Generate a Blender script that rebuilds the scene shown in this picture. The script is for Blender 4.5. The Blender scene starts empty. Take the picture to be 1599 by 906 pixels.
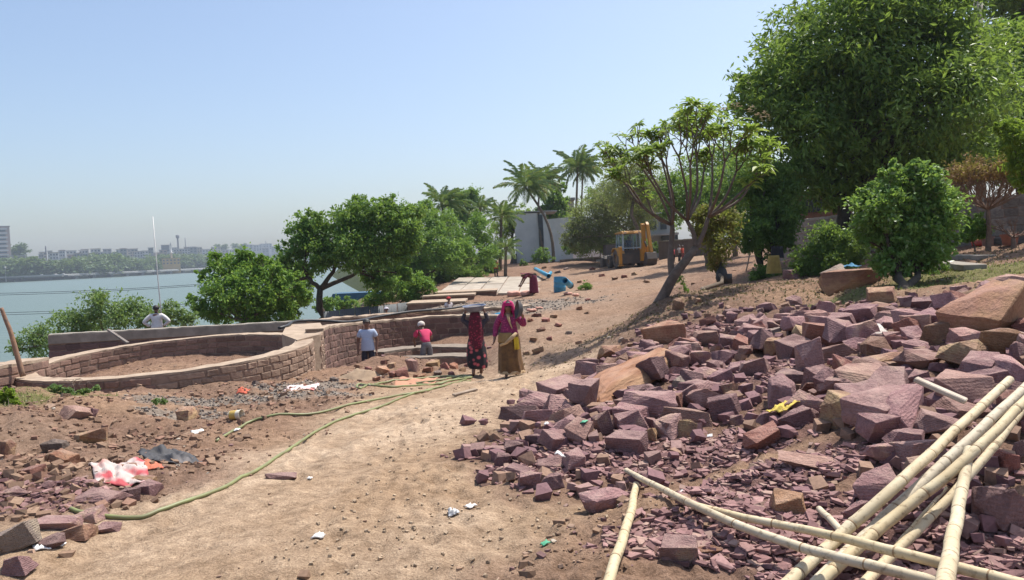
import bpy, bmesh, math, random
import numpy as np
from mathutils import Vector, Matrix, Euler
R_ = math.radians
SC = bpy.context.scene
COL = SC.collection
random.seed(7)
RNG = np.random.default_rng(7)

# ------------------------------------------------------------------ camera
CAM_Z = 1.6
PITCH, ROLL, FPX = R_(2.67), R_(2.5), 1200.0
_f = np.array([0, math.cos(PITCH), -math.sin(PITCH)])
_u = np.array([0, math.sin(PITCH), math.cos(PITCH)])
_x = np.array([1.0, 0, 0])
_r = math.cos(ROLL)*_x - math.sin(ROLL)*_u
_u = math.sin(ROLL)*_x + math.cos(ROLL)*_u
CAM = np.array([0, 0, CAM_Z])
cd = bpy.data.cameras.new('camera')
cam = bpy.data.objects.new('camera', cd)
COL.objects.link(cam)
cd.sensor_width = 36.0
cd.lens = 36.0*FPX/1599.0
cd.clip_start = 0.1
cd.clip_end = 6000
M4 = Matrix(((_r[0], _u[0], -_f[0], 0), (_r[1], _u[1], -_f[1], 0), (_r[2], _u[2], -_f[2], CAM_Z), (0, 0, 0, 1)))
cam.matrix_world = M4
SC.camera = cam

# ------------------------------------------------------------------ light
SUN_EL, SUN_AZ = R_(64), R_(48)          # azimuth measured from +Y towards +X
w = bpy.data.worlds.new('World')
SC.world = w
w.use_nodes = True
nt = w.node_tree
bg = nt.nodes['Background']
sky = nt.nodes.new('ShaderNodeTexSky')
sky.sky_type = 'NISHITA'
sky.sun_disc = False
sky.sun_elevation = SUN_EL
sky.sun_rotation = SUN_AZ
sky.altitude = 100
sky.air_density = 1.0
sky.dust_density = 2.8
sky.ozone_density = 2.2
nt.links.new(sky.outputs[0], bg.inputs[0])
bg.inputs[1].default_value = 0.122
sd = bpy.data.lights.new('sun', 'SUN')
sun = bpy.data.objects.new('sun', sd)
COL.objects.link(sun)
sd.energy = 4.0
sd.angle = R_(0.55)
sd.color = (1.0, 0.95, 0.87)
sun.location = (30, 30, 60)
sdir = Vector((math.sin(SUN_AZ)*math.cos(SUN_EL), math.cos(SUN_AZ)*math.cos(SUN_EL), math.sin(SUN_EL)))
sun.rotation_euler = sdir.to_track_quat('Z', 'Y').to_euler()
SC.view_settings.view_transform = 'Standard'
SC.view_settings.look = 'None'
SC.view_settings.exposure = 0.63
SC.view_settings.gamma = 1.0
SC.view_settings.use_curve_mapping = False

# ------------------------------------------------------------------ helpers
def ray(px, py):
    return _f + (px-799.5)/FPX*_r + (453-py)/FPX*_u
def at(px, py, d):
    """point seen at a place of the photograph, d metres in front of the camera"""
    return CAM + ray(px, py)*d
def drop(z):
    return CAM_Z + z

def tag(o, label=None, cat=None, group=None, kind=None):
    if label: o['label'] = label
    if cat: o['category'] = cat
    if group: o['group'] = group
    if kind: o['kind'] = kind
    return o
def empty(name, loc, rz=0, label=None, cat=None, group=None):
    o = bpy.data.objects.new(name, None)
    COL.objects.link(o)
    o.location = loc
    o.rotation_euler = (0, 0, rz)
    o.empty_display_size = 0.2
    return tag(o, label, cat, group)
def link(name, me, parent=None, mat=None):
    o = bpy.data.objects.new(name, me)
    COL.objects.link(o)
    if parent is not None: o.parent = parent
    if mat is not None and me is not None and not me.materials: me.materials.append(mat)
    return o
def npmesh(name, V, Fq, mat=None, parent=None, smooth=False, col=None, mats=None, midx=None):
    """mesh from numpy verts and an int array of quads or triangles (or a list of such arrays)"""
    V = np.asarray(V, dtype=np.float32)
    Fl = Fq if isinstance(Fq, list) else [Fq]
    Fl = [np.asarray(f, dtype=np.int32) for f in Fl if len(f)]
    me = bpy.data.meshes.new(name)
    me.vertices.add(len(V))
    me.vertices.foreach_set('co', V.ravel())
    nl = sum(f.size for f in Fl)
    nf = sum(len(f) for f in Fl)
    me.loops.add(nl)
    me.polygons.add(nf)
    me.loops.foreach_set('vertex_index', np.concatenate([f.ravel() for f in Fl]))
    tot = np.concatenate([np.full(len(f), f.shape[1], np.int32) for f in Fl])
    st = np.concatenate([[0], np.cumsum(tot)[:-1]]).astype(np.int32)
    me.polygons.foreach_set('loop_start', st)
    me.polygons.foreach_set('use_smooth', np.full(nf, bool(smooth)))
    me.update(calc_edges=True)
    if col is not None:
        a = me.color_attributes.new('tint', 'FLOAT_COLOR', 'POINT')
        c = np.ones((len(V), 4), np.float32)
        col = np.asarray(col)
        c[:, :col.shape[1]] = col
        a.data.foreach_set('color', c.ravel())
    for m in (mats or ([mat] if mat else [])): me.materials.append(m)
    if midx is not None: me.polygons.foreach_set('material_index', np.asarray(midx, np.int32))
    return link(name, me, parent)
def pymesh(name, V, Fs, mat=None, parent=None, smooth=False):
    me = bpy.data.meshes.new(name)
    me.from_pydata([tuple(v) for v in V], [], Fs)
    me.update()
    if smooth: me.polygons.foreach_set('use_smooth', np.ones(len(me.polygons), bool))
    return link(name, me, parent, mat)

class MB:
    """collects simple shapes into one mesh"""
    def __init__(s): s.V = []; s.F = []
    def add(s, V, Fs):
        n = len(s.V)
        s.V += [tuple(v) for v in V]
        s.F += [tuple(i+n for i in f) for f in Fs]
        return s
    def box(s, c, size, rz=0, ry=0, rx=0, taper=1.0):
        m = Euler((rx, ry, rz)).to_matrix()
        V = []
        for z in (-.5, .5):
            for x, y in ((-.5, -.5), (.5, -.5), (.5, .5), (-.5, .5)):
                k = taper if z > 0 else 1
                V.append(Vector(c)+m @ Vector((x*size[0]*k, y*size[1]*k, z*size[2])))
        return s.add(V, [(3, 2, 1, 0), (4, 5, 6, 7), (0, 1, 5, 4), (1, 2, 6, 5), (2, 3, 7, 6), (3, 0, 4, 7)])
    def bar(s, a, b, w_, h_=None, up=(0, 0, 1)):
        a = Vector(a); b = Vector(b); h_ = h_ or w_
        d = (b-a).normalized(); u = Vector(up)
        if abs(d.dot(u)) > .98: u = Vector((1, 0, 0))
        sx = d.cross(u).normalized(); u = sx.cross(d)
        V = [p+sx*i*w_/2+u*j*h_/2 for p in (a, b) for i, j in ((-1, -1), (1, -1), (1, 1), (-1, 1))]
        return s.add(V, [(0, 1, 2, 3), (7, 6, 5, 4), (0, 4, 5, 1), (1, 5, 6, 2), (2, 6, 7, 3), (3, 7, 4, 0)])
    def tube(s, pts, rad, n=8, cap=True):
        V, Fs = tube(pts, rad, n, cap)
        return s.add(V, Fs)
    def prism(s, poly, axis, a, b):
        """polygon (2-D) swept along an axis; poly in the other two axes (order x,y,z)"""
        n = len(poly); V = []
        for t in (a, b):
            for p in poly:
                v = list(p); v.insert(axis, t); V.append(v)
        Fs = [tuple(range(n))[::-1], tuple(range(n, 2*n))]
        Fs += [(i, (i+1) % n, n+(i+1) % n, n+i) for i in range(n)]
        return s.add(V, Fs)
    def lathe(s, prof, c=(0, 0, 0), n=20):
        V = []; Fs = []
        for r, z in prof:
            for k in range(n):
                t = 2*math.pi*k/n
                V.append((c[0]+r*math.cos(t), c[1]+r*math.sin(t), c[2]+z))
        for i in range(len(prof)-1):
            for k in range(n):
                Fs.append((i*n+k, i*n+(k+1) % n, (i+1)*n+(k+1) % n, (i+1)*n+k))
        return s.add(V, Fs)
    def build(s, name, mat, parent=None, smooth=False, bevel=0):
        o = pymesh(name, s.V, s.F, mat, parent, smooth)
        if bevel:
            bm = bmesh.new(); bm.from_mesh(o.data)
            bmesh.ops.recalc_face_normals(bm, faces=bm.faces)
            bmesh.ops.bevel(bm, geom=bm.edges[:], offset=bevel, segments=1, affect='EDGES', profile=.5)
            bm.to_mesh(o.data); bm.free()
        else:
            bm = bmesh.new(); bm.from_mesh(o.data)
            bmesh.ops.recalc_face_normals(bm, faces=bm.faces)
            bm.to_mesh(o.data); bm.free()
        return o

def tube(pts, rad, n=8, cap=True):
    pts = [Vector(p) for p in pts]
    if not hasattr(rad, '__len__'): rad = [rad]*len(pts)
    V = []; Fs = []
    u = None
    for i, p in enumerate(pts):
        d = (pts[min(i+1, len(pts)-1)]-pts[max(i-1, 0)])
        d = d.normalized() if d.length > 1e-9 else Vector((0, 0, 1))
        if u is None:
            u = d.cross(Vector((0.31, 0.2, 1))) if abs(d.z) < .9 else d.cross(Vector((1, .2, 0)))
        u = (u-d*u.dot(d)).normalized(); v = d.cross(u)
        for k in range(n):
            t = 2*math.pi*k/n
            V.append(p+(u*math.cos(t)+v*math.sin(t))*rad[i])
    for i in range(len(pts)-1):
        for k in range(n):
            Fs.append((i*n+k, i*n+(k+1) % n, (i+1)*n+(k+1) % n, (i+1)*n+k))
    if cap:
        Fs.append(tuple(range(n))[::-1]); b = (len(pts)-1)*n
        Fs.append(tuple(range(b, b+n)))
    return V, Fs
def smooth_path(pts, k=6):
    """Catmull-Rom through the points"""
    P = [np.asarray(p, float) for p in pts]
    P = [2*P[0]-P[1]]+P+[2*P[-1]-P[-2]]
    out = []
    for i in range(1, len(P)-2):
        for j in range(k):
            t = j/k
            a, b, c, d = P[i-1:i+3]
            out.append(.5*((2*b)+(c-a)*t+(2*a-5*b+4*c-d)*t*t+(3*b-a-3*c+d)*t**3))
    out.append(P[-2])
    return out

# value noise in numpy
def _h(ix, iy, s):
    n = (ix.astype(np.int64)*374761393+iy.astype(np.int64)*668265263+s*982451653) & 0x7fffffff
    n = ((n ^ (n >> 13))*1274126177) & 0x7fffffff
    return ((n ^ (n >> 16)) & 0xffff)/65535.0
def vnoise(x, y, s=0):
    ix = np.floor(x); iy = np.floor(y); fx = x-ix; fy = y-iy
    fx = fx*fx*(3-2*fx); fy = fy*fy*(3-2*fy)
    a = _h(ix, iy, s); b = _h(ix+1, iy, s); c = _h(ix, iy+1, s); d = _h(ix+1, iy+1, s)
    return (a*(1-fx)+b*fx)*(1-fy)+(c*(1-fx)+d*fx)*fy
def fbm(x, y, s=0, o=4):
    v = 0; a = .5
    for k in range(o):
        v = v+a*(vnoise(x*2**k+17.3*k, y*2**k-9.1*k, s+k)-.5); a *= .5
    return v
def sstep(x, a, b):
    t = np.clip((x-a)/(b-a), 0, 1)
    return t*t*(3-2*t)

# ------------------------------------------------------------------ materials
def newmat(name):
    m = bpy.data.materials.new(name); m.use_nodes = True
    return m, m.node_tree.nodes, m.node_tree.links, m.node_tree.nodes['Principled BSDF']
def nd(N, t, **kw):
    n = N.new(t)
    for k, v in kw.items():
        if k in n.inputs.keys() if isinstance(k, str) else False: n.inputs[k].default_value = v
        else: setattr(n, k, v)
    return n
def c4(c): return (c[0], c[1], c[2], 1)
def noise_node(N, L, scale, detail=5, rough=.6, coord='Object'):
    tc = N.new('ShaderNodeTexCoord'); n = N.new('ShaderNodeTexNoise')
    n.inputs['Scale'].default_value = scale; n.inputs['Detail'].default_value = detail
    n.inputs['Roughness'].default_value = rough
    L.new(tc.outputs[coord], n.inputs['Vector'])
    return n
def ramp(N, L, src, stops):
    r = N.new('ShaderNodeValToRGB')
    e = r.color_ramp.elements
    while len(e) < len(stops): e.new(.5)
    for i, (p, c) in enumerate(stops): e[i].position = p; e[i].color = c4(c) if len(c) == 3 else c
    L.new(src, r.inputs[0])
    return r
def mix(N, L, fac, a, b, mode='MIX'):
    m = N.new('ShaderNodeMix'); m.data_type = 'RGBA'; m.blend_type = mode
    for i, s in ((0, fac), (6, a), (7, b)):
        if hasattr(s, 'links'): L.new(s, m.inputs[i])
        elif isinstance(s, (int, float)): m.inputs[i].default_value = s
        else: m.inputs[i].default_value = c4(s)
    return m.outputs[2]
def bump(N, L, b, h, strength=.4, dist=.02):
    n = N.new('ShaderNodeBump'); n.inputs['Strength'].default_value = strength; n.inputs['Distance'].default_value = dist
    L.new(h, n.inputs['Height']); L.new(n.outputs[0], b.inputs['Normal'])
def plain(name, c1, c2=None, scale=6, rough=.85, bs=.25, bd=.01, metal=0, detail=5, c3=None, vary=0, coord='Object'):
    """two or three tones broken up by noise, a bump, and optional change from object to object"""
    m, N, L, b = newmat(name)
    c2 = c2 or tuple(x*.7 for x in c1)
    n = noise_node(N, L, scale, detail, coord=coord)
    st = [(.3, c2), (.66, c1)] + ([(.8, c3)] if c3 else [])
    out = ramp(N, L, n.outputs[0], st).outputs[0]
    if vary:
        oi = N.new('ShaderNodeObjectInfo')
        hs = N.new('ShaderNodeHueSaturation')
        mr = N.new('ShaderNodeMapRange'); mr.inputs[3].default_value = 1-vary; mr.inputs[4].default_value = 1+vary
        L.new(oi.outputs['Random'], mr.inputs[0]); L.new(mr.outputs[0], hs.inputs['Value'])
        L.new(out, hs.inputs['Color']); out = hs.outputs[0]
    L.new(out, b.inputs['Base Color'])
    b.inputs['Roughness'].default_value = rough; b.inputs['Metallic'].default_value = metal
    if bs:
        n2 = noise_node(N, L, scale*4, 6, coord=coord)
        bump(N, L, b, n2.outputs[0], bs, bd)
    return m
def leafmat(name, c1, c2, trans=.35, rough=.5, dry=None):
    """leaf colour from the per-leaf tint, part of the light passing through"""
    m, N, L, b = newmat(name)
    at_ = N.new('ShaderNodeAttribute'); at_.attribute_name = 'tint'
    sep = N.new('ShaderNodeSeparateColor'); L.new(at_.outputs['Color'], sep.inputs[0])
    col = mix(N, L, sep.outputs[0], c1, c2)
    if dry: 
        mth = N.new('ShaderNodeMath'); mth.operation = 'GREATER_THAN'; mth.inputs[1].default_value = .93
        L.new(sep.outputs[1], mth.inputs[0]); col = mix(N, L, mth.outputs[0], col, dry)
    L.new(col, b.inputs['Base Color']); b.inputs['Roughness'].default_value = rough
    b.inputs['Specular IOR Level'].default_value = .35
    tr = N.new('ShaderNodeBsdfTranslucent')
    tcol = mix(N, L, .6, col, (.30, .42, .06))
    L.new(tcol, tr.inputs[0])
    ms = N.new('ShaderNodeMixShader'); ms.inputs[0].default_value = trans
    L.new(b.outputs[0], ms.inputs[1]); L.new(tr.outputs[0], ms.inputs[2])
    L.new(ms.outputs[0], N['Material Output'].inputs[0])
    return m
M = {}

# ------------------------------------------------------------------ terrain
WATER_Z = CAM_Z-5.6
# places of the photograph with the distance at which the ground lies there
GP = [(800,906,3.9),(0,906,4.3),(1599,906,3.6),(400,906,4.05),(1200,906,3.75),
 (600,750,6.0),(650,650,9.6),(700,600,13.6),(797,592,15.8),(860,545,20),(900,505,27),(930,450,42),(960,425,52),(1000,417,58),(900,408,72),
 (1060,402,62),(1030,470,18),(955,520,17.5),(990,505,16),(1010,560,11.8),(900,600,10.8),(820,650,8.6),(760,700,7.0),(850,780,5.3),
 (1100,482,15.5),(1250,482,14),(1350,472,13),(1480,464,11.6),(1599,462,10.5),(1599,600,6.2),(1400,650,6.0),(1200,600,8.6),(1200,750,5.1),(1200,525,12),(1450,540,8.6),
 (1420,448,14.5),(1540,392,20),(1599,385,19),(1330,440,18),(1250,402,28),(1120,455,20.5),(1150,425,28),(1450,420,17.5),(1590,410,15),
 (1000,700,6.6),(1060,640,8.2),(1500,720,4.8),(1300,560,9.6),
 (30,620,12.2),(100,680,8.9),(0,750,6.3),(0,640,10.2),(200,625,12.4),(300,618,13.0),(430,603,14.2),(500,590,15.8),(520,600,14.6),(560,588,16.2),(620,582,16.6),(660,585,16.6),(720,582,17.2),(530,578,17.6),(562,567,18.6),(605,559,19.3),(650,566,19.1),(695,572,18.9),(730,578,18.6),
 (300,680,9.4),(250,760,6.3),(450,650,10.3),(380,630,11.8),
 (870,500,27),(835,522,21),(805,545,19),(880,525,22),(760,488,33),(640,500,30),(690,465,45),(830,462,45),(720,434,64),(840,432,62),(880,452,43),(780,470,40),(930,410,75),(1040,410,66),(700,480,38),
 (1100,440,38),(1180,428,33)]
XYZ = [tuple(at(*g)) for g in GP]
# ground that the photograph hides: the pit behind the spoil, the bank to the lake, the far garden
XYZ += [(-4.6,20.2,-1.75),(-3.3,21.5,-1.8),(-1.7,22,-1.7),(-2.5,20.3,-1.65),(-8.5,22.5,-1.5),(-14,21,-1.6),(-12,26,-1.7),(-6,26.5,-1.4),(-10,29,-2.2),(-17,17,-1.6),(-15,13,-.9),
 (-5,32,-1.5),(-6,45,-1.6),(-7,60,-.9),(0,85,.5),(-10,85,-.6),(12,85,.8),(30,70,1.4),(24,45,1.6),(20,30,1.5),(14,24,1.45),(30,20,1.9),(15,5,.9),(8,2,.5),(-8,2,.1),(-14,7,-.4),(0,-6,.1),(25,-10,1.2),(-18,-5,-.4),(60,60,2.2),(60,0,2.2),(0,110,.8),(40,110,1.8)]
XYZ = np.array(XYZ)
_c2 = 1.0
def _phi(d2): return np.sqrt(d2+_c2)
_A = _phi(((XYZ[:, None, :2]-XYZ[None, :, :2])**2).sum(-1))
_A += -.02*np.eye(len(XYZ))
_n = len(XYZ)
_B = np.zeros((_n+1, _n+1)); _B[:_n, :_n] = _A; _B[_n, :_n] = 1; _B[:_n, _n] = 1
_W = np.linalg.solve(_B, np.concatenate([XYZ[:, 2], [0]]))

RC, RR = (-7.58, 17.0), 2.62                # the round tank: centre, inner radius
RT = .40                                     # wall thickness
def ring_top(x, y): return CAM_Z-2.272+.027*x+.038*y
def shore_x(y): return np.interp(y, [-200, -50, 0, 14, 20, 28, 35, 50, 70, 110, 300, 1600], [-90, -45, -34, -26, -22, -19, -16, -14.5, -17, -20, -70, -300])

HEAP = np.array([tuple(at(x, y, d)[:2]) for x, y, d in ((752,705,6.9),(820,640,8.8),(905,590,11),(1000,515,15),(1080,490,15),(1250,478,14),(1360,468,12.8),(1480,448,11.6),(1680,430,10.4),(1700,640,5.6),(1640,780,4.3),(1560,860,3.9),(1500,760,4.6),(1330,800,4.6),(1300,720,5.4),(1120,700,6.2),(960,760,5.4),(830,778,5.4))])
def poly_sd(x, y, poly):
    """signed distance to a polygon, positive inside"""
    x = np.asarray(x, float); y = np.asarray(y, float)
    d = np.full(x.shape, 1e9); ins = np.zeros(x.shape, bool)
    n = len(poly)
    for i in range(n):
        ax, ay = poly[i]; bx, by = poly[(i+1) % n]
        ex, ey = bx-ax, by-ay
        t = np.clip(((x-ax)*ex+(y-ay)*ey)/(ex*ex+ey*ey), 0, 1)
        d = np.minimum(d, np.hypot(x-ax-t*ex, y-ay-t*ey))
        c = ((ay > y) != (by > y)) & (x < (bx-ax)*(y-ay)/((by-ay) if by != ay else 1e-9)+ax)
        ins ^= c
    return np.where(ins, d, -d)

def H0(x, y):
    """smooth lie of the land"""
    x = np.asarray(x, float); y = np.asarray(y, float)
    sh = x.shape; xf = x.ravel(); yf = y.ravel(); out = np.empty(xf.shape)
    for i in range(0, len(xf), 20000):
        a = xf[i:i+20000]; b = yf[i:i+20000]
        d2 = (a[:, None]-XYZ[None, :, 0])**2+(b[:, None]-XYZ[None, :, 1])**2
        out[i:i+20000] = _phi(d2)@_W[:_n]+_W[_n]
    z = out.reshape(sh)
    r = np.hypot(x, y)
    z = np.where(r > 100, z*0+np.clip(z, -1.0, 2.2), z)
    s = x-shore_x(y)
    k = sstep(s, -3.5, 5)
    z = z*k+(WATER_Z-2.5)*(1-k)
    # spoil on both sides of the walls: inside the round tank
    rr = np.hypot(x-RC[0], y-RC[1])
    zi = ring_top(x, y)-.52+.26*np.exp(-((x-RC[0]-.5)**2+(y-RC[1]+.9)**2)/2.2)
    z = np.where(rr < RR+.2, zi, z)
    return z
def H(x, y):
    """ground with its clods, ruts and humps"""
    x = np.asarray(x, float); y = np.asarray(y, float)
    z = H0(x, y)
    r = np.hypot(x, y)
    near = 1-sstep(r, 60, 110)
    m = masks(x, y)
    bank = sstep(-x, 1.6, 3.2)*(1-sstep(y, 12.5, 14.5))*sstep(y, 3.5, 5)*m['rough']
    z = z+bank*(.16*fbm(x*1.7, y*1.7, 91, 4)+.07*np.abs(fbm(x*5, y*5, 93, 3)))
    amp = .03+.20*m['rough']*(1-.5*m['heap'])
    z = z+near*(amp*fbm(x*.9, y*.9, 3, 5)*1.6+(.012+.085*m['rough'])*np.abs(fbm(x*4.5, y*4.5, 11, 4))*1.7+.03*m['rough']*fbm(x*14, y*14, 15, 3))
    # wheel ruts and trodden dust on the track
    z = z+near*m['sand']*.018*np.sin((x+.25*y)*5.5+3*fbm(x*.5,y*.5,71,2))*(.3+fbm(x*.7,y*.7,73,2))
    z = z+near*m['sand']*(.06*fbm(x*1.3, y*.45, 21, 3)+.035*fbm(x*3.5, y*3.5, 23, 3)+.022*fbm(x*11, y*11, 29, 3))
    # broken wheel ruts and footprints in the dust
    lat = np.full(x.shape, 9.0); bd = np.full(x.shape, 1e9)
    for i in range(5):
        a = TRACK[i]; e = TRACK[i+1]-a; L2 = e@e
        t = np.clip(((x-a[0])*e[0]+(y-a[1])*e[1])/L2, 0, 1); q = np.hypot(x-a[0]-t*e[0], y-a[1]-t*e[1])
        sg = np.sign((x-a[0])*e[1]-(y-a[1])*e[0]); k_ = q < bd
        lat = np.where(k_, q*sg, lat); bd = np.where(k_, q, bd)
    wob = .25*fbm(x*.4, y*.4, 75, 2)
    for o_, dp in ((-.95, .035), (.75, .045), (-.35, .02), (1.2, .025)):
        u_ = (lat-o_-wob)/.13
        z = z-near*m['sand']*dp*np.exp(-u_*u_)*np.clip(.55+2.2*fbm(x*.5+o_*3, y*.5, 77, 3), 0, 1.2)*(1+.35*np.sin(y*38+x*9))
        z = z+near*m['sand']*dp*.45*np.exp(-((np.abs(u_)-1.9)/.7)**2)*np.clip(.5+2.2*fbm(x*.9, y*.9, 78, 3), 0, 1.2)
    for fx, fy, fa in FEET:
        k_ = (np.abs(x-fx) < .4) & (np.abs(y-fy) < .4)
        if k_.any():
            dx = x[k_]-fx; dy = y[k_]-fy; u_ = (dx*math.cos(fa)+dy*math.sin(fa))/.13; v_ = (-dx*math.sin(fa)+dy*math.cos(fa))/.055
            r2 = u_*u_+v_*v_; z[k_] += -.022*np.exp(-r2*1.2)+.010*np.exp(-(np.sqrt(r2)-1.7)**2*3)
    z = z+.16*sstep(poly_sd(x, y, HEAP), -.3, 1.2)
    return z
# the trodden track, by places on the ground
TRACK = np.array([(-3.4,-4),(-2.0,3.5),(-.95,6.0),(-.8,9.5),(-.4,13.5),(.55,16.5),(1.5,20.5),(2.6,28),(4.8,42),(7,52),(11,62)])
TRW = np.array([2.6,1.9,1.7,1.9,1.7,1.6,1.7,2.2,4.5,6,7])
_fr = np.random.default_rng(31)
FEET = []
for _k in range(26):
    _x, _y, _a = _fr.uniform(-2.6, .6), _fr.uniform(3.6, 11), math.pi/2+_fr.normal(0, .35)
    for _j in range(7): FEET.append((_x+.36*_j*math.cos(_a)+.09*(-1)**_j*math.sin(_a), _y+.36*_j*math.sin(_a)-.09*(-1)**_j*math.cos(_a), _a+_fr.normal(0, .15)))
def masks(x, y):
    x = np.asarray(x, float); y = np.asarray(y, float)
    best = np.full(x.shape, 1e9)
    for i in range(len(TRACK)-1):
        a = TRACK[i]; b = TRACK[i+1]; e = b-a
        t = np.clip(((x-a[0])*e[0]+(y-a[1])*e[1])/(e@e), 0, 1)
        wd = TRW[i]*(1-t)+TRW[i+1]*t
        best = np.minimum(best, np.hypot(x-a[0]-t*e[0], y-a[1]-t*e[1])/wd)
    nz = fbm(x*.8, y*.8, 41, 4)
    sand = 1-sstep(best+nz*.7, .75, 1.25)
    heap = sstep(poly_sd(x, y, HEAP)+fbm(x*1.2, y*1.2, 45, 3)*1.2, -.5, .3)
    shard = 0
    for (sx, sy, sr, st) in SHARDS: shard = np.maximum(shard, 1-sstep(np.hypot((x-sx)/sr, (y-sy)/st)+fbm(x*1.5, y*1.5, 47, 3)*.9, .6, 1.1))
    grav = 0
    for (sx, sy, sr, st) in GRAVEL: grav = np.maximum(grav, 1-sstep(np.hypot((x-sx)/sr, (y-sy)/st)+fbm(x*1.5, y*1.5, 57, 3)*.8, .6, 1.1))
    grass = 0
    for (sx, sy, sr, st) in GRASS: grass = np.maximum(grass, 1-sstep(np.hypot((x-sx)/sr, (y-sy)/st)+fbm(x*1.1, y*1.1, 51, 3)*.9, .55, 1.1))
    sand = sand*(1-.72*sstep(np.hypot(x, y)+nz*8, 11.5, 18))
    return dict(sand=sand*(1-heap), heap=heap, shard=shard, grav=grav, grass=grass, rough=np.clip(1-sand, 0, 1)*(1-.35*sstep(y, 16, 24)))
def g0(px, py, d): return at(px, py, d)[:2]
SHARDS = [(*g0(880,745,6),.9,.55),(*g0(1060,725,6.0),1.2,.55),(*g0(1180,770,5),1.0,.5),(*g0(1250,850,4.2),1.0,.5),(*g0(1180,605,8.8),.7,.8),(*g0(1080,540,12.5),1.3,1.0),(*g0(1450,880,3.8),.9,.5),
 (*g0(50,785,5.8),.75,.45),(*g0(1560,860,3.8),.7,.6)]
GRAVEL = [(*g0(390,625,12.3),1.9,.7),(*g0(470,612,13.6),1.2,.7),(*g0(300,650,10.8),.8,.5),(*g0(760,490,33),5,4),(*g0(720,478,37),4,3)]
GRASS = [(*g0(1540,425,14),2.2,1.7),(*g0(1480,432,15),1.6,1.6),(*g0(1400,455,14),1.1,.8),(*g0(1330,462,14),1.2,.5),(*g0(10,620,11),.9,.8),(*g0(110,610,12.3),.9,.35),(-14,60,6,14),(-6,75,6,9),(*g0(1250,420,24),2,2)]
def ground(px, py, h=0.0, dmax=200):
    """where the line of sight through a place of the photograph meets the ground raised by h"""
    d = np.geomspace(2.2, dmax, 700)
    p = CAM[None]+ray(px, py)[None]*d[:, None]
    below = p[:, 2] < HF(p[:, 0], p[:, 1])+h
    i = int(np.argmax(below)) if below.any() else len(d)-1
    a, b = d[max(i-1, 0)], d[i]
    for _ in range(14):
        m_ = .5*(a+b); q = CAM+ray(px, py)*m_
        if q[2] < gz(q[0], q[1])+h: b = m_
        else: a = m_
    return Vector(CAM+ray(px, py)*.5*(a+b))
def px_at(p):
    """picture scale (photograph pixels per metre) at a point"""
    return FPX/max(.5, float((np.asarray(p)-CAM)@_f))

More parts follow.
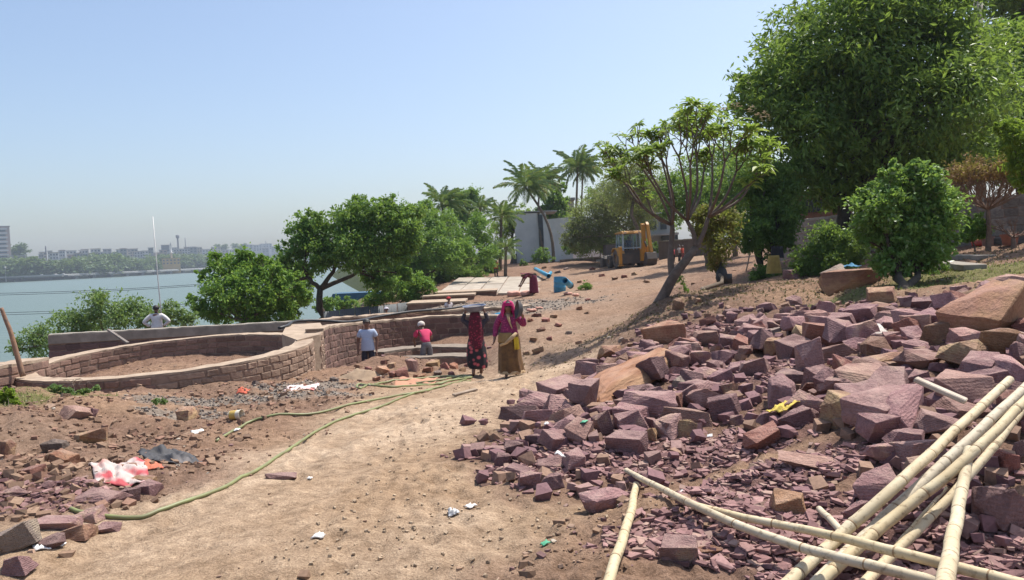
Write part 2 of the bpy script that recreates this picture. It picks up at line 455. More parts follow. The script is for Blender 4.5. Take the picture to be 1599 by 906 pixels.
GRID = {}
def HF(x, y):
    """height of the ground sheet as built, read off its own grid"""
    x = np.asarray(x, float); y = np.asarray(y, float)
    r = np.clip(np.hypot(x, y), .61, 1590); t = np.arctan2(x, y)
    gr, gt, z = GRID['r'], GRID['t'], GRID['z']
    t = np.clip(t, gt[0]+1e-6, gt[-1]-1e-6)
    i = np.clip(np.searchsorted(gr, r)-1, 0, len(gr)-2)
    u = (t-gt[0])/(gt[1]-gt[0]); j = np.clip(u.astype(int), 0, len(gt)-2); v = u-j
    a = (r-gr[i])/(gr[i+1]-gr[i])
    return (z[i, j]*(1-v)+z[i, j+1]*v)*(1-a)+(z[i+1, j]*(1-v)+z[i+1, j+1]*v)*a
def gz(x, y): return float(HF(np.array([x]), np.array([y]))[0])
def build_ground():
    fine = np.radians(np.linspace(-48, 48, 620))
    coarse = np.radians(np.linspace(48, 312, 90))[1:-1]
    th = np.concatenate([fine, coarse])
    r = np.concatenate([np.geomspace(.6, 2.4, 8)[:-1], np.geomspace(2.4, 110, 400), np.geomspace(110, 1600, 45)[1:]])
    T, Rg = np.meshgrid(th, r)
    X = Rg*np.sin(T); Y = Rg*np.cos(T)
    Z = H(X, Y)
    GRID['r'] = r; GRID['t'] = fine; GRID['z'] = Z[:, :len(fine)]
    V = np.stack([X.ravel(), Y.ravel(), Z.ravel()], 1)
    nr, nt_ = X.shape
    i = np.arange(nr-1)[:, None]*nt_; j = np.arange(nt_)[None]
    j2 = (j+1) % nt_
    Fq = np.stack([(i+j), (i+j2), (i+nt_+j2), (i+nt_+j)], -1).reshape(-1, 4)[:, ::-1]
    V = np.vstack([V, [[0, 0, gz(0, 0)]]])
    c = len(V)-1
    fan = np.stack([np.full(nt_, c), j.ravel(), j2.ravel()], -1)[:, ::-1]
    m = masks(V[:, 0], V[:, 1])
    x, y = V[:, 0], V[:, 1]
    n1 = fbm(x*.35, y*.35, 61, 4)*2; n2 = fbm(x*2.2, y*2.2, 63, 4)*2
    brown = np.array([.245, .168, .120]); dark = np.array([.145, .088, .062]); red = np.array([.25, .150, .108])
    sand = np.array([.50, .38, .27]); sandd = np.array([.36, .26, .175]); purp = np.array([.195, .112, .105]); gr = np.array([.25, .215, .18]); grs = np.array([.13, .15, .05])
    col = brown+(red-brown)*np.clip(.5+n1, 0, 1)[:, None]
    k = np.clip(.35+n2*.9, 0, 1)[:, None]; col = col*(1-k*.55)+dark*k*.55
    sc = sand+(sandd-sand)*np.clip(.40+n2*1.0+n1*.8+fbm(x*7, y*7, 67, 3)*.8, 0, 1.25)[:, None]
    col = col*(1-m['sand'][:, None])+sc*m['sand'][:, None]
    # pale dust also lies on the open ground off the track
    dst = (np.clip(.1+n1*1.3, 0, .6)*(1-m['heap'])*(1-.65*sstep(y, 14, 20))*(1-.2*sstep(-x, 1.5, 3)))[:, None]; col = col*(1-dst)+np.array([.37,.255,.16])*dst
    for kk, cc, s in (('heap', np.array([.19,.12,.088]), .8), ('shard', purp, .85), ('grav', gr, .9), ('grass', grs, .75)):
        q = np.clip(m[kk], 0, 1)[:, None]*s; col = col*(1-q)+cc*q
    far = sstep(np.hypot(x, y), 100, 140)[:, None]; col = col*(1-far)+np.array([.10,.12,.05])*far
    mt, N, L, b = newmat('earth')
    a = N.new('ShaderNodeAttribute'); a.attribute_name = 'tint'
    n_ = noise_node(N, L, 9, 8, .7); n3 = noise_node(N, L, 70, 4, .65)
    v1 = ramp(N, L, n_.outputs[0], [(.32, (.58, .55, .53)), (.62, (1.14, 1.14, 1.14))]).outputs[0]
    v2 = ramp(N, L, n3.outputs[0], [(.33, (.66, .63, .61)), (.6, (1.12, 1.12, 1.12))]).outputs[0]
    o = mix(N, L, 1.0, a.outputs['Color'], v1, 'MULTIPLY'); o = mix(N, L, 1.0, o, v2, 'MULTIPLY')
    L.new(o, b.inputs['Base Color']); b.inputs['Roughness'].default_value = .95; b.inputs['Specular IOR Level'].default_value = .1
    add = N.new('ShaderNodeMath'); add.operation = 'ADD'; L.new(n_.outputs[0], add.inputs[0])
    ml = N.new('ShaderNodeMath'); ml.operation = 'MULTIPLY'; ml.inputs[1].default_value = .35; L.new(n3.outputs[0], ml.inputs[0]); L.new(ml.outputs[0], add.inputs[1])
    bump(N, L, b, add.outputs[0], .9, .05)
    g = npmesh('ground', V, [Fq, fan], mt, smooth=True, col=col)
    g['kind'] = 'structure'
    return g
ground_obj = build_ground()

def build_water():
    mt, N, L, b = newmat('lake_water')
    b.inputs['Base Color'].default_value = (.105, .145, .12, 1); b.inputs['Roughness'].default_value = .34
    b.inputs['Specular IOR Level'].default_value = .5
    tc = N.new('ShaderNodeTexCoord'); mp = N.new('ShaderNodeMapping'); mp.inputs['Scale'].default_value = (.7, 1.6, 1)
    n = N.new('ShaderNodeTexNoise'); n.inputs['Scale'].default_value = .8; n.inputs['Detail'].default_value = 5
    L.new(tc.outputs['Object'], mp.inputs[0]); L.new(mp.outputs[0], n.inputs['Vector'])
    bump(N, L, b, n.outputs[0], .8, .3)
    xs = np.linspace(-1100, 60, 30); ys = np.linspace(-600, 1150, 40)
    X, Y = np.meshgrid(xs, ys)
    V = np.stack([X.ravel(), Y.ravel(), np.full(X.size, WATER_Z)], 1)
    i = np.arange(39)[:, None]*30; j = np.arange(29)[None]
    Fq = np.stack([i+j, i+j+1, i+31+j, i+30+j], -1).reshape(-1, 4)
    o = npmesh('lake', V, Fq, mt); o['kind'] = 'structure'
build_water()

# ------------------------------------------------------------------ stone walls
M['mortar'] = plain('mortar', (.29,.205,.15), (.18,.12,.09), 5, .95, .5, .02)
M['cement'] = plain('cement', (.42,.325,.235), (.27,.195,.14), 4, .95, .5, .02)
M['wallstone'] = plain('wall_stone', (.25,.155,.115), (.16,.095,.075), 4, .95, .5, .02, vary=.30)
M['litstone'] = plain('sunlit_wall_stone', (.36,.255,.185), (.22,.14,.10), 4, .95, .5, .02, vary=.28)  # paler copy of the wall stone, sunlight put into its colour
M['darkstone'] = plain('dark_wall_stone', (.16,.10,.09), (.10,.065,.06), 4, .95, .5, .02, vary=.25)
M['greystone'] = plain('grey_wall_stone', (.27,.23,.19), (.15,.125,.105), 4, .95, .5, .02, vary=.25)
M['concrete'] = plain('concrete', (.31,.275,.23), (.19,.165,.135), 3, .95, .35, .01)

def stone_mesh(seed):
    """one squared rubble stone, 1 x 1 x 1, its faces and edges a little uneven"""
    rs = np.random.default_rng(seed)
    bm = bmesh.new()
    bmesh.ops.create_cube(bm, size=1)
    for v in bm.verts: v.co += Vector(rs.uniform(-.07, .07, 3))
    bmesh.ops.bevel(bm, geom=bm.edges[:], offset=.07, segments=1, affect='EDGES')
    for v in bm.verts: v.co += Vector(rs.uniform(-.018, .018, 3))
    me = bpy.data.meshes.new('stone'); bm.to_mesh(me); bm.free()
    return me
STONES = {}
def stone_set(mat):
    if mat.name not in STONES:
        L_ = []
        for k in range(6):
            me = stone_mesh(100+k); me.materials.append(mat); L_.append(me)
        STONES[mat.name] = L_
    return STONES[mat.name]
def resample(pts, step):
    P = [np.asarray(p, float) for p in pts]
    seg = [np.linalg.norm(P[i+1][:2]-P[i][:2]) for i in range(len(P)-1)]
    cum = np.concatenate([[0], np.cumsum(seg)])
    n = max(2, int(cum[-1]/step)+1)
    t = np.linspace(0, cum[-1], n)
    A = np.array(P)
    return np.stack([np.interp(t, cum, A[:, k]) for k in range(A.shape[1])], 1), cum[-1]
def wall_core(parent, pts, thick, zbot, mat, name='core', side=1, close=False, rough=.0, cap=None, capmat=None, capname='coping'):
    """strip of wall along pts (x, y, ztop); thickness goes to the 'side' (+1 left of travel)"""
    P, Lg = resample(pts, .16)
    n = len(P)
    T = np.gradient(P[:, :2], axis=0)
    if close: T[0] = T[-1] = P[1, :2]-P[-2, :2]
    T /= np.linalg.norm(T, axis=1)[:, None]
    Nn = np.stack([-T[:, 1], T[:, 0]], 1)*side
    zt = P[:, 2]+rough*(np.array([vnoise(np.array([i*.7]), np.array([3.1]), 5)[0] for i in range(n)])-.5)
    A = P[:, :2]; B = A+Nn*thick
    V = []
    for i in range(n):
        V += [(A[i, 0], A[i, 1], zbot), (A[i, 0], A[i, 1], zt[i]), (B[i, 0], B[i, 1], zt[i]), (B[i, 0], B[i, 1], zbot)]
    Fs = []
    for i in range(n-1):
        a = 4*i
        for k in range(4): Fs.append((a+k, a+(k+1) % 4, a+4+(k+1) % 4, a+4+k))
    if not close: Fs += [(0, 1, 2, 3), (4*n-1, 4*n-2, 4*n-3, 4*n-4)]
    m_ = MB(); m_.add(V, Fs); o = m_.build(name, mat, parent)
    if cap:
        h, ov = cap
        V = []; Fs = []
        for i in range(n):
            j = (vnoise(np.array([i*.9]), np.array([1.7]), 9)[0]-.5)*.038
            j2 = (vnoise(np.array([i*1.3]), np.array([6.7]), 19)[0]-.5)*.038
            a = A[i]-Nn[i]*(ov+j); b = B[i]+Nn[i]*(ov+j2)
            z = zt[i]+.004+j*.5
            V += [(a[0], a[1], z-.03), (a[0], a[1], z+h+j*.4), (b[0], b[1], z+h+j2*.4), (b[0], b[1], z-.03)]
        for i in range(n-1):
            a = 4*i
            for k in range(4): Fs.append((a+k, a+(k+1) % 4, a+4+(k+1) % 4, a+4+k))
        if not close: Fs += [(0, 1, 2, 3), (4*n-1, 4*n-2, 4*n-3, 4*n-4)]
        m_ = MB(); m_.add(V, Fs); m_.build(capname, capmat or M['cement'], parent)
    return o
def lay_stones(parent, pts, zbot, out, mat, course=.19, length=.36, depth=.10, seed=1, skip_ground=True, top_gap=.02, limit=300, keep=None):
    """courses of stones along the face of a wall; out = +1 left of travel, -1 right of travel"""
    rs = np.random.default_rng(seed)
    P, Lg = resample(pts, .05)
    cum = np.linspace(0, Lg, len(P))
    T = np.gradient(P[:, :2], axis=0); T /= np.linalg.norm(T, axis=1)[:, None]
    meshes = stone_set(mat)
    cnt = 0; c = 0
    while True:
        s = -rs.uniform(0, length); any_ = False
        while s < Lg:
            l = length*rs.uniform(.65, 1.35)
            s0, s1 = max(s, 0), min(s+l, Lg); s += l
            if s1-s0 < .10: continue
            mid = .5*(s0+s1)
            i = min(int(mid/Lg*(len(P)-1)), len(P)-1)
            zt = P[i, 2]-top_gap-c*course
            if zt-course < zbot-.02: continue
            any_ = True
            x, y = P[i, :2]; nx, ny = -T[i, 1]*out, T[i, 0]*out
            if keep is not None and not keep(x, y, nx, ny): continue
            if skip_ground and zt < gz(x+nx*.15, y+ny*.15)-.06: continue
            if cnt >= limit: return cnt
            o = bpy.data.objects.new('stone', meshes[rs.integers(6)])
            COL.objects.link(o); o.parent = parent
            pr = depth*.5-.011-rs.uniform(0, .012)
            o.location = (x-nx*pr, y-ny*pr, zt-course/2)
            o.rotation_euler = (rs.uniform(-.05, .05), rs.uniform(-.05, .05), math.atan2(T[i, 1], T[i, 0])+rs.uniform(-.02, .02))
            o.scale = (s1-s0-.014, depth, course-.014+rs.uniform(-.03, .012))
            cnt += 1
        c += 1
        if not any_ or c > 14: return cnt

def ring_pts(r, a0=0, a1=2*math.pi, n=120):
    return [(RC[0]+r*math.cos(t), RC[1]+r*math.sin(t), ring_top(RC[0]+r*math.cos(t), RC[1]+r*math.sin(t))-.04) for t in np.linspace(a0, a1, n)]
def facing_cam(x, y, nx, ny): return (-x*nx-y*ny)/math.hypot(x, y) > -.05

tank = empty('round_wall', (0, 0, 0), 0, 'low round tank wall of coursed brown stone, beside the left path', 'wall')
wall_core(tank, ring_pts(RR), RT, -2.6, M['mortar'], side=-1, close=True, cap=(.008, .002))
lay_stones(tank, ring_pts(RR+RT), -1.5, -1, M['litstone'], .135, .27, .10, 1, keep=lambda x, y, a, b: facing_cam(x, y, a, b) and x > -6.6)  # right-hand face, where the sun falls, painted in the paler stone
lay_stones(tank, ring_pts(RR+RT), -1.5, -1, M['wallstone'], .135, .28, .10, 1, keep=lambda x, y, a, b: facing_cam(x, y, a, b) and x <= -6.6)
lay_stones(tank, ring_pts(RR), -1.5, 1, M['wallstone'], .135, .28, .10, 2, keep=facing_cam)

# landing where the tank, the curved wall and the parapet meet
def on_tank(px, py, k=.0):
    r = ray(px, py); t = (CAM_Z-2.272-CAM_Z+k)/(r[2]-.027*r[0]-.038*r[1]); return CAM+r*t
# curved wall behind the two men
apse_px = [(505,515,18.9),(512,512,20.3),(540,508,22.4),(585,504,24.2),(640,499,25.4),(700,495,26.0),(745,494,26.0),(800,495,25.2)]
apse = [tuple(p) for p in smooth_path([at(*p) for p in apse_px], 6)]
aw = empty('curved_wall', (0, 0, 0), 0, 'tall curved wall of dark red stone behind the two men', 'wall')
wall_core(aw, apse, .42, -2.6, M['mortar'], side=1, cap=(.035, .015), rough=.04)
M['apsestone'] = plain('deep_red_stone', (.195,.112,.088), (.125,.07,.058), 4, .95, .6, .02, vary=.3)
lay_stones(aw, apse, -2.2, -1, M['apsestone'], .185, .32, .12, 5)
f1, f2, b1, b2 = on_tank(464, 531), on_tank(500, 522), np.array(at(448, 507, 23.2)), np.array(apse[2])
a0_ = np.array(apse[0]); V = []
topq = [f1, f2, a0_, b2, np.array(at(500, 504, 23.0)), b1, on_tank(440, 522)]
V = [tuple(p) for p in topq]+[(p[0], p[1], -2.6) for p in topq]; n = len(topq)
m_ = MB(); m_.add(V, [tuple(range(n))]+[(i, i+n, (i+1) % n+n, (i+1) % n) for i in range(n)]); m_.build('landing', M['cement'], aw)
lay_stones(aw, [tuple(f2), tuple(a0_)], -2.2, -1, M['litstone'], .135, .28, .10, 6)
# low stepped curbs at the foot of the curved wall
cw = empty('stepped_curb', (0, 0, 0), 0, 'low curved curb of stone steps in the pit beside the pink shirt', 'wall')
for k, (zo, pts) in enumerate([(0, [(600,551,21.6),(640,546,22.8),(690,543,23.4),(745,545,23.2)]), (0, [(655,560,21.3),(700,558,22.0),(740,559,21.8)])]):
    pt = [tuple(p) for p in smooth_path([at(*p) for p in pts], 5)]
    wall_core(cw, pt, .75, -2.6, M['mortar'], side=1, cap=(.03, .01), name='step', capname='tread', capmat=plain('dusty_tread', (.25,.205,.16), (.16,.125,.10), 5, .95, .6, .02))
    lay_stones(cw, pt, -2.0, -1, M['wallstone'], .17, .4, .10, 7+k)

# long parapet towards the lake
pa, pb, pc = at(75, 524, 22.0), at(478, 502, 25.0), at(724, 484, 31)
par = empty('parapet_wall', (0, 0, 0), 0, 'long low parapet with pale cement band on the lake side of the round tank', 'wall')
pts = [tuple(pa), tuple(pb)]
wall_core(par, [(p[0], p[1], p[2]) for p in pts], .38, -3.2, M['mortar'], side=1, cap=(.02, .01), capmat=M['concrete'])
lay_stones(par, [(p[0], p[1], p[2]-.26) for p in pts], pa[2]-1.0, -1, M['darkstone'], .18, .4, .10, 9)
m_ = MB(); m_.bar((pa[0], pa[1]-.012, pa[2]-.125), (pb[0], pb[1]-.012, pb[2]-.125), .06, .25); m_.build('cement_band', M['concrete'], par)
kb = empty('kerb_wall', (0, 0, 0), 0, 'low kerb wall with black pipe on it leading from parapet to the dark steps', 'wall')
wall_core(kb, [tuple(pb), tuple(at(600, 492, 28)), tuple(pc), tuple(at(830, 478, 33))], .45, -2.8, M['mortar'], side=1, cap=(.03, .02), rough=.05)
lay_stones(kb, [tuple(at(600, 492, 28)), tuple(pc), tuple(at(830, 478, 33))], -1.7, -1, M['wallstone'], .2, .45, .1, 12)
pipe_pts = [at(436, 518, 21.5)+[0, 0, .05], at(450, 511, 22), at(462, 504, 24.2), at(500, 503, 24.8), at(545, 505, 25.2), at(590, 497, 27.5), at(640, 489, 28.7), at(700, 484, 30.4), at(725, 480, 31.2)]
m_ = MB(); m_.tube([tuple(p+np.array([0, 0, .05])) for p in smooth_path(pipe_pts, 5)], .045, 8)
M['blackpipe'] = plain('black_plastic', (.035,.035,.04), (.02,.02,.022), 8, .5, .1, .003)
tag(m_.build('pipe', M['blackpipe'], None, True), 'black plastic pipe lying along the kerb wall by the round tank', 'pipe')
m_ = MB(); m_.bar(at(169, 515, 21.7), at(200, 536, 20.6), .07, .05)
tag(m_.build('iron_bar', plain('rusty_iron', (.22,.19,.17), (.12,.09,.07), 9, .7), None), 'grey iron bar leaning against the parapet behind the round tank', 'bar')
# low wall running out of the picture on the left
lw = empty('low_wall', (0, 0, 0), 0, 'low stone wall with dusty top leaving the left edge beside the round tank', 'wall')
lwp = [tuple(at(-120, 588, 13.2)), tuple(at(0, 574, 14.6)), tuple(at(48, 566, 15.4)), tuple(at(76, 560, 16.2))]
wall_core(lw, lwp, .55, -2.4, M['mortar'], side=1, cap=(.03, .015))
lay_stones(lw, lwp, -1.4, -1, M['wallstone'], .17, .36, .1, 15)

# boundary wall of the garden on the right
bw = empty('boundary_wall', (0, 0, 0), 0, 'long grey stone boundary wall below the big tree on the right', 'wall')
bwp = [tuple(at(1212, 350, 33)), tuple(at(1300, 340, 27.5)), tuple(at(1420, 328, 22.5)), tuple(at(1720, 292, 18.5))]
wall_core(bw, bwp, .4, -.6, M['mortar'], side=1, cap=(.07, .03), capmat=M['concrete'])
lay_stones(bw, bwp, -.3, -1, M['greystone'], .24, .46, .12, 17)

# ------------------------------------------------------------------ rocks
def rock_mesh(seed, flat=1.0, detail=2, cuts=5, name='rock'):
    """angular quarried block about 1 across: a hull of jittered corners, then broken faces"""
    rs = np.random.default_rng(seed)
    pts = []
    for sx in (-.5, .5):
        for sy in (-.42, .42):
            for sz in (-.36, .36):
                pts.append(np.array([sx, sy, sz*flat])*rs.uniform(.5, 1.1, 3)+rs.uniform(-.13, .13, 3)*[1, 1, flat])
    for k in range(cuts):
        v = rs.normal(size=3); v /= np.linalg.norm(v)
        pts.append(v*[.56, .48, .42*flat]*rs.uniform(.8, 1.05))
    bm = bmesh.new()
    for p in pts: bm.verts.new(p)
    r = bmesh.ops.convex_hull(bm, input=bm.verts)
    bmesh.ops.delete(bm, geom=[g for g in r['geom_interior'] if isinstance(g, bmesh.types.BMVert)], context='VERTS')
    bmesh.ops.dissolve_limit(bm, angle_limit=R_(14), verts=bm.verts, edges=bm.edges)
    bmesh.ops.bevel(bm, geom=bm.edges[:], offset=.013, segments=1, affect='EDGES', clamp_overlap=True)
    bmesh.ops.triangulate(bm, faces=bm.faces)
    for k in range(detail):
        e = [e for e in bm.edges if e.calc_length() > .15/(k+1)**1.3]
        bmesh.ops.subdivide_edges(bm, edges=e, cuts=1, use_grid_fill=True)
    bmesh.ops.triangulate(bm, faces=bm.faces)
    bm.normal_update()
    off = rs.uniform(0, 50, 2)
    V = np.array([v.co[:] for v in bm.verts]); Nn = np.array([v.normal[:] for v in bm.verts])
    d = .07*fbm(V[:, 0]*3+off[0]+V[:, 2]*2.1, V[:, 1]*3+off[1]-V[:, 2]*2.7, seed, 3)+.075*fbm(V[:, 0]*9+V[:, 2]*7, V[:, 1]*11+off[0]-V[:, 2]*5, seed+5, 2)
    # ripple of cleaved beds on one side
    for v, n_, k in zip(bm.verts, Nn, d): v.co += Vector(n_)*float(k)
    me = bpy.data.meshes.new(name); bm.to_mesh(me); bm.free()
    me.polygons.foreach_set('use_smooth', np.ones(len(me.polygons), bool))
    me.set_sharp_from_angle(angle=R_(18))
    return me
def rockmat(name, base, alt, weather, wfac=.5, dust=.35):
    m, N, L, b = newmat(name)
    oi = N.new('ShaderNodeObjectInfo')
    tc = N.new('ShaderNodeTexCoord')
    ad = N.new('ShaderNodeVectorMath'); ad.operation = 'ADD'
    sc = N.new('ShaderNodeVectorMath'); sc.operation = 'SCALE'; sc.inputs[3].default_value = 40
    cx = N.new('ShaderNodeCombineXYZ')
    for k in range(3): L.new(oi.outputs['Random'], cx.inputs[k])
    L.new(cx.outputs[0], sc.inputs[0]); L.new(tc.outputs['Object'], ad.inputs[0]); L.new(sc.outputs[0], ad.inputs[1])
    def nz(s, d=5, r=.6):
        n = N.new('ShaderNodeTexNoise'); n.inputs['Scale'].default_value = s; n.inputs['Detail'].default_value = d; n.inputs['Roughness'].default_value = r
        L.new(ad.outputs[0], n.inputs['Vector']); return n
    a = nz(2.2); c = nz(1.1, 3); e = nz(16, 6, .7)
    col = ramp(N, L, a.outputs[0], [(.32, alt), (.62, base)]).outputs[0]
    wf = ramp(N, L, c.outputs[0], [(wfac, (0, 0, 0)), (wfac+.12, (1, 1, 1))])
    col = mix(N, L, wf.outputs[0], col, weather)
    grain = ramp(N, L, e.outputs[0], [(.3, (.76, .76, .76)), (.65, (1.14, 1.14, 1.14))]).outputs[0]
    col = mix(N, L, 1.0, col, grain, 'MULTIPLY')
    hs = N.new('ShaderNodeHueSaturation')
    mr = N.new('ShaderNodeMapRange'); mr.inputs[3].default_value = .68; mr.inputs[4].default_value = 1.22
    L.new(oi.outputs['Random'], mr.inputs[0]); L.new(mr.outputs[0], hs.inputs['Value'])
    wn = N.new('ShaderNodeTexWhiteNoise'); wn.noise_dimensions = '1D'; L.new(oi.outputs['Random'], wn.inputs['W'])
    mr2 = N.new('ShaderNodeMapRange'); mr2.inputs[3].default_value = .488; mr2.inputs[4].default_value = .508
    L.new(wn.outputs[0], mr2.inputs[0]); L.new(mr2.outputs[0], hs.inputs['Hue'])
    L.new(col, hs.inputs['Color'])
    # pale dust settled on the upper faces
    ge = N.new('ShaderNodeNewGeometry'); sp = N.new('ShaderNodeSeparateXYZ'); L.new(ge.outputs['Normal'], sp.inputs[0])
    mu = N.new('ShaderNodeMath'); mu.operation = 'MULTIPLY'; L.new(sp.outputs[2], mu.inputs[0]); L.new(a.outputs[0], mu.inputs[1])
    df = ramp(N, L, mu.outputs[0], [(.38, (0, 0, 0)), (.62, (dust, dust, dust))])
    out = mix(N, L, df.outputs[0], hs.outputs[0], (.40, .28, .24))
    L.new(out, b.inputs['Base Color']); b.inputs['Roughness'].default_value = .9; b.inputs['Specular IOR Level'].default_value = .25
    s2 = N.new('ShaderNodeMath'); s2.operation = 'ADD'; L.new(a.outputs[0], s2.inputs[0])
    s3 = N.new('ShaderNodeMath'); s3.operation = 'MULTIPLY'; s3.inputs[1].default_value = .35; L.new(e.outputs[0], s3.inputs[0]); L.new(s3.outputs[0], s2.inputs[1])
    wv = N.new('ShaderNodeTexWave'); wv.bands_direction = 'Z'; wv.inputs['Scale'].default_value = 5; wv.inputs['Distortion'].default_value = 5; wv.inputs['Detail'].default_value = 3
    L.new(ad.outputs[0], wv.inputs['Vector']); s4 = N.new('ShaderNodeMath'); s4.operation = 'MULTIPLY'; s4.inputs[1].default_value = .045; L.new(wv.outputs[1], s4.inputs[0])
    s5 = N.new('ShaderNodeMath'); s5.operation = 'ADD'; L.new(s2.outputs[0], s5.inputs[0]); L.new(s4.outputs[0], s5.inputs[1])
    bump(N, L, b, s5.outputs[0], .9, .06)
    return m
RM = {'P': rockmat('purple_sandstone', (.365,.218,.20), (.265,.155,.145), (.41,.27,.195), .58, .5),
      'D': rockmat('dark_purple_sandstone', (.285,.17,.162), (.205,.12,.117), (.34,.215,.165), .62, .42),
      'O': rockmat('orange_sandstone', (.34,.175,.10), (.26,.13,.08), (.38,.23,.135), .5),
      'B': rockmat('brown_sandstone', (.33,.20,.125), (.23,.13,.09), (.40,.27,.15), .5),
      'K': rockmat('pink_sandstone', (.36,.215,.175), (.27,.155,.13), (.40,.26,.195), .55),
      'R': rockmat('red_sandstone', (.30,.14,.105), (.22,.10,.08), (.33,.19,.13), .6),
      'T': rockmat('yellow_sandstone', (.37,.235,.125), (.28,.165,.09), (.34,.185,.115), .5),
      'G': rockmat('lime_splashed_stone', (.27,.20,.18), (.2,.13,.13), (.55,.53,.47), .46),
      'S': rockmat('grey_stone', (.27,.215,.18), (.2,.15,.125), (.33,.26,.2), .5)}
RV = {}
def rock_variant(typ, k, flat=1.0):
    key = (typ, k, flat)
    if key not in RV:
        me = rock_mesh(1000+k*7+int(flat*100), flat); me.materials.append(RM[typ]); RV[key] = me
    return RV[key]
RCNT = 0
PLACED = []      # (x, y, radius, top z)
def put_rock(px, py, wpx, hpx, typ, label, group=None, cat='stone', flat=None, rz=None, tilt=None, up=0.0, name='stone_block'):
    global RCNT
    g = ground(px, py+hpx*.30, up)
    s = px_at(g)
    W = wpx/s; Hh = hpx/s
    el = math.atan2(CAM_Z-g.z, math.hypot(g.x, g.y))
    hz = max((Hh-.62*W*math.sin(el))/math.cos(el), .38*Hh)
    RCNT += 1
    k = RCNT % 22
    o = bpy.data.objects.new(name, rock_variant(typ, k))
    COL.objects.link(o)
    rs = random.Random(RCNT*13+5)
    rz = rs.uniform(-.6, .6) if rz is None else rz
    tx, ty = tilt if tilt else (rs.uniform(-.22, .22), rs.uniform(-.22, .22))
    o.rotation_euler = (tx, ty, rz)
    o.scale = (W*1.02, W*.95 if wpx < 2.2*hpx else W*.6, hz*1.45)
    o.location = (g.x, g.y, g.z+hz*.31)
    PLACED.append((g.x, g.y, W*.5, g.z+hz*.85))
    return tag(o, label, cat, group)

GZ = {'toe': ('purple sandstone block at the lower left toe of the heap beside the track', 'purple blocks at the toe of the heap'),
      'mid': ('purple sandstone block in the middle of the heap below the orange boulder', 'purple blocks in the middle of the heap'),
      'back': ('purple sandstone block on the upper crest of the heap below the round bush', 'purple blocks on the crest of the heap'),
      'right': ('purple sandstone block at the right of the heap around the bamboo tops', 'purple blocks around the bamboo'),
      'front': ('purple sandstone block lying loose on the chips in front of the heap', 'loose purple blocks in front of the heap'),
      'left': ('purple sandstone block in the small heap at the left edge by the hose end', 'purple blocks by the hose end')}
def zone(px, py):
    if px < 330: return 'left'
    if py < 560 and px > 1090: return 'back'
    if px > 1340: return 'right'
    if py > 690 and px > 930: return 'front'
    if px < 960: return 'toe'
    return 'mid'
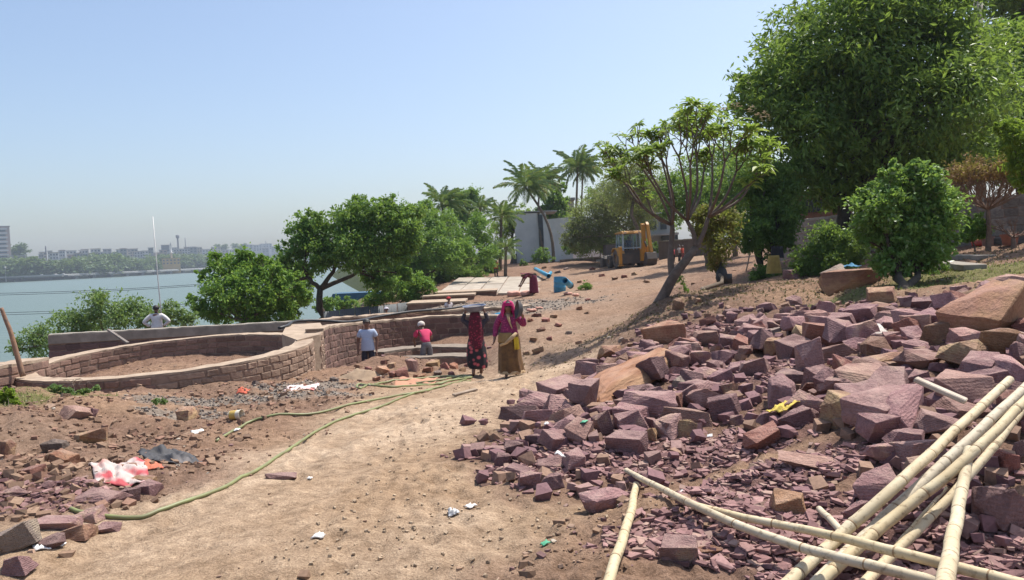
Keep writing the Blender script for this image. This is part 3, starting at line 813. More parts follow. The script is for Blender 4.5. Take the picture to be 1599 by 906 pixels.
# the blocks that can be told apart, by place and size in the photograph
U = [ # px, py, w, h, type, label
 (1038,522,60,46,'O','large orange boulder at the upper left edge of the purple heap'),
 (1000,574,30,36,'B','squared brown block standing upright on the long orange slab'),
 (1071,670,35,36,'B','square brown sandstone block at the lower edge of the heap'),
 (1016,678,22,20,'T','small tan block between purple blocks at the lower heap edge'),
 (947,778,76,50,'P','large purple block lying alone beside the top of the short bamboo'),
 (1193,684,60,36,'R','reddish brown block lying alone below the yellow cloth'),
 (1230,785,58,50,'T','squared yellow brown block near the small broken bamboo stub'),
 (1060,858,54,46,'P','pointed purple block under the crossing bamboo poles at bottom'),
 (1106,856,44,18,'O','thin flat orange stone beside the pointed purple block at bottom'),
 (1333,641,92,60,'B','big tan brown slab block in the centre right of the heap'),
 (1352,590,96,48,'K','big pink boulder behind the tan brown slab block'),
 (1294,551,82,34,'K','long pale pink stone left of the lime splashed rock'),
 (1297,599,46,50,'D','dark purple slab tilted upright beside the big pink boulder'),
 (1243,590,62,34,'D','wide dark purple block left of the upright dark slab'),
 (1270,604,36,28,'R','small reddish block wedged beside the dark upright slab'),
 (1132,637,48,46,'D','dark purple cube standing apart left of the yellow cloth'),
 (1211,542,36,34,'B','brown block among purple ones near the grey green stone'),
 (1350,525,64,30,'G','rock splashed with white lime near the top of the heap'),
 (1426,510,46,32,'R','reddish block below the stacked slabs at the heap crest'),
 (1354,489,36,22,'T','tan block at the crest of the heap below the bush trunk'),
 (1545,500,118,84,'T','largest yellow orange boulder at the upper right of the heap'),
 (1578,442,56,32,'K','pale pink slab behind the largest yellow boulder at right edge'),
 (1560,536,50,52,'O','orange boulder just below the largest yellow boulder'),
 (1509,532,52,36,'K','pink angular block left of the orange boulder at the right'),
 (1515,554,52,26,'O','low orange stone below the pink angular block at the right'),
 (1467,522,42,42,'B','brown grey block leaning left of the largest yellow boulder'),
 (1390,562,80,32,'B','long brown slab stone above the big pink boulder'),
 (1441,562,68,32,'K','flat pinkish tan stone right of the long brown slab stone'),
 (1529,578,68,32,'D','wide grey purple block above the bamboo tops'),
 (1541,601,56,52,'D','dark purple block directly behind the bamboo tops'),
 (1562,789,78,84,'D','big dark purple boulder at right edge beside the upright bamboo'),
 (1572,722,46,38,'R','brick red block under the bamboo at the right edge'),
 (1376,760,80,62,'P','large flat purple slab under the diagonal bamboo poles'),
 (1437,705,76,58,'P','large tilted purple block touching the upper diagonal bamboo'),
 (1267,714,106,28,'K','flat pink stone half buried in the soil above the brown cube'),
 (1396,650,36,28,'R','small reddish brown block right of the big tan slab block'),
 (1205,520,26,20,'S','grey green stone among purple blocks left of the pink stone'),
 (1378,463,42,28,'B','stack of brown slabs left of the round bush trunk'),
 (1092,607,56,36,'P','broad purple block right of the brown upright block'),
 (1060,601,24,26,'S','mossy grey stone behind the broad purple block'),
 (439,742,52,20,'P','flat purple stone lying alone in the middle of the track'),
 (100,718,46,30,'O','orange broken stone beside the torn cloth on the left'),
 (141,683,48,26,'B','brown boulder on the left bank above the torn cloth'),
 (49,734,42,20,'R','reddish stone half sunk in the bank at left edge'),
 (12,699,28,28,'B','brown stone at the left edge below the green weed'),
 (290,648,32,24,'B','brown stone by the gravel left of the yellow bucket'),
 (115,642,48,22,'K','pale stone bulging from the left bank under the round tank'),
 (145,645,14,16,'D','small dark stone right of the pale bulging stone on left bank'),
 (87,696,34,24,'S','grey brown stone above the orange broken stone on left'),
 (25,842,62,48,'S','large grey brown slab at the left edge of the picture'),
 (127,829,50,30,'B','brown block in the purple heap by the hose end'),
 (225,749,30,16,'T','tan stone under the dark plastic beside the torn cloth'),
 (598,578,22,16,'O','orange brick rubble block left in the pile at the pink man'),
 (645,573,17,22,'K','pinkish upright stone in the rubble pile beside the pink man'),
 (629,583,22,18,'R','red stone in the rubble pile below the upright pinkish stone'),
 (694,572,14,13,'R','small red block in rubble left of the woman with basin'),
 (709,572,15,13,'O','small orange block nearest the woman with basin'),
 (614,585,14,12,'R','small red chunk at the bottom of the rubble pile'),
 (676,567,24,14,'T','tan stone at the feet of the man in pink shirt'),
 (659,588,14,9,'O','flat orange chunk at the right foot of the rubble pile'),
 (1330,437,92,40,'B','large rounded brown boulder under the blue cloth'),
 (1060,476,18,22,'B','brown stone at the right foot of the flowering tree'),
 (1310,432,40,34,'S','grey boulder left of the large boulder with blue cloth'),
]
for (px, py, w_, h_, t, lab) in U: put_rock(px, py, w_, h_, t, lab, **({'tilt': (.15, -.42), 'rz': .25} if w_ == 118 else {}))
# the long orange slab
for k, (px, py, w_, h_, t) in enumerate([(575,577,13,9,'R'),(588,592,12,8,'O'),(612,570,15,10,'B'),(640,562,13,9,'S'),(705,584,11,7,'R'),(722,577,12,8,'B'),(540,586,12,8,'B'),(522,592,12,8,'S'),(668,578,15,10,'O'),(600,566,11,8,'R'),(652,588,12,8,'O'),(684,582,14,9,'S'),(560,573,11,7,'B'),(730,570,10,7,'R'),
  (400,598,14,10,'S'),(412,602,11,8,'S'),(345,612,12,7,'B')]):
    put_rock(px, py, w_, h_, t, {'R': 'red', 'O': 'orange', 'B': 'brown', 'S': 'grey'}[t]+' broken stone in the spoil below the walls', 'broken stones in the spoil')
for k, (px, py, w_, h_, t) in enumerate([(838,492,14,8,'R'),(852,500,12,7,'R'),(865,494,12,8,'B'),(828,500,10,7,'O'),(845,515,14,8,'B'),(872,508,12,7,'R'),(832,530,12,7,'B'),(858,528,10,6,'R'),(840,548,16,12,'B'),(822,552,12,8,'B'),(888,520,12,8,'S'),(905,535,10,6,'B'),(918,468,9,5,'R'),(905,482,10,6,'B'),(940,430,10,5,'R'),(960,435,9,5,'B'),(925,420,9,5,'R'),(975,432,10,5,'R'),(948,418,8,4,'B'),(990,428,9,5,'B'),(850,470,8,5,'S'),(905,440,8,5,'B'),(870,425,9,5,'S'),(885,420,9,4,'S'),(850,418,8,4,'B'),(1010,440,10,6,'B'),(1075,490,14,10,'B'),(1090,470,12,9,'B'),(985,540,14,9,'B'),(970,530,10,7,'S')]):
    put_rock(px, py, w_, h_, t, {'R': 'reddish', 'O': 'orange', 'B': 'brown', 'S': 'grey'}[t]+' broken stone lying on the upper track', 'broken stones on the upper track')
g1 = ground(905, 648); g2 = ground(1062, 562)
m_ = rock_mesh(557, .55, 3, 4); m_.materials.append(RM['O'])
o = link('stone_slab', m_)
gm = (g1+g2)/2; dv = g2-g1
o.location = (gm.x, gm.y, gm.z+.12)
o.rotation_euler = (R_(4), -math.atan2(dv.z, math.hypot(dv.x, dv.y))-.03, math.atan2(dv.y, dv.x))
Ls = dv.length; o.scale = (Ls*.98, .50, .62)
tag(o, 'long flat orange sandstone slab slanting through the purple heap', 'stone')
for t in np.linspace(.1, .9, 6): q = g1.lerp(g2, t); PLACED.append((q.x, q.y, .3, q.z+.3))
G_ = [(917,567,28,18),(823,617,32,18),(852,613,32,16),(859,644,30,30),(888,644,30,30),(943,665,34,42),(982,658,54,40),(979,692,54,42),(1012,658,34,22),(1041,671,29,27),
 (1047,648,34,19),(1022,616,36,27),(1102,584,40,24),(803,697,35,24),(762,700,24,15),(872,688,46,34),(786,718,28,28),(897,716,42,34),(860,725,42,24),(812,732,56,20),
 (826,752,40,36),(863,750,36,31),(835,685,26,20),(900,670,34,22),(860,668,30,20),(1245,652,55,36),(1271,651,20,26),(1179,576,44,30),(1186,527,44,28),(1240,547,46,40),
 (1290,481,28,27),(1314,508,48,36),(1297,514,36,24),(1304,529,38,30),(1340,540,42,27),(1393,528,30,25),(1389,505,36,25),(1386,487,30,20),(1585,506,32,44),(1591,551,30,40),
 (1508,639,46,26),(1467,661,70,38),(1371,670,57,52),(1418,681,56,36),(1378,705,50,36),(1440,735,50,40),(1595,705,30,40),(1341,800,45,40),
 (158,776,66,32),(202,773,26,24),(234,762,40,28),(86,815,72,28),(85,842,48,25),(169,824,38,18),(147,802,48,26),(27,880,46,36),(75,756,22,14),(18,769,38,20),(1150,575,34,26),(1140,535,34,24),(1075,545,40,28),(1110,520,34,24),(1165,505,34,24),(1055,560,36,24),(1160,610,30,24),(1200,650,34,26),(1225,500,32,24),(1260,505,34,24),(1330,565,34,22),(1430,590,40,26),(1465,600,40,26),(1490,610,36,26),(1150,655,26,18),(1440,475,30,20),(1480,470,30,20),(1500,455,30,18),(1540,450,30,20),(1420,470,30,18),(1240,470,26,18),(1200,480,26,18),
 (956,612,34,24),(930,620,30,24),(965,592,30,22),(905,628,30,24),(940,640,30,22),(1130,560,34,26),(1090,560,34,26),(1060,580,34,26),(1120,590,34,26)]
for (px, py, w_, h_) in G_:
    zz = zone(px, py); put_rock(px, py, w_, h_, 'P' if RCNT % 3 else 'D', GZ[zz][0], GZ[zz][1])
# fill the heap: blocks settle on whatever lies below them
rs = np.random.default_rng(77)
rs = np.random.default_rng(78)
hx0, hy0 = HEAP.min(0); hx1, hy1 = HEAP.max(0)
n_fill = 0; tries = 0
FILL = []
while n_fill < 300-len(G_)-60 and tries < 9000:
    tries += 1
    x, y = rs.uniform(hx0, hx1), rs.uniform(hy0, hy1)
    if poly_sd(np.array([x]), np.array([y]), HEAP)[0] < .12: continue
    mk = masks(np.array([x]), np.array([y]))
    if mk['shard'][0] > .45 and rs.uniform() < .93: continue
    z0 = gz(x, y)
    q = np.array([x, y, z0])-CAM
    dd = q@_f
    px = 799.5+FPX*(q@_r)/dd; py = 453-FPX*(q@_u)/dd
    if px > 1640 or px < 740: continue
    if py > 668 and rs.uniform() < .92: continue
    s = rs.uniform(.20, .40)*(1.0 if dd < 10 else 1.12)
    if dd > 10.5: s *= .8
    if py-.75*s*FPX/dd < np.interp(px, [1000, 1100, 1250, 1360, 1480, 1640], [508, 484, 470, 462, 452, 440]): continue
    near_ = [p for p in PLACED+FILL if (p[0]-x)**2+(p[1]-y)**2 < (.72*(p[2]+s*.5))**2]
    if near_:
        if len(near_) > 3 or rs.uniform() < .6: continue
        z0 = max(z0, min(.55*z0+.45*max(p[3] for p in near_), z0+.22))-.05
    flat = rs.uniform(.6, 1.0)
    t = rs.choice(['P', 'P', 'P', 'P', 'P', 'D', 'D', 'R', 'K', 'K', 'B'])
    o = bpy.data.objects.new('stone_block', rock_variant(t, int(rs.integers(22)))); COL.objects.link(o)
    o.scale = (s*rs.uniform(1.0, 1.5), s*rs.uniform(.8, 1.1), s*rs.uniform(.75, 1.1)*flat*1.3)
    o.rotation_euler = (rs.uniform(-.35, .35), rs.uniform(-.35, .35), rs.uniform(-3.1, 3.1))
    o.location = (x, y, z0+s*.28*flat)
    FILL.append((x, y, s*.5, z0+s*.75*flat))
    zz = zone(px, py); lab, grp = GZ[zz]
    if t in 'RKB':
        nm = {'R': 'reddish', 'K': 'pinkish', 'B': 'brown'}[t]
        lab = lab.replace('purple sandstone block', nm+' sandstone block'); grp = grp.replace('purple', nm)
    tag(o, lab, 'stone', grp); n_fill += 1
print('rocks', RCNT, n_fill)

# ---- rubble, chips and pebbles that nobody could count
def scatter(name, label, P, sizes, mats, flat=.35, seed=3, cols=None, nv=8):
    """one mesh of small angular stones; P = positions"""
    rs = np.random.default_rng(seed)
    Vs, Fs, Cs = [], [], []; n0 = 0
    T = []
    for k in range(nv):
        bm = bmesh.new(); m_n = 4+k % 3
        if flat < .4:
            a0 = np.sort(rs.uniform(0, 6.28, m_n+1)); rr_ = rs.uniform(.3, .55, m_n+1)
            for a_, r_ in zip(a0, rr_):
                for z_ in (-.5, .5): bm.verts.new((r_*math.cos(a_)*1.15, r_*math.sin(a_)*.8, z_*flat*rs.uniform(.5, 1.2)))
        else:
            for q in range(8): bm.verts.new(np.array([(q & 1)-.5, ((q >> 1) & 1)-.5, ((q >> 2) & 1)-.5])*rs.uniform(.45, 1.05, 3)*[1, .85, flat])
        r = bmesh.ops.convex_hull(bm, input=bm.verts)
        bmesh.ops.delete(bm, geom=[v for v in bm.verts if not v.link_faces], context='VERTS')
        bmesh.ops.triangulate(bm, faces=bm.faces)
        bm.verts.index_update()
        T.append((np.array([v.co[:] for v in bm.verts]), np.array([[v.index for v in f.verts] for f in bm.faces]))); bm.free()
    for i, p in enumerate(P):
        v, f = T[i % nv]
        a = rs.uniform(0, 6.28); tx, ty = rs.normal(0, .22, 2)
        Rm = np.array(Euler((tx, ty, a)).to_matrix())
        Vs.append((v*sizes[i])@Rm.T+p); Fs.append(f+n0); n0 += len(v)
        Cs.append(np.repeat(cols[i][None], len(v), 0))
    o = npmesh(name, np.vstack(Vs), np.vstack(Fs), mats, col=np.vstack(Cs))
    tag(o, label, None, None, 'stuff'); return o
def tintmat(name, rough=.9):
    m, N, L, b = newmat(name)
    a = N.new('ShaderNodeAttribute'); a.attribute_name = 'tint'
    n = noise_node(N, L, 40, 4)
    v = ramp(N, L, n.outputs[0], [(.3, (.75, .75, .75)), (.65, (1.12, 1.12, 1.12))]).outputs[0]
    L.new(mix(N, L, 1.0, a.outputs['Color'], v, 'MULTIPLY'), b.inputs['Base Color'])
    b.inputs['Roughness'].default_value = rough; b.inputs['Specular IOR Level'].default_value = .25
    return m
M['chips'] = tintmat('stone_chips')
def sample(n, dens, seed, rmin=2.6, rmax=40, spread=40):
    """points on the ground, even in the picture: distance drawn on a log scale"""
    rs = np.random.default_rng(seed)
    r = np.exp(rs.uniform(math.log(rmin), math.log(rmax), n)); t = np.radians(rs.uniform(-spread, spread, n))
    x, y = r*np.sin(t), r*np.cos(t)
    m = masks(x, y); p = dens(x, y, m)
    k = rs.uniform(0, 1, n) < p
    x, y = x[k], y[k]
    return np.stack([x, y, HF(x, y)], 1), rs
# purple chips
P_, rs = sample(70000, lambda x, y, m: np.clip(np.clip(m['shard']*1.1-.15, 0, 1)*.8+m['heap']*.10, 0, 1)*(np.hypot(x, y) < 17), 5, 2.6, 17)
P_ = P_[:14000]; n = len(P_)
pc_ = np.array([[.28,.16,.15],[.235,.13,.125],[.31,.185,.17],[.19,.105,.10],[.33,.22,.18]])[rs.integers(0, 5, n)]*rs.uniform(.8, 1.15, (n, 1))
scatter('stone_chips', 'purple stone chips strewn between the blocks', P_+[0, 0, .008], rs.uniform(.025, .09, n)*np.clip(rs.uniform(.6, 1.5, n), 0, 2), M['chips'], .22, 5, pc_)
# middle sized rubble in the heap
P_, rs = sample(9000, lambda x, y, m: m['heap']*.5*(1-.6*m['shard']), 6, 3.5, 17)
P_ = P_[:750]; n = len(P_)
pc_ = np.array([[.24,.135,.14],[.20,.11,.115],[.27,.17,.15],[.17,.095,.10],[.27,.17,.12]])[rs.integers(0, 5, n)]*rs.uniform(.8, 1.15, (n, 1))
scatter('rubble', 'small purple rubble filling the heap', P_+[0, 0, .03], rs.uniform(.07, .17, n), M['chips'], .7, 6, pc_)
# pebbles and clods on the banks
P_, rs = sample(60000, lambda x, y, m: (m['rough']*.36*np.clip(.45+2.4*fbm(x*.9, y*.9, 81, 3), .05, 1)*(1+1.2*(x < -1.5))+.007)*(1-.75*m['heap'])*(1-.8*m['shard'])*(x > shore_x(y)+5), 8, 2.8, 60)
P_ = P_[:12000]; n = len(P_)
pc_ = np.array([[.25,.16,.105],[.19,.12,.08],[.31,.21,.15],[.36,.24,.17],[.42,.36,.29],[.22,.13,.12]])[rs.choice(6, n, p=[.3,.27,.18,.12,.04,.09])]*rs.uniform(.75, 1.1, (n, 1))
dist = np.hypot(P_[:, 0], P_[:, 1])
scatter('pebbles', 'pebbles and clods on the bare earth', P_+[0, 0, .004], (.008+.035*rs.uniform(0, 1, n)**2.5+.06*(rs.uniform(0, 1, n) > .975))*(1+dist*.04), M['chips'], .6, 8, pc_)
# clods of earth on the left bank and tiny ones on the track
P_, rs = sample(60000, lambda x, y, m: np.where((x < -1.4) & (y < 14.5) & (y > 3), m['rough']*.55*np.clip(.35+2.6*fbm(x*1.1, y*1.1, 85, 3), .03, 1), .05*m['sand'])*(np.hypot(x, y) < 17), 18, 3, 17)
P_ = P_[:4500]; n = len(P_)
pc_ = np.array([[.235,.15,.10],[.19,.118,.078],[.28,.185,.125],[.26,.15,.105]])[rs.integers(0, 4, n)]*rs.uniform(.75, 1.12, (n, 1))
tr_ = P_[:, 0] > -1.4; pc_[tr_] = np.array([.40,.30,.205])*rs.uniform(.7, 1.1, (tr_.sum(), 1))
scatter('clods', 'clods of brown earth on the left bank', P_+[0, 0, .006], np.where(P_[:, 0] < -1.4, .02+.09*rs.uniform(0, 1, n)**2.2, .012+.018*rs.uniform(0, 1, n)), M['chips'], .7, 18, pc_)
# grey gravel heap
P_, rs = sample(60000, lambda x, y, m: m['grav']*.8, 9, 8, 45)
P_ = P_[:9000]; n = len(P_)
pc_ = np.array([[.29,.25,.21],[.24,.205,.175],[.34,.29,.24],[.2,.17,.15]])[rs.integers(0, 4, n)]*rs.uniform(.8, 1.1, (n, 1))
scatter('gravel', 'grey gravel spread beside the round tank', P_+[0, 0, .01], rs.uniform(.018, .05, n)*(1+.03*np.hypot(P_[:,0],P_[:,1])*(P_[:,1] > 25)), M['chips'], .8, 9, pc_)
# white scraps of paper and lime

# ------------------------------------------------------------------ trees and plants
M['bark'] = plain('bark', (.19,.145,.105), (.10,.075,.055), 7, .95, .6, .03)
M['darkbark'] = plain('dark_bark', (.10,.075,.055), (.05,.04,.03), 7, .95, .6, .03)
M['palebark'] = plain('pale_bark', (.36,.29,.22), (.21,.16,.12), 9, .95, .6, .02)
M['drytwig'] = plain('dry_twigs', (.25,.165,.12), (.14,.09,.065), 9, .95, .3, .01)
LM = {'mango': leafmat('mango_leaves', (0.075,0.147,0.036), (0.188,0.300,0.060), .46, .42, (.20,.26,.035)),
      'bush': leafmat('round_bush_leaves', (0.090,0.188,0.045), (0.195,0.352,0.090), .46, .34, (.25,.33,.16)),
      'dark': leafmat('dark_leaves', (0.063,0.132,0.039), (0.135,0.240,0.054), .46, .5, (.14,.22,.04)),
      'mid': leafmat('green_leaves', (0.087,0.177,0.039), (0.180,0.323,0.060), .38, .5, (.2,.3,.05)),
      'bright': leafmat('bright_leaves', (0.090,0.198,0.034), (0.180,0.336,0.054), .42, .5, (.25,.37,.06)),
      'lime': leafmat('yellow_green_leaves', (0.126,0.210,0.021), (0.252,0.357,0.032), .45, .5, (.34,.42,.05)),
      'grey': leafmat('grey_green_leaves', (.17,.175,.085), (.27,.27,.14), .46, .6, (.26,.22,.12)),
      'shore': leafmat('shore_shrub_leaves', (0.105,0.180,0.060), (0.210,0.315,0.112), .36, .5, (.24,.28,.14)),
      'tan': leafmat('yellowing_leaves', (0.138,0.127,0.034), (0.241,0.207,0.057), .35, .6, (.30,.17,.07)),
      'rust': leafmat('dry_rust_leaves', (0.240,0.110,0.050), (0.360,0.190,0.090), .25, .7, (.18,.10,.06)),
      'palm': leafmat('palm_leaflets', (0.083,0.147,0.053), (0.188,0.262,0.090), .25, .45, (.26,.22,.07)),
      'plum': leafmat('frangipani_leaves', (0.130,0.210,0.035), (0.220,0.320,0.060), .42, .45, (.30,.36,.10)),
      'far': leafmat('far_leaves', (0.068,0.115,0.047), (0.121,0.176,0.068), .25, .6, (.12,.15,.07))}

def leaf_cloud(C, size, ratio, rs, up=.5, droop=.25, tint=None, fold=.18, outward=None, ow=.6):
    """a leaf at each point of C: a folded diamond, two faces"""
    n = len(C)
    d = rs.normal(size=(n, 3))
    if outward is not None: d = d*.7+outward*ow
    d[:, 2] -= droop
    d /= np.linalg.norm(d, axis=1)[:, None]
    nn = rs.normal(size=(n, 3)); nn[:, 2] += up*2.2
    s = np.cross(d, nn); s /= np.linalg.norm(s, axis=1)[:, None]+1e-9
    nn = np.cross(s, d)
    L_ = size*rs.uniform(.65, 1.25, n)[:, None]; W = L_*ratio
    a = C-d*L_*.5; b = C+d*L_*.5
    l = C-d*L_*.05-s*W*.5+nn*W*fold; r = C-d*L_*.05+s*W*.5+nn*W*fold
    V = np.stack([a, l, b, r], 1).reshape(-1, 3)
    i = np.arange(n)[:, None]*4
    Fq = np.concatenate([i+np.array([[0, 1, 2]]), i+np.array([[0, 2, 3]])])
    t = tint if tint is not None else rs.uniform(0, 1, n)
    t = np.clip(t+rs.normal(0, .18, n), 0, 1)
    col = np.stack([t, rs.uniform(0, 1, n), t*0], 1)
    return V, Fq, np.repeat(col, 4, 0)
def crown_mesh(name, blobs, nclump, per, size, ratio, mat, parent, seed, clump_r=.28, shell=.45, droop=.25, up=.5, flat=1.0):
    """leaves in clumps spread through overlapping round masses; returns the clump centres"""
    rs = np.random.default_rng(seed)
    Cn = np.array([b[0] for b in blobs]); Rn = np.array([b[1] for b in blobs])
    p = Rn**2.2; p /= p.sum()
    k = rs.choice(len(blobs), nclump, p=p)
    d = rs.normal(size=(nclump, 3)); d /= np.linalg.norm(d, axis=1)[:, None]
    rad = rs.uniform(0, 1, nclump)**shell
    cc = Cn[k]+d*(Rn[k]*rad)[:, None]*[1, 1, flat]
    # ragged outline: some clumps reach past the mass, some are missing
    cc += rs.normal(0, .10, (nclump, 3))*Rn[k][:, None]
    cr = clump_r*Rn[k]*rs.uniform(.6, 1.3, nclump)
    m = rs.poisson(per, nclump)
    idx = np.repeat(np.arange(nclump), m)
    off = rs.normal(size=(len(idx), 3))*(cr[idx]*.55)[:, None]*[1, 1, .75]
    C = cc[idx]+off
    ct = rs.uniform(.05, .95, nclump)[idx]
    V, Fq, col = leaf_cloud(C, size, ratio, rs, up, droop, ct, outward=d[idx])
    npmesh(name, V, Fq, mat, parent, col=col)
    return cc, k
def limb(mb, a, b, ra, rb, rs, sag=.12, n=5, sides=6):
    a = np.asarray(a, float); b = np.asarray(b, float)
    L_ = np.linalg.norm(b-a)
    pts = [a+(b-a)*t+np.array([*(rs.normal(0, .05, 2)*L_), 0])*math.sin(math.pi*t)+np.array([0, 0, sag*L_])*math.sin(math.pi*t)*(.5) for t in np.linspace(0, 1, n)]
    mb.tube([tuple(p) for p in pts], list(np.linspace(ra, rb, n)), sides)
    return pts
def tree(name, label, base, blobs_px, d, kind, nclump, per, leaf, ratio, seed, trunk_r=.14, fork=None, group=None, cat='tree', bark='bark', clump_r=.30, shell=.45, droop=.25, spread=.8, stems=1, twigs=2, parts=('trunk', 'crown'), up=.5, flat=1.0):
    rs = np.random.default_rng(seed)
    blobs = []
    for (px, py, r) in blobs_px:
        rm = r*d/FPX
        blobs.append((at(px, py, d+rs.uniform(-1, 1)*rm*spread), rm))
    base = np.array(base, float)
    e = empty(name, tuple(base), 0, label, cat, group)
    bl = [(c-base, r) for c, r in blobs]
    cen = np.mean([c for c, r in bl], 0)
    cc, k = crown_mesh(parts[1], bl, nclump, per, leaf, ratio, LM[kind], e, seed, clump_r, shell, droop, up, flat)
    mb = MB()
    top = np.array([cen[0]*.5, cen[1]*.5, min(c[2]-r*.2 for c, r in bl)]) if fork is None else np.asarray(fork)-base
    for s in range(stems):
        off = np.array([rs.uniform(-1, 1), rs.uniform(-1, 1), 0])*trunk_r*(1.5 if stems > 1 else 0)
        tp = top+off*2.5
        limb(mb, off*.4+[0, 0, -.25], tp, trunk_r*1.25, trunk_r*.75, rs, .0, 6, 9)
        sub_ = [i for i in range(len(bl)) if i % stems == s]
        sub_.sort(key=lambda i: bl[i][0][0]); ng = 3 if len(sub_) >= 6 else 1
        grp_ = [sub_[q*len(sub_)//ng:(q+1)*len(sub_)//ng] for q in range(ng)]; fk = {}
        for gq in grp_:
            if ng == 1: fk.update({i: tp for i in gq}); continue
            mq = np.mean([bl[i][0] for i in gq], 0); f_ = tp+(mq-tp)*.48; f_[2] -= .06*np.linalg.norm(mq-tp)
            limb(mb, tp-[0, 0, .05], f_, trunk_r*.68, trunk_r*.42, rs, -.05, 6, 8); fk.update({i: f_ for i in gq})
        for i, (c, r) in enumerate(bl):
            if i % stems != s: continue
            p = limb(mb, fk[i], c, trunk_r*(.55 if ng == 1 else .34), trunk_r*.14, rs, .10, 5, 6)
            own = cc[k == i]
            for q in own[:twigs]: limb(mb, p[-2] if rs.uniform() < .5 else p[-1], q, trunk_r*.2, trunk_r*.06, rs, .05, 4, 4)
    mb.build(parts[0], M[bark], e, True)
    return e
def gb(px, d, dz=0):
    """foot of a plant that stands at a column of the photograph, d metres away"""
    p = at(px, 450, d); return np.array([p[0], p[1], gz(p[0], p[1])+dz])

# the big dark tree on the right, and what grows round it
tree('mango_tree', 'huge dark green broadleaf tree filling the upper right corner', gb(1318, 26), [(1330,60,105),(1425,55,105),(1255,115,85),(1188,150,45),(1235,195,85),(1330,175,115),(1450,150,115),(1515,110,75),(1385,240,95),(1480,205,75),(1285,265,65),(1228,262,50),(1165,128,30),(1400,-30,90),(1470,15,60),(1330,-20,70),(1250,60,50),(1350,290,50),(1450,270,60),(1295,305,30),(1400,295,40)],
     26, 'mango', 1750, 50, .24, .34, 11, .26, at(1318, 318, 26), bark='darkbark', droop=.35, clump_r=.26, twigs=3)
tree('understory_tree', 'dark understory tree in deep shade behind the dry brown bush', gb(1540, 29), [(1500,235,48),(1555,245,45),(1470,270,40),(1600,240,45),(1530,200,45),(1440,295,30),(1350,300,35),(1300,300,30)], 29, 'dark', 520, 36, .2, .45, 48, .15, bark='darkbark')
tree('pale_green_tree', 'light green tree behind the huge dark tree at the right edge', gb(1590, 33), [(1570,70,40),(1585,130,55),(1600,190,50),(1560,170,40),(1610,100,50),(1560,240,40),(1600,250,40)],
     33, 'bright', 420, 45, .26, .35, 12, .18, bark='darkbark')
tree('dark_leaf_tree', 'very dark tree top behind the concrete pole at the upper right', gb(1640, 40), [(1560,5,45),(1600,0,50),(1640,20,60),(1580,-40,50)], 40, 'dark', 300, 45, .28, .4, 13, .2, bark='darkbark')
mb = MB(); pb_ = gb(1534, 30); pt_ = at(1537, -60, 30)
mb.tube([tuple(pb_-[0, 0, .3]), (pb_[0], pb_[1], pt_[2])], [.19, .15], 12)
tag(mb.build('concrete_pole', M['concrete'], None, True), 'grey concrete pole rising behind the crown of the huge dark tree', 'pole')
tree('round_bush', 'round bright green bush tree standing at the back of the stone heap', ground(1416, 452), [(1415,322,51),(1371,325,37),(1461,325,39),(1393,288,28),(1440,285,30),(1471,350,26),(1360,355,28),(1419,372,48),(1399,400,32),(1447,393,32),(1427,262,16),(1387,268,14),(1455,268,12),(1354,300,14),(1430,252,8),(1399,258,8),(1470,276,9),(1343,318,9),(1494,338,10),(1350,375,11),(1486,375,11)],
     14.4, 'bush', 950, 34, .092, .58, 14, .075, at(1416, 425, 14.4), bark='darkbark', clump_r=.30, shell=.36, spread=.9, stems=3, cat='bush', droop=.1)
tree('dark_shrub_tree', 'slim dark green shrub tree right of the yellowing small tree', gb(1192, 24), [(1200,300,38),(1192,340,40),(1217,328,38),(1178,365,28),(1207,372,32),(1227,285,24),(1168,300,24),(1195,270,22)],
     24, 'dark', 520, 34, .13, .5, 15, .08, at(1194, 400, 24), bark='darkbark', stems=3, cat='tree')
tree('low_shrub', 'low dark shrub at the foot of the slim dark shrub tree', gb(1195, 23.2), [(1190,428,16),(1205,432,14),(1178,434,10)], 23.2, 'dark', 90, 26, .10, .45, 16, .02, cat='shrub', parts=('stems', 'foliage'))
tree('yellowing_tree', 'small thin tree with yellowing leaves and a black bag on its trunk', ground(1121, 455), [(1112,350,26),(1120,384,24),(1098,338,18),(1136,345,20),(1119,410,14),(1090,365,14),(1140,375,14)],
     20.5, 'tan', 260, 22, .10, .5, 17, .055, at(1120, 425, 20.5), bark='bark', clump_r=.45, twigs=5)
tree('creeper_mound', 'dark green creeper mound at the foot of the boundary wall', gb(1300, 20.5), [(1290,375,26),(1262,408,24),(1318,382,24),(1300,412,26),(1335,400,20),(1240,425,16),(1280,440,12)], 20.5, 'dark', 420, 30, .09, .45, 18, .02, cat='shrub', parts=('stems', 'foliage'))
tree('fern_shrub', 'bright ferny shrub beside the dry brown bush by the boundary wall', gb(1522, 18.8), [(1520,350,17),(1532,362,14),(1510,366,12)], 18.8, 'bright', 120, 26, .13, .25, 19, .02, cat='shrub', parts=('stems', 'foliage'))
tree('yellow_green_tree', 'yellow green foliage of a young tree cut by the right edge', gb(1625, 17), [(1585,205,22),(1592,250,22),(1563,197,10),(1598,285,18),(1620,230,40),(1580,225,14)], 17, 'lime', 230, 30, .14, .3, 20, .05)
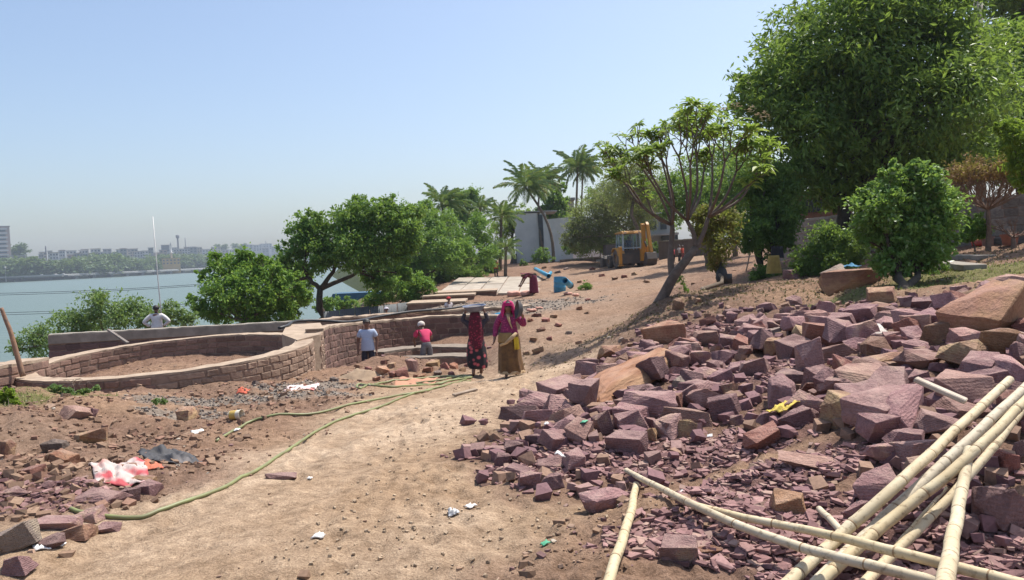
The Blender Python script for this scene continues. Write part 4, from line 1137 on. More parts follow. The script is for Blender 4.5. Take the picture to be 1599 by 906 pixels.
# garden trees behind the flowering tree
tree('garden_tree', 'mid green garden tree seen through the flowering tree branches', gb(1105, 46), [(1060,300,34),(1100,308,36),(1150,285,40),(1172,320,28),(1125,340,30),(1050,325,22)], 46, 'mid', 380, 34, .24, .45, 21, .14, group='garden trees')
tree('garden_tree', 'dark green garden tree right behind the flowering tree crown', gb(1150, 52), [(1090,275,34),(1130,250,36),(1165,255,34),(1195,262,30),(1110,300,30),(1160,290,36)], 52, 'dark', 330, 34, .24, .45, 47, .16, group='garden trees')
tree('spiky_tree', 'brownish sparse tree left of the flowering tree top', gb(985, 62), [(962,262,22),(985,285,28),(1005,262,26),(975,310,28),(1015,300,26),(1035,280,24)], 62, 'grey', 340, 34, .22, .34, 22, .16, bark='bark', clump_r=.4, twigs=5)
tree('thorn_tree', 'wide grey green thorn tree with pale bare branches left of the backhoe', gb(985, 68), [(930,340,34),(902,352,24),(958,325,36),(985,298,30),(912,372,26),(955,365,32),(1000,340,28),(890,375,16),(945,300,22),(1015,305,24),(975,275,20)], 68, 'grey', 760, 40, .24, .36, 23, .22, at(985, 362, 68), bark='palebark', clump_r=.34, twigs=6)
tree('low_shrub', 'dark hedge in shade left of the backhoe', gb(930, 73), [(888,388,12),(905,386,14),(928,382,16),(952,382,16),(975,380,16),(995,380,14),(1020,384,12)], 73, 'dark', 340, 34, .2, .5, 24, .04, cat='hedge', parts=('stems', 'foliage'))
tree('low_shrub', 'light green shrub against the grey building wall', gb(846, 79), [(845,398,12),(838,405,9),(854,404,9)], 79, 'mid', 70, 26, .2, .5, 25, .03, cat='shrub', parts=('stems', 'foliage'))
tree('low_shrub', 'tiny dark shrub at the corner of the grey building', gb(818, 76), [(816,411,6),(822,413,5)], 76, 'dark', 26, 22, .18, .5, 26, .03, cat='shrub', parts=('stems', 'foliage'))
# trees along the lake
tree('shore_shrub', 'sprawling pale green shrub behind the left end of the parapet', gb(150, 28), [(60,530,28),(108,502,24),(148,478,24),(182,493,30),(215,482,20),(140,518,32),(230,500,20),(268,484,14),(30,545,16),(255,502,18),(290,498,18),(95,545,24),(150,462,10)], 28, 'shore', 520, 26, .14, .42, 27, .05, clump_r=.42, twigs=5, cat='shrub', stems=3)
tree('lakeside_tree', 'bright green bushy tree right behind the parapet man', gb(385, 33), [(345,420,24),(382,412,26),(415,425,26),(328,455,26),(370,455,34),(420,460,32),(450,440,20),(350,488,28),(400,492,30),(440,482,24),(470,462,15),(300,470,12),(388,396,10),(320,485,18),(337,401,9),(372,399,9),(407,404,9),(432,419,10),(318,430,12),(468,445,10)], 33, 'bright', 620, 34, .17, .5, 28, .10, stems=3, clump_r=.32)
tree('lakeside_tree', 'tall dark lakeside tree with a forked bare trunk', gb(489, 38), [(470,368,24),(455,395,22),(500,360,28),(545,345,32),(590,340,28),(622,350,28),(636,385,26),(600,385,34),(550,388,34),(500,398,30),(470,428,18),(452,450,12),(585,425,22),(640,335,22),(442,415,18),(445,445,14),(560,318,18),(610,322,18),(480,345,18),(600,445,18),(635,430,18)], 38, 'mid', 820, 40, .2, .5, 29, .19, at(500, 450, 38), bark='darkbark', clump_r=.32, twigs=3)
tree('lakeside_tree', 'dark foliage between the bright bushy tree and the forked trunk', gb(452, 43), [(450,425,20),(466,462,20),(442,468,18),(455,490,14),(475,440,14),(432,440,16)], 43, 'dark', 260, 36, .2, .5, 50, .10, bark='darkbark')
tree('lakeside_tree', 'fresh green tree right of the tall dark lakeside tree', gb(665, 62), [(655,348,24),(690,350,24),(662,400,28),(640,432,24),(690,392,28),(635,400,18),(668,325,14)], 62, 'mid', 420, 36, .22, .5, 30, .14, bark='darkbark')
tree('lakeside_tree', 'bright leafy tree in front of the tallest palms, left of the grey building', gb(735, 68), [(722,368,24),(748,360,22),(762,388,22),(705,412,24),(735,410,22),(765,415,16),(745,338,12)], 68, 'bright', 380, 36, .22, .5, 31, .14, bark='darkbark')
tree('lakeside_tree', 'leafy green trees filling the gap between the tall dark tree and the ramp', gb(640, 56), [(600,400,24),(640,395,26),(680,380,26),(615,430,24),(655,425,26),(700,400,26),(725,395,22),(680,345,20),(760,400,20),(640,360,22)], 56, 'mid', 420, 36, .24, .5, 49, .14, bark='darkbark')
tree('lakeside_bush', 'dark green undergrowth below the fresh green tree by the steps', gb(690, 64), [(690,425,22),(720,430,18),(745,430,16),(668,438,16)], 64, 'dark', 240, 34, .2, .5, 32, .05, cat='bush', parts=('stems', 'foliage'))
tree('lakeside_bush', 'bright green bush behind the corrugated sheet fence', gb(620, 44), [(600,458,20),(632,452,22),(655,446,18),(580,470,14),(645,465,14),(670,448,12)], 44, 'bright', 260, 32, .17, .5, 33, .05, cat='bush', parts=('stems', 'foliage'))
tree('lakeside_bush', 'pale green bush low at the water left of the forked trunk', gb(530, 50), [(515,478,14),(535,474,12),(550,480,12),(500,480,10)], 50, 'mid', 120, 30, .18, .5, 34, .04, cat='bush', parts=('stems', 'foliage'))
tree('background_tree', 'pale green tree between two palms on the skyline', gb(725, 88), [(722,308,18),(740,305,14),(708,315,14),(730,330,20),(715,345,20)], 88, 'mid', 220, 30, .3, .5, 35, .2)
tree('background_tree', 'round leafed dark tree behind the roof of the grey building', gb(866, 96), [(864,312,16),(850,305,10),(872,292,12),(855,330,16),(880,320,12),(872,350,22)], 96, 'mid', 220, 30, .38, .6, 36, .2)
tree('background_tree', 'yellow green tree behind the leaning palm', gb(800, 92), [(800,345,18),(815,335,14),(785,360,18),(830,350,16),(790,330,12)], 92, 'lime', 200, 28, .32, .4, 37, .2)
tree('background_tree', 'dark trees behind the thorn tree on the skyline', gb(1010, 100), [(930,310,20),(1010,320,30),(1040,345,24),(900,335,16)], 100, 'dark', 240, 30, .35, .5, 38, .25)
# weeds
tree('weed', 'trailing green creeper below the left end of the round tank', ground(110, 612), [(85,606,9),(105,610,9),(130,612,8),(150,607,6),(115,618,7)], 12.4, 'shore', 90, 22, .045, .55, 39, .008, cat='weed', parts=('stems', 'foliage'), flat=.6)
tree('weed', 'bright yellow green weed at the left edge', ground(12, 640), [(12,618,12),(20,630,9),(2,625,10)], 10.6, 'lime', 70, 24, .05, .6, 40, .008, cat='weed', parts=('stems', 'foliage'))
tree('weed', 'small grey green weed on the bank by the gravel', ground(250, 632), [(245,627,6),(256,628,5)], 11.6, 'shore', 26, 14, .05, .4, 41, .006, cat='weed', parts=('stems', 'foliage'))
tree('weed', 'low green weed among rubble right of the blue drum', ground(916, 455), [(912,447,8),(920,450,7)], 41, 'mid', 40, 20, .14, .4, 42, .01, cat='weed', parts=('stems', 'foliage'))
tree('weed', 'sparse weed on the slope at the foot of the flowering tree', ground(1062, 450), [(1060,440,9),(1068,448,8)], 18.6, 'mid', 30, 12, .06, .4, 43, .006, cat='weed', parts=('stems', 'foliage'))
tree('weed', 'green weeds right of the round bush trunk on the grass', ground(1470, 430), [(1455,425,12),(1475,420,9),(1440,432,9)], 15.5, 'bright', 70, 20, .06, .35, 44, .006, cat='weed', parts=('stems', 'foliage'))

# grass by the garden steps: single blades, too many to count
P_, rs = sample(90000, lambda x, y, m: m['grass']*.9*((x > 4) | (np.hypot(x, y) < 14)), 12, 8, 26)
P_ = P_[:14000]; n = len(P_)
d_ = rs.normal(size=(n, 3)); d_[:, 2] = rs.uniform(.7, 2.2, n); d_ /= np.linalg.norm(d_, axis=1)[:, None]
hgt = rs.uniform(.03, .09, n)[:, None]; wd = rs.normal(size=(n, 3)); wd[:, 2] = 0; wd /= np.linalg.norm(wd, axis=1)[:, None]
V = np.stack([P_-wd*.008, P_+wd*.008, P_+d_*hgt], 1).reshape(-1, 3)
Fq = np.arange(n*3).reshape(-1, 3)
tt = np.clip(rs.uniform(0, 1, n), 0, 1)
tag(npmesh('grass', V, Fq, leafmat('grass_blades', (.10,.15,.035), (.24,.25,.09), .3, .6, (.36,.29,.15)), col=np.repeat(np.stack([tt, rs.uniform(0, 1, n), tt], 1), 3, 0)), 'short patchy grass by the garden steps', None, None, 'stuff')

# fallen dry leaves under the trees
P_, rs = sample(60000, lambda x, y, m: np.exp(-((x-at(1120,470,17)[0])**2/9+(y-17.5)**2/5))+.6*np.exp(-((x-9.5)**2/14+(y-17)**2/9)), 13, 10, 26)
P_ = P_[:5000]
V, Fq, col = leaf_cloud(P_+[0, 0, .015], .075, .5, rs, up=2.0, droop=0)
tag(npmesh('leaf_litter', V, Fq, leafmat('dry_leaf_litter', (.16,.11,.07), (.30,.22,.14), .1, .8, (.12,.08,.05)), col=col), 'dry leaf litter under the flowering tree', None, None, 'stuff')

# ---- palms
def frond_mesh(seed, L_=1.0):
    rs = np.random.default_rng(seed)
    n = 26; t = np.linspace(0, 1, n)
    x = t*L_*.92; z = .34*L_*t-.62*L_*t**2.1
    V = []; Fs = []; col = []
    for i in range(n-1):                       # midrib
        w_ = .012*(1-t[i]*.8)
        V += [(x[i], -w_, z[i]), (x[i+1], -w_*.8, z[i+1]), (x[i+1], w_*.8, z[i+1]), (x[i], w_, z[i])]
        Fs.append([len(V)-4, len(V)-3, len(V)-2, len(V)-1]); c = .8+rs.uniform(-.1, .1)
        col += [(c, .95 if rs.uniform() < .4 else .2, 0)]*4
    for i in range(3, n):
        for s in (-1, 1):
            l = L_*.30*math.sin(math.pi*min(1, .12+t[i]*.86))**.7*rs.uniform(.8, 1.1)+.03
            a = np.array([x[i], 0, z[i]]); dr = np.array([.55+rs.normal(0, .08), s*.75, -.35-rs.uniform(0, .5)]); dr /= np.linalg.norm(dr)
            e = a+dr*l; m_ = a+dr*l*.5+np.array([0, 0, .04*L_])
            w_ = np.array([.028, 0, .006])*L_
            V += [tuple(a-w_*.5), tuple(m_-w_), tuple(e), tuple(m_+w_)]
            Fs.append([len(V)-4, len(V)-3, len(V)-2, len(V)-1])
            c = rs.uniform(0, 1); col += [(c, rs.uniform(0, .98), 0)]*4
    return V, Fs, col
FM = []
for k in range(5):
    V, Fs, col = frond_mesh(300+k)
    o = npmesh('frond', V, np.array(Fs), LM['palm'], None, col=np.array(col)); me = o.data; bpy.data.objects.remove(o); FM.append(me)
def palm(label, head_px, base_px, d, frond_px, nf, seed, bend=0.0, wind=.25, tr=.14, double=None):
    frond_px *= .93; nf = int(nf*1.15)
    rs = random.Random(seed)
    base = gb(base_px, d); head = at(head_px[0], head_px[1], d)
    e = empty('palm_tree', tuple(base), 0, label, 'palm tree', 'palms by the lake')
    h = head-base
    side = np.array([1, 0, 0])*bend
    pts = [h*t+side*math.sin(math.pi*t)+np.array([0, 0, -.3 if t == 0 else 0]) for t in np.linspace(0, 1, 9)]
    mb = MB(); mb.tube([tuple(p) for p in pts], list(np.linspace(tr*1.3, tr*.75, 9)), 9); mb.build('trunk', M['bark'], e, True)
    fl = frond_px*d/FPX
    for i in range(nf):
        az = i*2.39996+rs.uniform(-.3, .3)
        q = i/(nf-1)
        pitch = 1.15-1.75*q+rs.uniform(-.15, .15)          # young fronds upright, old ones hanging
        o = bpy.data.objects.new('frond', FM[rs.randrange(5)]); COL.objects.link(o); o.parent = e
        dx, dy = math.cos(az)*math.cos(pitch)+wind, math.sin(az)*math.cos(pitch)
        az2 = math.atan2(dy, dx); pit2 = math.atan2(math.sin(pitch), math.hypot(dx, dy))
        o.location = tuple(h+np.array([math.cos(az2)*.08, math.sin(az2)*.08, -.03*i/nf]))
        o.rotation_euler = (rs.uniform(-.3, .3), -pit2, az2)
        s = fl*rs.uniform(.85, 1.15)*(1.0 if q < .8 else .85)
        o.scale = (s, s, s)
    mb = MB(); mb.lathe([(.01, -.25), (.16, -.1), (.17, .1), (.05, .4), (.005, .5)], tuple(h), 8); mb.build('crown_shaft', M['bark'], e, True)
    return e
palm('leaning coconut palm bending left in front of the grey building', (820, 292), 866, 80, 50, 26, 1, bend=.9, wind=.35)
palm('tallest straight coconut palm on the skyline above the thorn tree', (902, 262), 899, 88, 44, 28, 2, wind=.2)
palm('coconut palm farthest left, behind the fresh green tree', (690, 318), 702, 75, 42, 26, 3, wind=.4)
palm('small skyline palm right of the pale green tree', (750, 326), 752, 86, 30, 18, 4, wind=.15)
palm('yellowish palm close left of the grey building', (783, 338), 782, 70, 36, 20, 5, wind=.2)
palm('young low palm at the corner of the grey building', (790, 388), 790, 63, 30, 16, 6, wind=.1, tr=.12)
palm('second palm close behind the leaning coconut palm', (843, 283), 853, 86, 42, 24, 7, bend=-.4, wind=.35, tr=.12)
palm('slim second trunk palm right beside the tallest palm', (910, 268), 907, 90, 36, 18, 8, wind=.3, tr=.11)

# ---- the flowering tree with bare forking branches (frangipani)
def rosette(seed, n=9, L_=.25):
    rs = np.random.default_rng(seed); V = []; Fs = []; col = []
    for i in range(n):
        az = i*2.4+rs.uniform(-.2, .2); el = rs.uniform(-.15, .75); l = L_*rs.uniform(.7, 1.15); wd_ = l*.14
        d = np.array([math.cos(az)*math.cos(el), math.sin(az)*math.cos(el), math.sin(el)]); s = np.array([-math.sin(az), math.cos(az), 0])
        up = np.cross(s, d)*-1
        b0 = d*.02; m1 = d*l*.45+np.array([0, 0, .02]); m2 = d*l*.75-np.array([0, 0, .01]); tip = d*l-np.array([0, 0, .05*l/.2])
        k = len(V)
        V += [b0, m1-s*wd_, m2-s*wd_*.9, tip, m2+s*wd_*.9, m1+s*wd_, m1-np.array([0, 0, .012]), m2-np.array([0, 0, .012])]
        Fs += [[k, k+1, k+6], [k, k+6, k+5], [k+1, k+2, k+7], [k+1, k+7, k+6], [k+6, k+7, k+4], [k+6, k+4, k+5], [k+2, k+3, k+7], [k+7, k+3, k+4]]
        c = rs.uniform(0, 1); col += [(c, rs.uniform(0, 1), 0)]*8
    o = npmesh('leaf_cluster', np.array(V), np.array(Fs), LM['plum'], None, col=np.array(col)); me = o.data; bpy.data.objects.remove(o); return me
ROS = [rosette(400+k, 9+k % 4) for k in range(5)]
def frangipani():
    rs = random.Random(5)
    d0 = 18.0
    base = np.array(ground(1031, 471))
    e = empty('frangipani_tree', tuple(base), 0, 'leaning grey frangipani tree with bare forking branches and leaf tufts', 'tree')
    def q(px, py, dz=0): return at(px, py, d0+dz)-base
    mb = MB(); tips = []
    def seg(pts, r0, r1):
        p = smooth_path([np.array(x) for x in pts], 4)
        mb.tube([tuple(x) for x in p], list(np.linspace(r0, r1, len(p))), 8)
    seg([q(1024, 482), q(1036, 462), q(1052, 432, -.1), (q(1070, 408, -.1)), q(1086, 388)], .145, .085)
    seg([q(1050, 436), q(1047, 405, .2), q(1049, 375, .3), q(1050, 352, .3)], .085, .055)
    seg([q(1086, 388), q(1083, 365), q(1073, 345)], .065, .046)
    seg([q(1080, 396), q(1096, 370), q(1106, 340)], .065, .046)
    limbs = [((1050,352,.3),(1002,322,0),(976,286,.2)),((1106,340,0),(1155,312,.2),(1178,275,.3)),((1050,352,.3),(1012,330,.1),(990,300,-.2)),((1050,352,.3),(1030,305,.2),(1003,262,.1)),((1050,352,.3),(1046,300,.5),(1032,245,.8)),
             ((1073,345,0),(1072,300,-.3),(1060,245,-.5)),((1073,345,0),(1088,300,.2),(1088,245,.3)),((1073,345,0),(1042,315,-.6),(1018,275,-.9)),
             ((1106,340,0),(1112,295,.3),(1112,245,.5)),((1106,340,0),(1132,310,0),(1150,268,-.1)),((1106,340,0),(1138,318,-.4),(1168,290,-.5)),
             ((1106,340,0),(1122,300,-.7),(1132,252,-1.0)),((1050,352,.3),(1025,340,.7),(1010,310,1.0)),((1073,345,0),(1092,310,.8),(1100,262,1.2)),((1073,345,0),(1078,305,-.8),(1078,255,-1.2)),((1050,352,.3),(1052,315,-.3),(1042,265,-.6))]
    def grow(p, dr, l, r, lev):
        if lev == 0:
            tips.append((p, dr)); return
        n = 3 if rs.random() < .22 else 2
        ph = rs.uniform(0, 6.28)
        ax = dr.cross(Vector((0.3, .7, .1))).normalized()
        for k in range(n):
            a = ph+k*2*math.pi/n+rs.uniform(-.4, .4)
            nd_ = (dr+(Matrix.Rotation(a, 3, dr) @ ax)*rs.uniform(.26, .60)+Vector((rs.uniform(-.16, .10), 0, rs.uniform(.05, .36)))).normalized()
            ll = l*rs.uniform(.6, 1.3)
            end = p+nd_*ll
            mid = p+nd_*ll*.5+Vector((rs.uniform(-.04, .04), rs.uniform(-.04, .04), -.07))*ll
            if rs.random() < .42: tips.append((end, nd_))
            mb.tube([p, mid, end], [r, r*.86, r*.74], 6, True)
            grow(end, nd_, l*.82, r*.72, lev-1)
    for (a, b, c) in limbs:
        A, B, C = q(*a), q(*b), q(*c)
        seg([A, B, C], .036, .023)
        tips.append((Vector(C), Vector((0, 0, 1)))) if rs.random() < .5 else None
        grow(Vector(C), (Vector(C)-Vector(B)).normalized(), .36*rs.uniform(.6, 1.12), .022, 4 if rs.random() < .35 else 3)
    mb.build('trunk', M['palebark_f'], e, True)
    rs.shuffle(tips)
    for k, (p, dr) in enumerate(tips[:298]):
        o = bpy.data.objects.new('leaf_cluster', ROS[rs.randrange(5)]); COL.objects.link(o); o.parent = e
        o.location = p; s = rs.uniform(.75, 1.3); 
        if p.x > (q(1120, 200))[0]: s *= 1.35
        elif rs.random() < .35: s *= .6
        o.scale = (s, s, s); o.rotation_euler = (rs.uniform(-.4, .4), rs.uniform(-.4, .4), rs.uniform(0, 6.28))
    # a few heads of white flowers at the top right
    fm = plain('cream_petals', (.78,.70,.62), (.66,.52,.42), 20, .6, 0)
    for k, (px, py) in enumerate([(1150,166),(1187,180),(1196,186),(1172,172),(1130,170)]):
        c = q(px, py, rs.uniform(-.4, .4)); mb2 = MB()
        for j in range(16):
            a = rs.uniform(0, 6.28); t = c+np.array([rs.uniform(-.12, .12), rs.uniform(-.12, .12), rs.uniform(-.05, .08)])
            for pz in range(5):
                b_ = a+pz*1.2566; v = np.array([math.cos(b_), math.sin(b_), .35])*.035; s_ = np.array([-math.sin(b_), math.cos(b_), 0])*.016
                mb2.add([t, t+v*.6-s_, t+v, t+v*.6+s_], [(0, 1, 2, 3)])
        mb2.build('flower_cluster', fm, e)['kind'] = 'stuff'
    return len(tips)
M['palebark_f'] = plain('frangipani_bark', (.17,.125,.098), (.085,.065,.052), 8, .9, .6, .02)
print('tips', frangipani())

# ---- dry brown bush of bare twigs
def dry_bush(label, base, top_px, d, n0, lev, seed, rust, name='dry_bush'):
    rs = random.Random(seed)
    base = np.array(base); e = empty(name, tuple(base), 0, label, 'bush')
    mb = MB(); tips = []
    fork = Vector(at(top_px[0], top_px[1], d)-base)
    mb.tube([(0, 0, -.2), tuple(fork*.5+Vector((.03, 0, 0))), tuple(fork)], [.075, .06, .05], 7)
    def grow(p, dr, l, r, k):
        end = p+dr*l
        mb.tube([p, p+dr*l*.5+Vector((rs.uniform(-.03, .03), rs.uniform(-.03, .03), 0)), end], [r*.8, r*.65, r*.5], 4, False)
        if k == 0: tips.append(end); return
        for _ in range(3 if rs.random() < .5 else 2):
            v = (dr+Vector((rs.gauss(0, .42), rs.gauss(0, .42), rs.gauss(.22, .25)))).normalized()
            grow(end, v, l*rs.uniform(.6, .9), r*.68, k-1)
    for i in range(n0):
        a = i*2*math.pi/n0; v = Vector((math.cos(a)*.95, math.sin(a)*.95, rs.uniform(.25, 1.0))).normalized()
        grow(fork, v, top_px[2], .028, lev)
    mb.build('twigs', M['drytwig'], e)
    if rust:
        T = np.array([t[:] for t in tips]); rn = np.random.default_rng(seed)
        zc = np.percentile(T[:, 2], 45); T = T[T[:, 2] > zc]
        C = np.repeat(T, 7, 0)+rn.normal(0, .06, (len(T)*7, 3))
        V, Fq, col = leaf_cloud(C, .085, .5, rn, .3, .3)
        npmesh('dry_leaves', V, Fq, LM['rust'], e, col=col)
    return e
dry_bush('dry brown bush with rust coloured dead leaves against the boundary wall', gb(1543, 18.6), (1543, 328, .40), 18.6, 26, 4, 3, True)
dry_bush('leafless twiggy shrub behind the right hand flower pot', gb(1582, 18.2), (1582, 372, .22), 18.2, 6, 3, 4, False)

# ------------------------------------------------------------------ buildings and site works in the middle distance
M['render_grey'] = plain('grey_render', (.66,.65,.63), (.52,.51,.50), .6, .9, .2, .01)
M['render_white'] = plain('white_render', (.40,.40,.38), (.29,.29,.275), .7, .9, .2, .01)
M['roofgrey'] = plain('roof_slab', (.34,.33,.31), (.22,.21,.2), 1.2, .9, .2, .01)
M['darkwall'] = plain('dark_plaster', (.17,.13,.115), (.11,.085,.075), 1.5, .95, .4, .02)
M['glassdark'] = plain('dark_glass', (.05,.06,.07), (.03,.035,.04), 2, .15, 0)
M['wood'] = plain('grey_wood', (.36,.28,.21), (.22,.16,.11), 6, .85, .4, .01)
def zbase(p): return gz(p[0], p[1])
def wall_box(mb, a, b, ztop, zbot, thick):
    """a wall panel between two plan points"""
    a = Vector((a[0], a[1], 0)); b = Vector((b[0], b[1], 0)); t = (b-a).normalized(); n = Vector((-t.y, t.x, 0))*thick
    V = []
    for z in (zbot, ztop): V += [(a.x, a.y, z), (b.x, b.y, z), (b.x+n.x, b.y+n.y, z), (a.x+n.x, a.y+n.y, z)]
    mb.add(V, [(3,2,1,0), (4,5,6,7), (0,1,5,4), (1,2,6,5), (2,3,7,6), (3,0,4,7)])
d = 84
B = empty('grey_building', tuple(at(850, 412, d)), 0, 'blocky grey rendered building behind the leaning palm', 'building')
ob = np.array(B.location)
def rel(p): return (p[0]-ob[0], p[1]-ob[1], p[2]-ob[2])
def panel(name, px0, px1, ytop, d0, d1, dep, mat, par, orig, zb=-3):
    a, b = np.array(at(px0, ytop, d0)), np.array(at(px1, ytop, d1)); zt = .5*(a[2]+b[2])
    m_ = MB(); wall_box(m_, a-orig, b-orig, zt-orig[2], zb, dep); return m_.build(name, mat, par)
panel('wall', 803, 852, 333, 86, 86, 6, M['render_grey'], B, ob)
panel('wing_wall', 848, 893, 341, 83.2, 79.5, 5, M['render_grey'], B, ob)
panel('roof', 801, 870, 329.5, 85.8, 85.8, 6.6, M['roofgrey'], B, ob, float(at(801, 333, 85.8)[2]-ob[2])+.02)
m_ = MB(); a = at(845, 372, 85.9)-ob; m_.box(tuple(a), (.5, .12, 5.2)); m_.build('door_recess', M['glassdark'], B)
m_ = MB(); a = at(797, 410, 85.9)-ob; m_.box((a[0]+.5, a[1], a[2]+.2), (.5, .16, 1.5)); m_.build('window', M['glassdark'], B)
B2 = empty('cream_building', tuple(at(885, 330, 100)), 0, 'cream flat roofed building edge showing between palm and thorn tree', 'building')
o2 = np.array(B2.location)
panel('wall', 866, 896, 314, 100, 100, 5, plain('cream_render', (.55,.50,.42), None, 1, .9, .1), B2, o2, -8)
panel('roof', 864, 898, 309, 99.6, 99.6, 6, M['roofgrey'], B2, o2, float(at(864, 314, 99.6)[2]-o2[2])+.03)
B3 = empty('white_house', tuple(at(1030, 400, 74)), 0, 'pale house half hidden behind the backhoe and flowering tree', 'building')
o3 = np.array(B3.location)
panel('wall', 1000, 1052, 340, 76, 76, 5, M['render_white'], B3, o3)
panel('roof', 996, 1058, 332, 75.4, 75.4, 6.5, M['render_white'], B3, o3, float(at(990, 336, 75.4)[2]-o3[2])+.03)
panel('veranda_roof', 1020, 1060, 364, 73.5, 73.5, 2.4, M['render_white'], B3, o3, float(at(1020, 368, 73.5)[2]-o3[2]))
for px in (1006, 1020, 1036):
    m_ = MB(); m_.box(tuple(at(px, 352, 75.95)-o3), (.6, .16, .8)); m_.build('window', M['glassdark'], B3)
m_ = MB(); m_.box(tuple(at(1046, 378, 75.95)-o3), (1.6, .2, 1.6)); m_.build('doorway', M['glassdark'], B3)
bk = empty('block_wall', tuple(at(968, 405, 66)), 0, 'dark plastered box wall left of the yellow backhoe', 'wall')
ok_ = np.array(bk.location)
panel('wall', 946, 998, 381, 66, 66, 2.2, M['darkwall'], bk, ok_, -1)
panel('coping', 944.5, 999, 379.6, 65.95, 65.95, 2.35, M['concrete'], bk, ok_, float(at(946, 381, 65.95)[2]-ok_[2])+.004)
m_ = MB(); m_.box(tuple(at(962, 406, 65)-ok_), (3.2, 1.6, .16)); m_.build('plinth', M['concrete'], bk)
kw = empty('low_wall', (0, 0, 0), 0, 'low dark wall running from the grey building towards the backhoe', 'wall')
wall_core(kw, [tuple(at(874, 407, 74)), tuple(at(950, 401, 70))], .4, -.6, M['darkwall'], cap=(.08, .05), capmat=M['concrete'])
kw2 = empty('low_wall', (0, 0, 0), 0, 'dark garden wall behind the backhoe and its workers', 'wall')
wall_core(kw2, [tuple(at(1028, 378, 70)), tuple(at(1110, 372, 60))], .4, -.2, M['darkwall'], cap=(.08, .05), capmat=M['concrete'])
sh = empty('brick_shed', tuple(at(1268, 335, 36)), 0, 'small dark brick shed with pale roof edge above the boundary wall', 'shed')
os_ = np.array(sh.location)
panel('wall', 1236, 1330, 303, 36, 36, 3, plain('shed_brick', (.20,.11,.08), (.12,.07,.055), 5, .95, .4, .02), sh, os_)
panel('roof', 1230, 1336, 297, 35.6, 35.6, 3.8, M['concrete'], sh, os_, float(at(1230, 302, 35.6)[2]-os_[2])+.02)
m_ = MB(); m_.box(tuple(at(1268, 322, 35.98)-os_), (.9, .1, .6)); m_.build('window', M['glassdark'], sh)

# pale concrete ramp of slabs and the steps that go down to the water
rp = empty('slab_ramp', (0, 0, 0), 0, 'pale concrete ramp laid in slabs above the dark steps', 'ramp')
n1, n2, f1, f2 = [np.array(at(*q)) for q in ((678,461,45),(842,457,45),(716,434,62),(846,431,62))]
M['paleslab'] = plain('pale_slab', (.40,.35,.285), (.26,.215,.17), 1.2, .95, .3, .01, vary=.08)
for i in range(5):
    t0, t1 = i/5+.006, (i+1)/5-.006
    for j in range(2):
        s0, s1 = j/2+.004, (j+1)/2-.004
        def pt(t, s): return (n1*(1-t)+n2*t)*(1-s)+(f1*(1-t)+f2*t)*s
        q = [pt(t0, s0), pt(t1, s0), pt(t1, s1), pt(t0, s1)]
        V = [tuple(p-[0, 0, .25]) for p in q]+[tuple(p+[0, 0, .02*((i+j) % 2)]) for p in q]
        m_ = MB(); m_.add(V, [(3,2,1,0), (4,5,6,7), (0,1,5,4), (1,2,6,5), (2,3,7,6), (3,0,4,7)]); m_.build('slab', M['paleslab'], rp)
q = [n1, n2, f2, f1]; V = [tuple(p-[0, 0, 1.6]) for p in q]+[tuple(p-[0, 0, .06]) for p in q]
m_ = MB(); m_.add(V, [(3,2,1,0), (4,5,6,7), (0,1,5,4), (1,2,6,5), (2,3,7,6), (3,0,4,7)]); m_.build('base', M['mortar'], rp)
st = empty('stone_steps', (0, 0, 0), 0, 'dark broad steps below the pale slab ramp, going down to the lake', 'steps')
for (x0, x1, yt, yb, dd) in ((678,775,458.5,464,44.2),(660,740,464.5,474,42.4),(636,725,475.5,488,39.5)):
    a, b = at(x0, yt, dd), at(x1, yt+(-2), dd)
    m_ = MB(); wall_box(m_, a, b, .5*(a[2]+b[2]), a[2]-1.4, 2.4); m_.build('step', M['wallstone'], st)
    m_ = MB(); wall_box(m_, a-[.05, .06, 0], b-[-.05, .06, 0], .5*(a[2]+b[2])+.09, .5*(a[2]+b[2])+.005, 2.5); m_.build('tread', M['cement'], st)

# corrugated sheet fence by the lake
M['sheet'] = plain('galvanised_sheet', (.10,.11,.12), (.06,.065,.07), 3, .6, .1, .005, metal=.2)
fe = empty('sheet_fence', (0, 0, 0), 0, 'dark corrugated sheet fence between the forked tree and the steps', 'fence')
fa, fb = np.array(at(505, 487, 35)), np.array(at(640, 473, 41))
for k in range(6):
    a = fa+(fb-fa)*(k/6+.003); b = fa+(fb-fa)*((k+1)/6-.003)
    t = (b-a); Ln = np.hypot(t[0], t[1]); n_ = np.array([-t[1], t[0], 0])/Ln
    V = []; Fs = []; N_ = 25
    for i in range(N_):
        p = a+t*i/(N_-1)+n_*(.025*math.cos(i*math.pi/1.5)+.004*(k % 2))
        V += [(p[0], p[1], p[2]-1.7), (p[0], p[1], p[2]+.02*((k*7) % 3))]
    for i in range(N_-1): Fs.append((2*i, 2*i+2, 2*i+3, 2*i+1))
    o = pymesh('sheet', V, Fs, M['sheet'], fe, True); md = o.modifiers.new('s', 'SOLIDIFY'); md.thickness = .006
for k in range(4):
    p = fa+(fb-fa)*(k/3); m_ = MB(); m_.box((p[0], p[1]+.09, p[2]-.8), (.07, .07, 1.8)); m_.build('post', M['wood'], fe)
# blue boat roof / tarpaulin seen low through the trees
m_ = MB()
p = at(562, 466, 62)
m_.prism([(-2.4, 0), (2.4, 0), (1.9, 1.0), (-1.9, 1.0)], 1, -1.2, 1.2)
kiosk = m_.build('kiosk', plain('blue_paint', (.04,.11,.19), None, 2, .6, 0), None)
kiosk.location = tuple(p-[0, 0, .5]); tag(kiosk, 'blue canopy by the water seen behind the forked tree', 'canopy')
m_ = MB(); m_.box((0, 0, -.7), (3.6, 1.8, 1.35)); m_.build('counter', M['render_white'], kiosk)

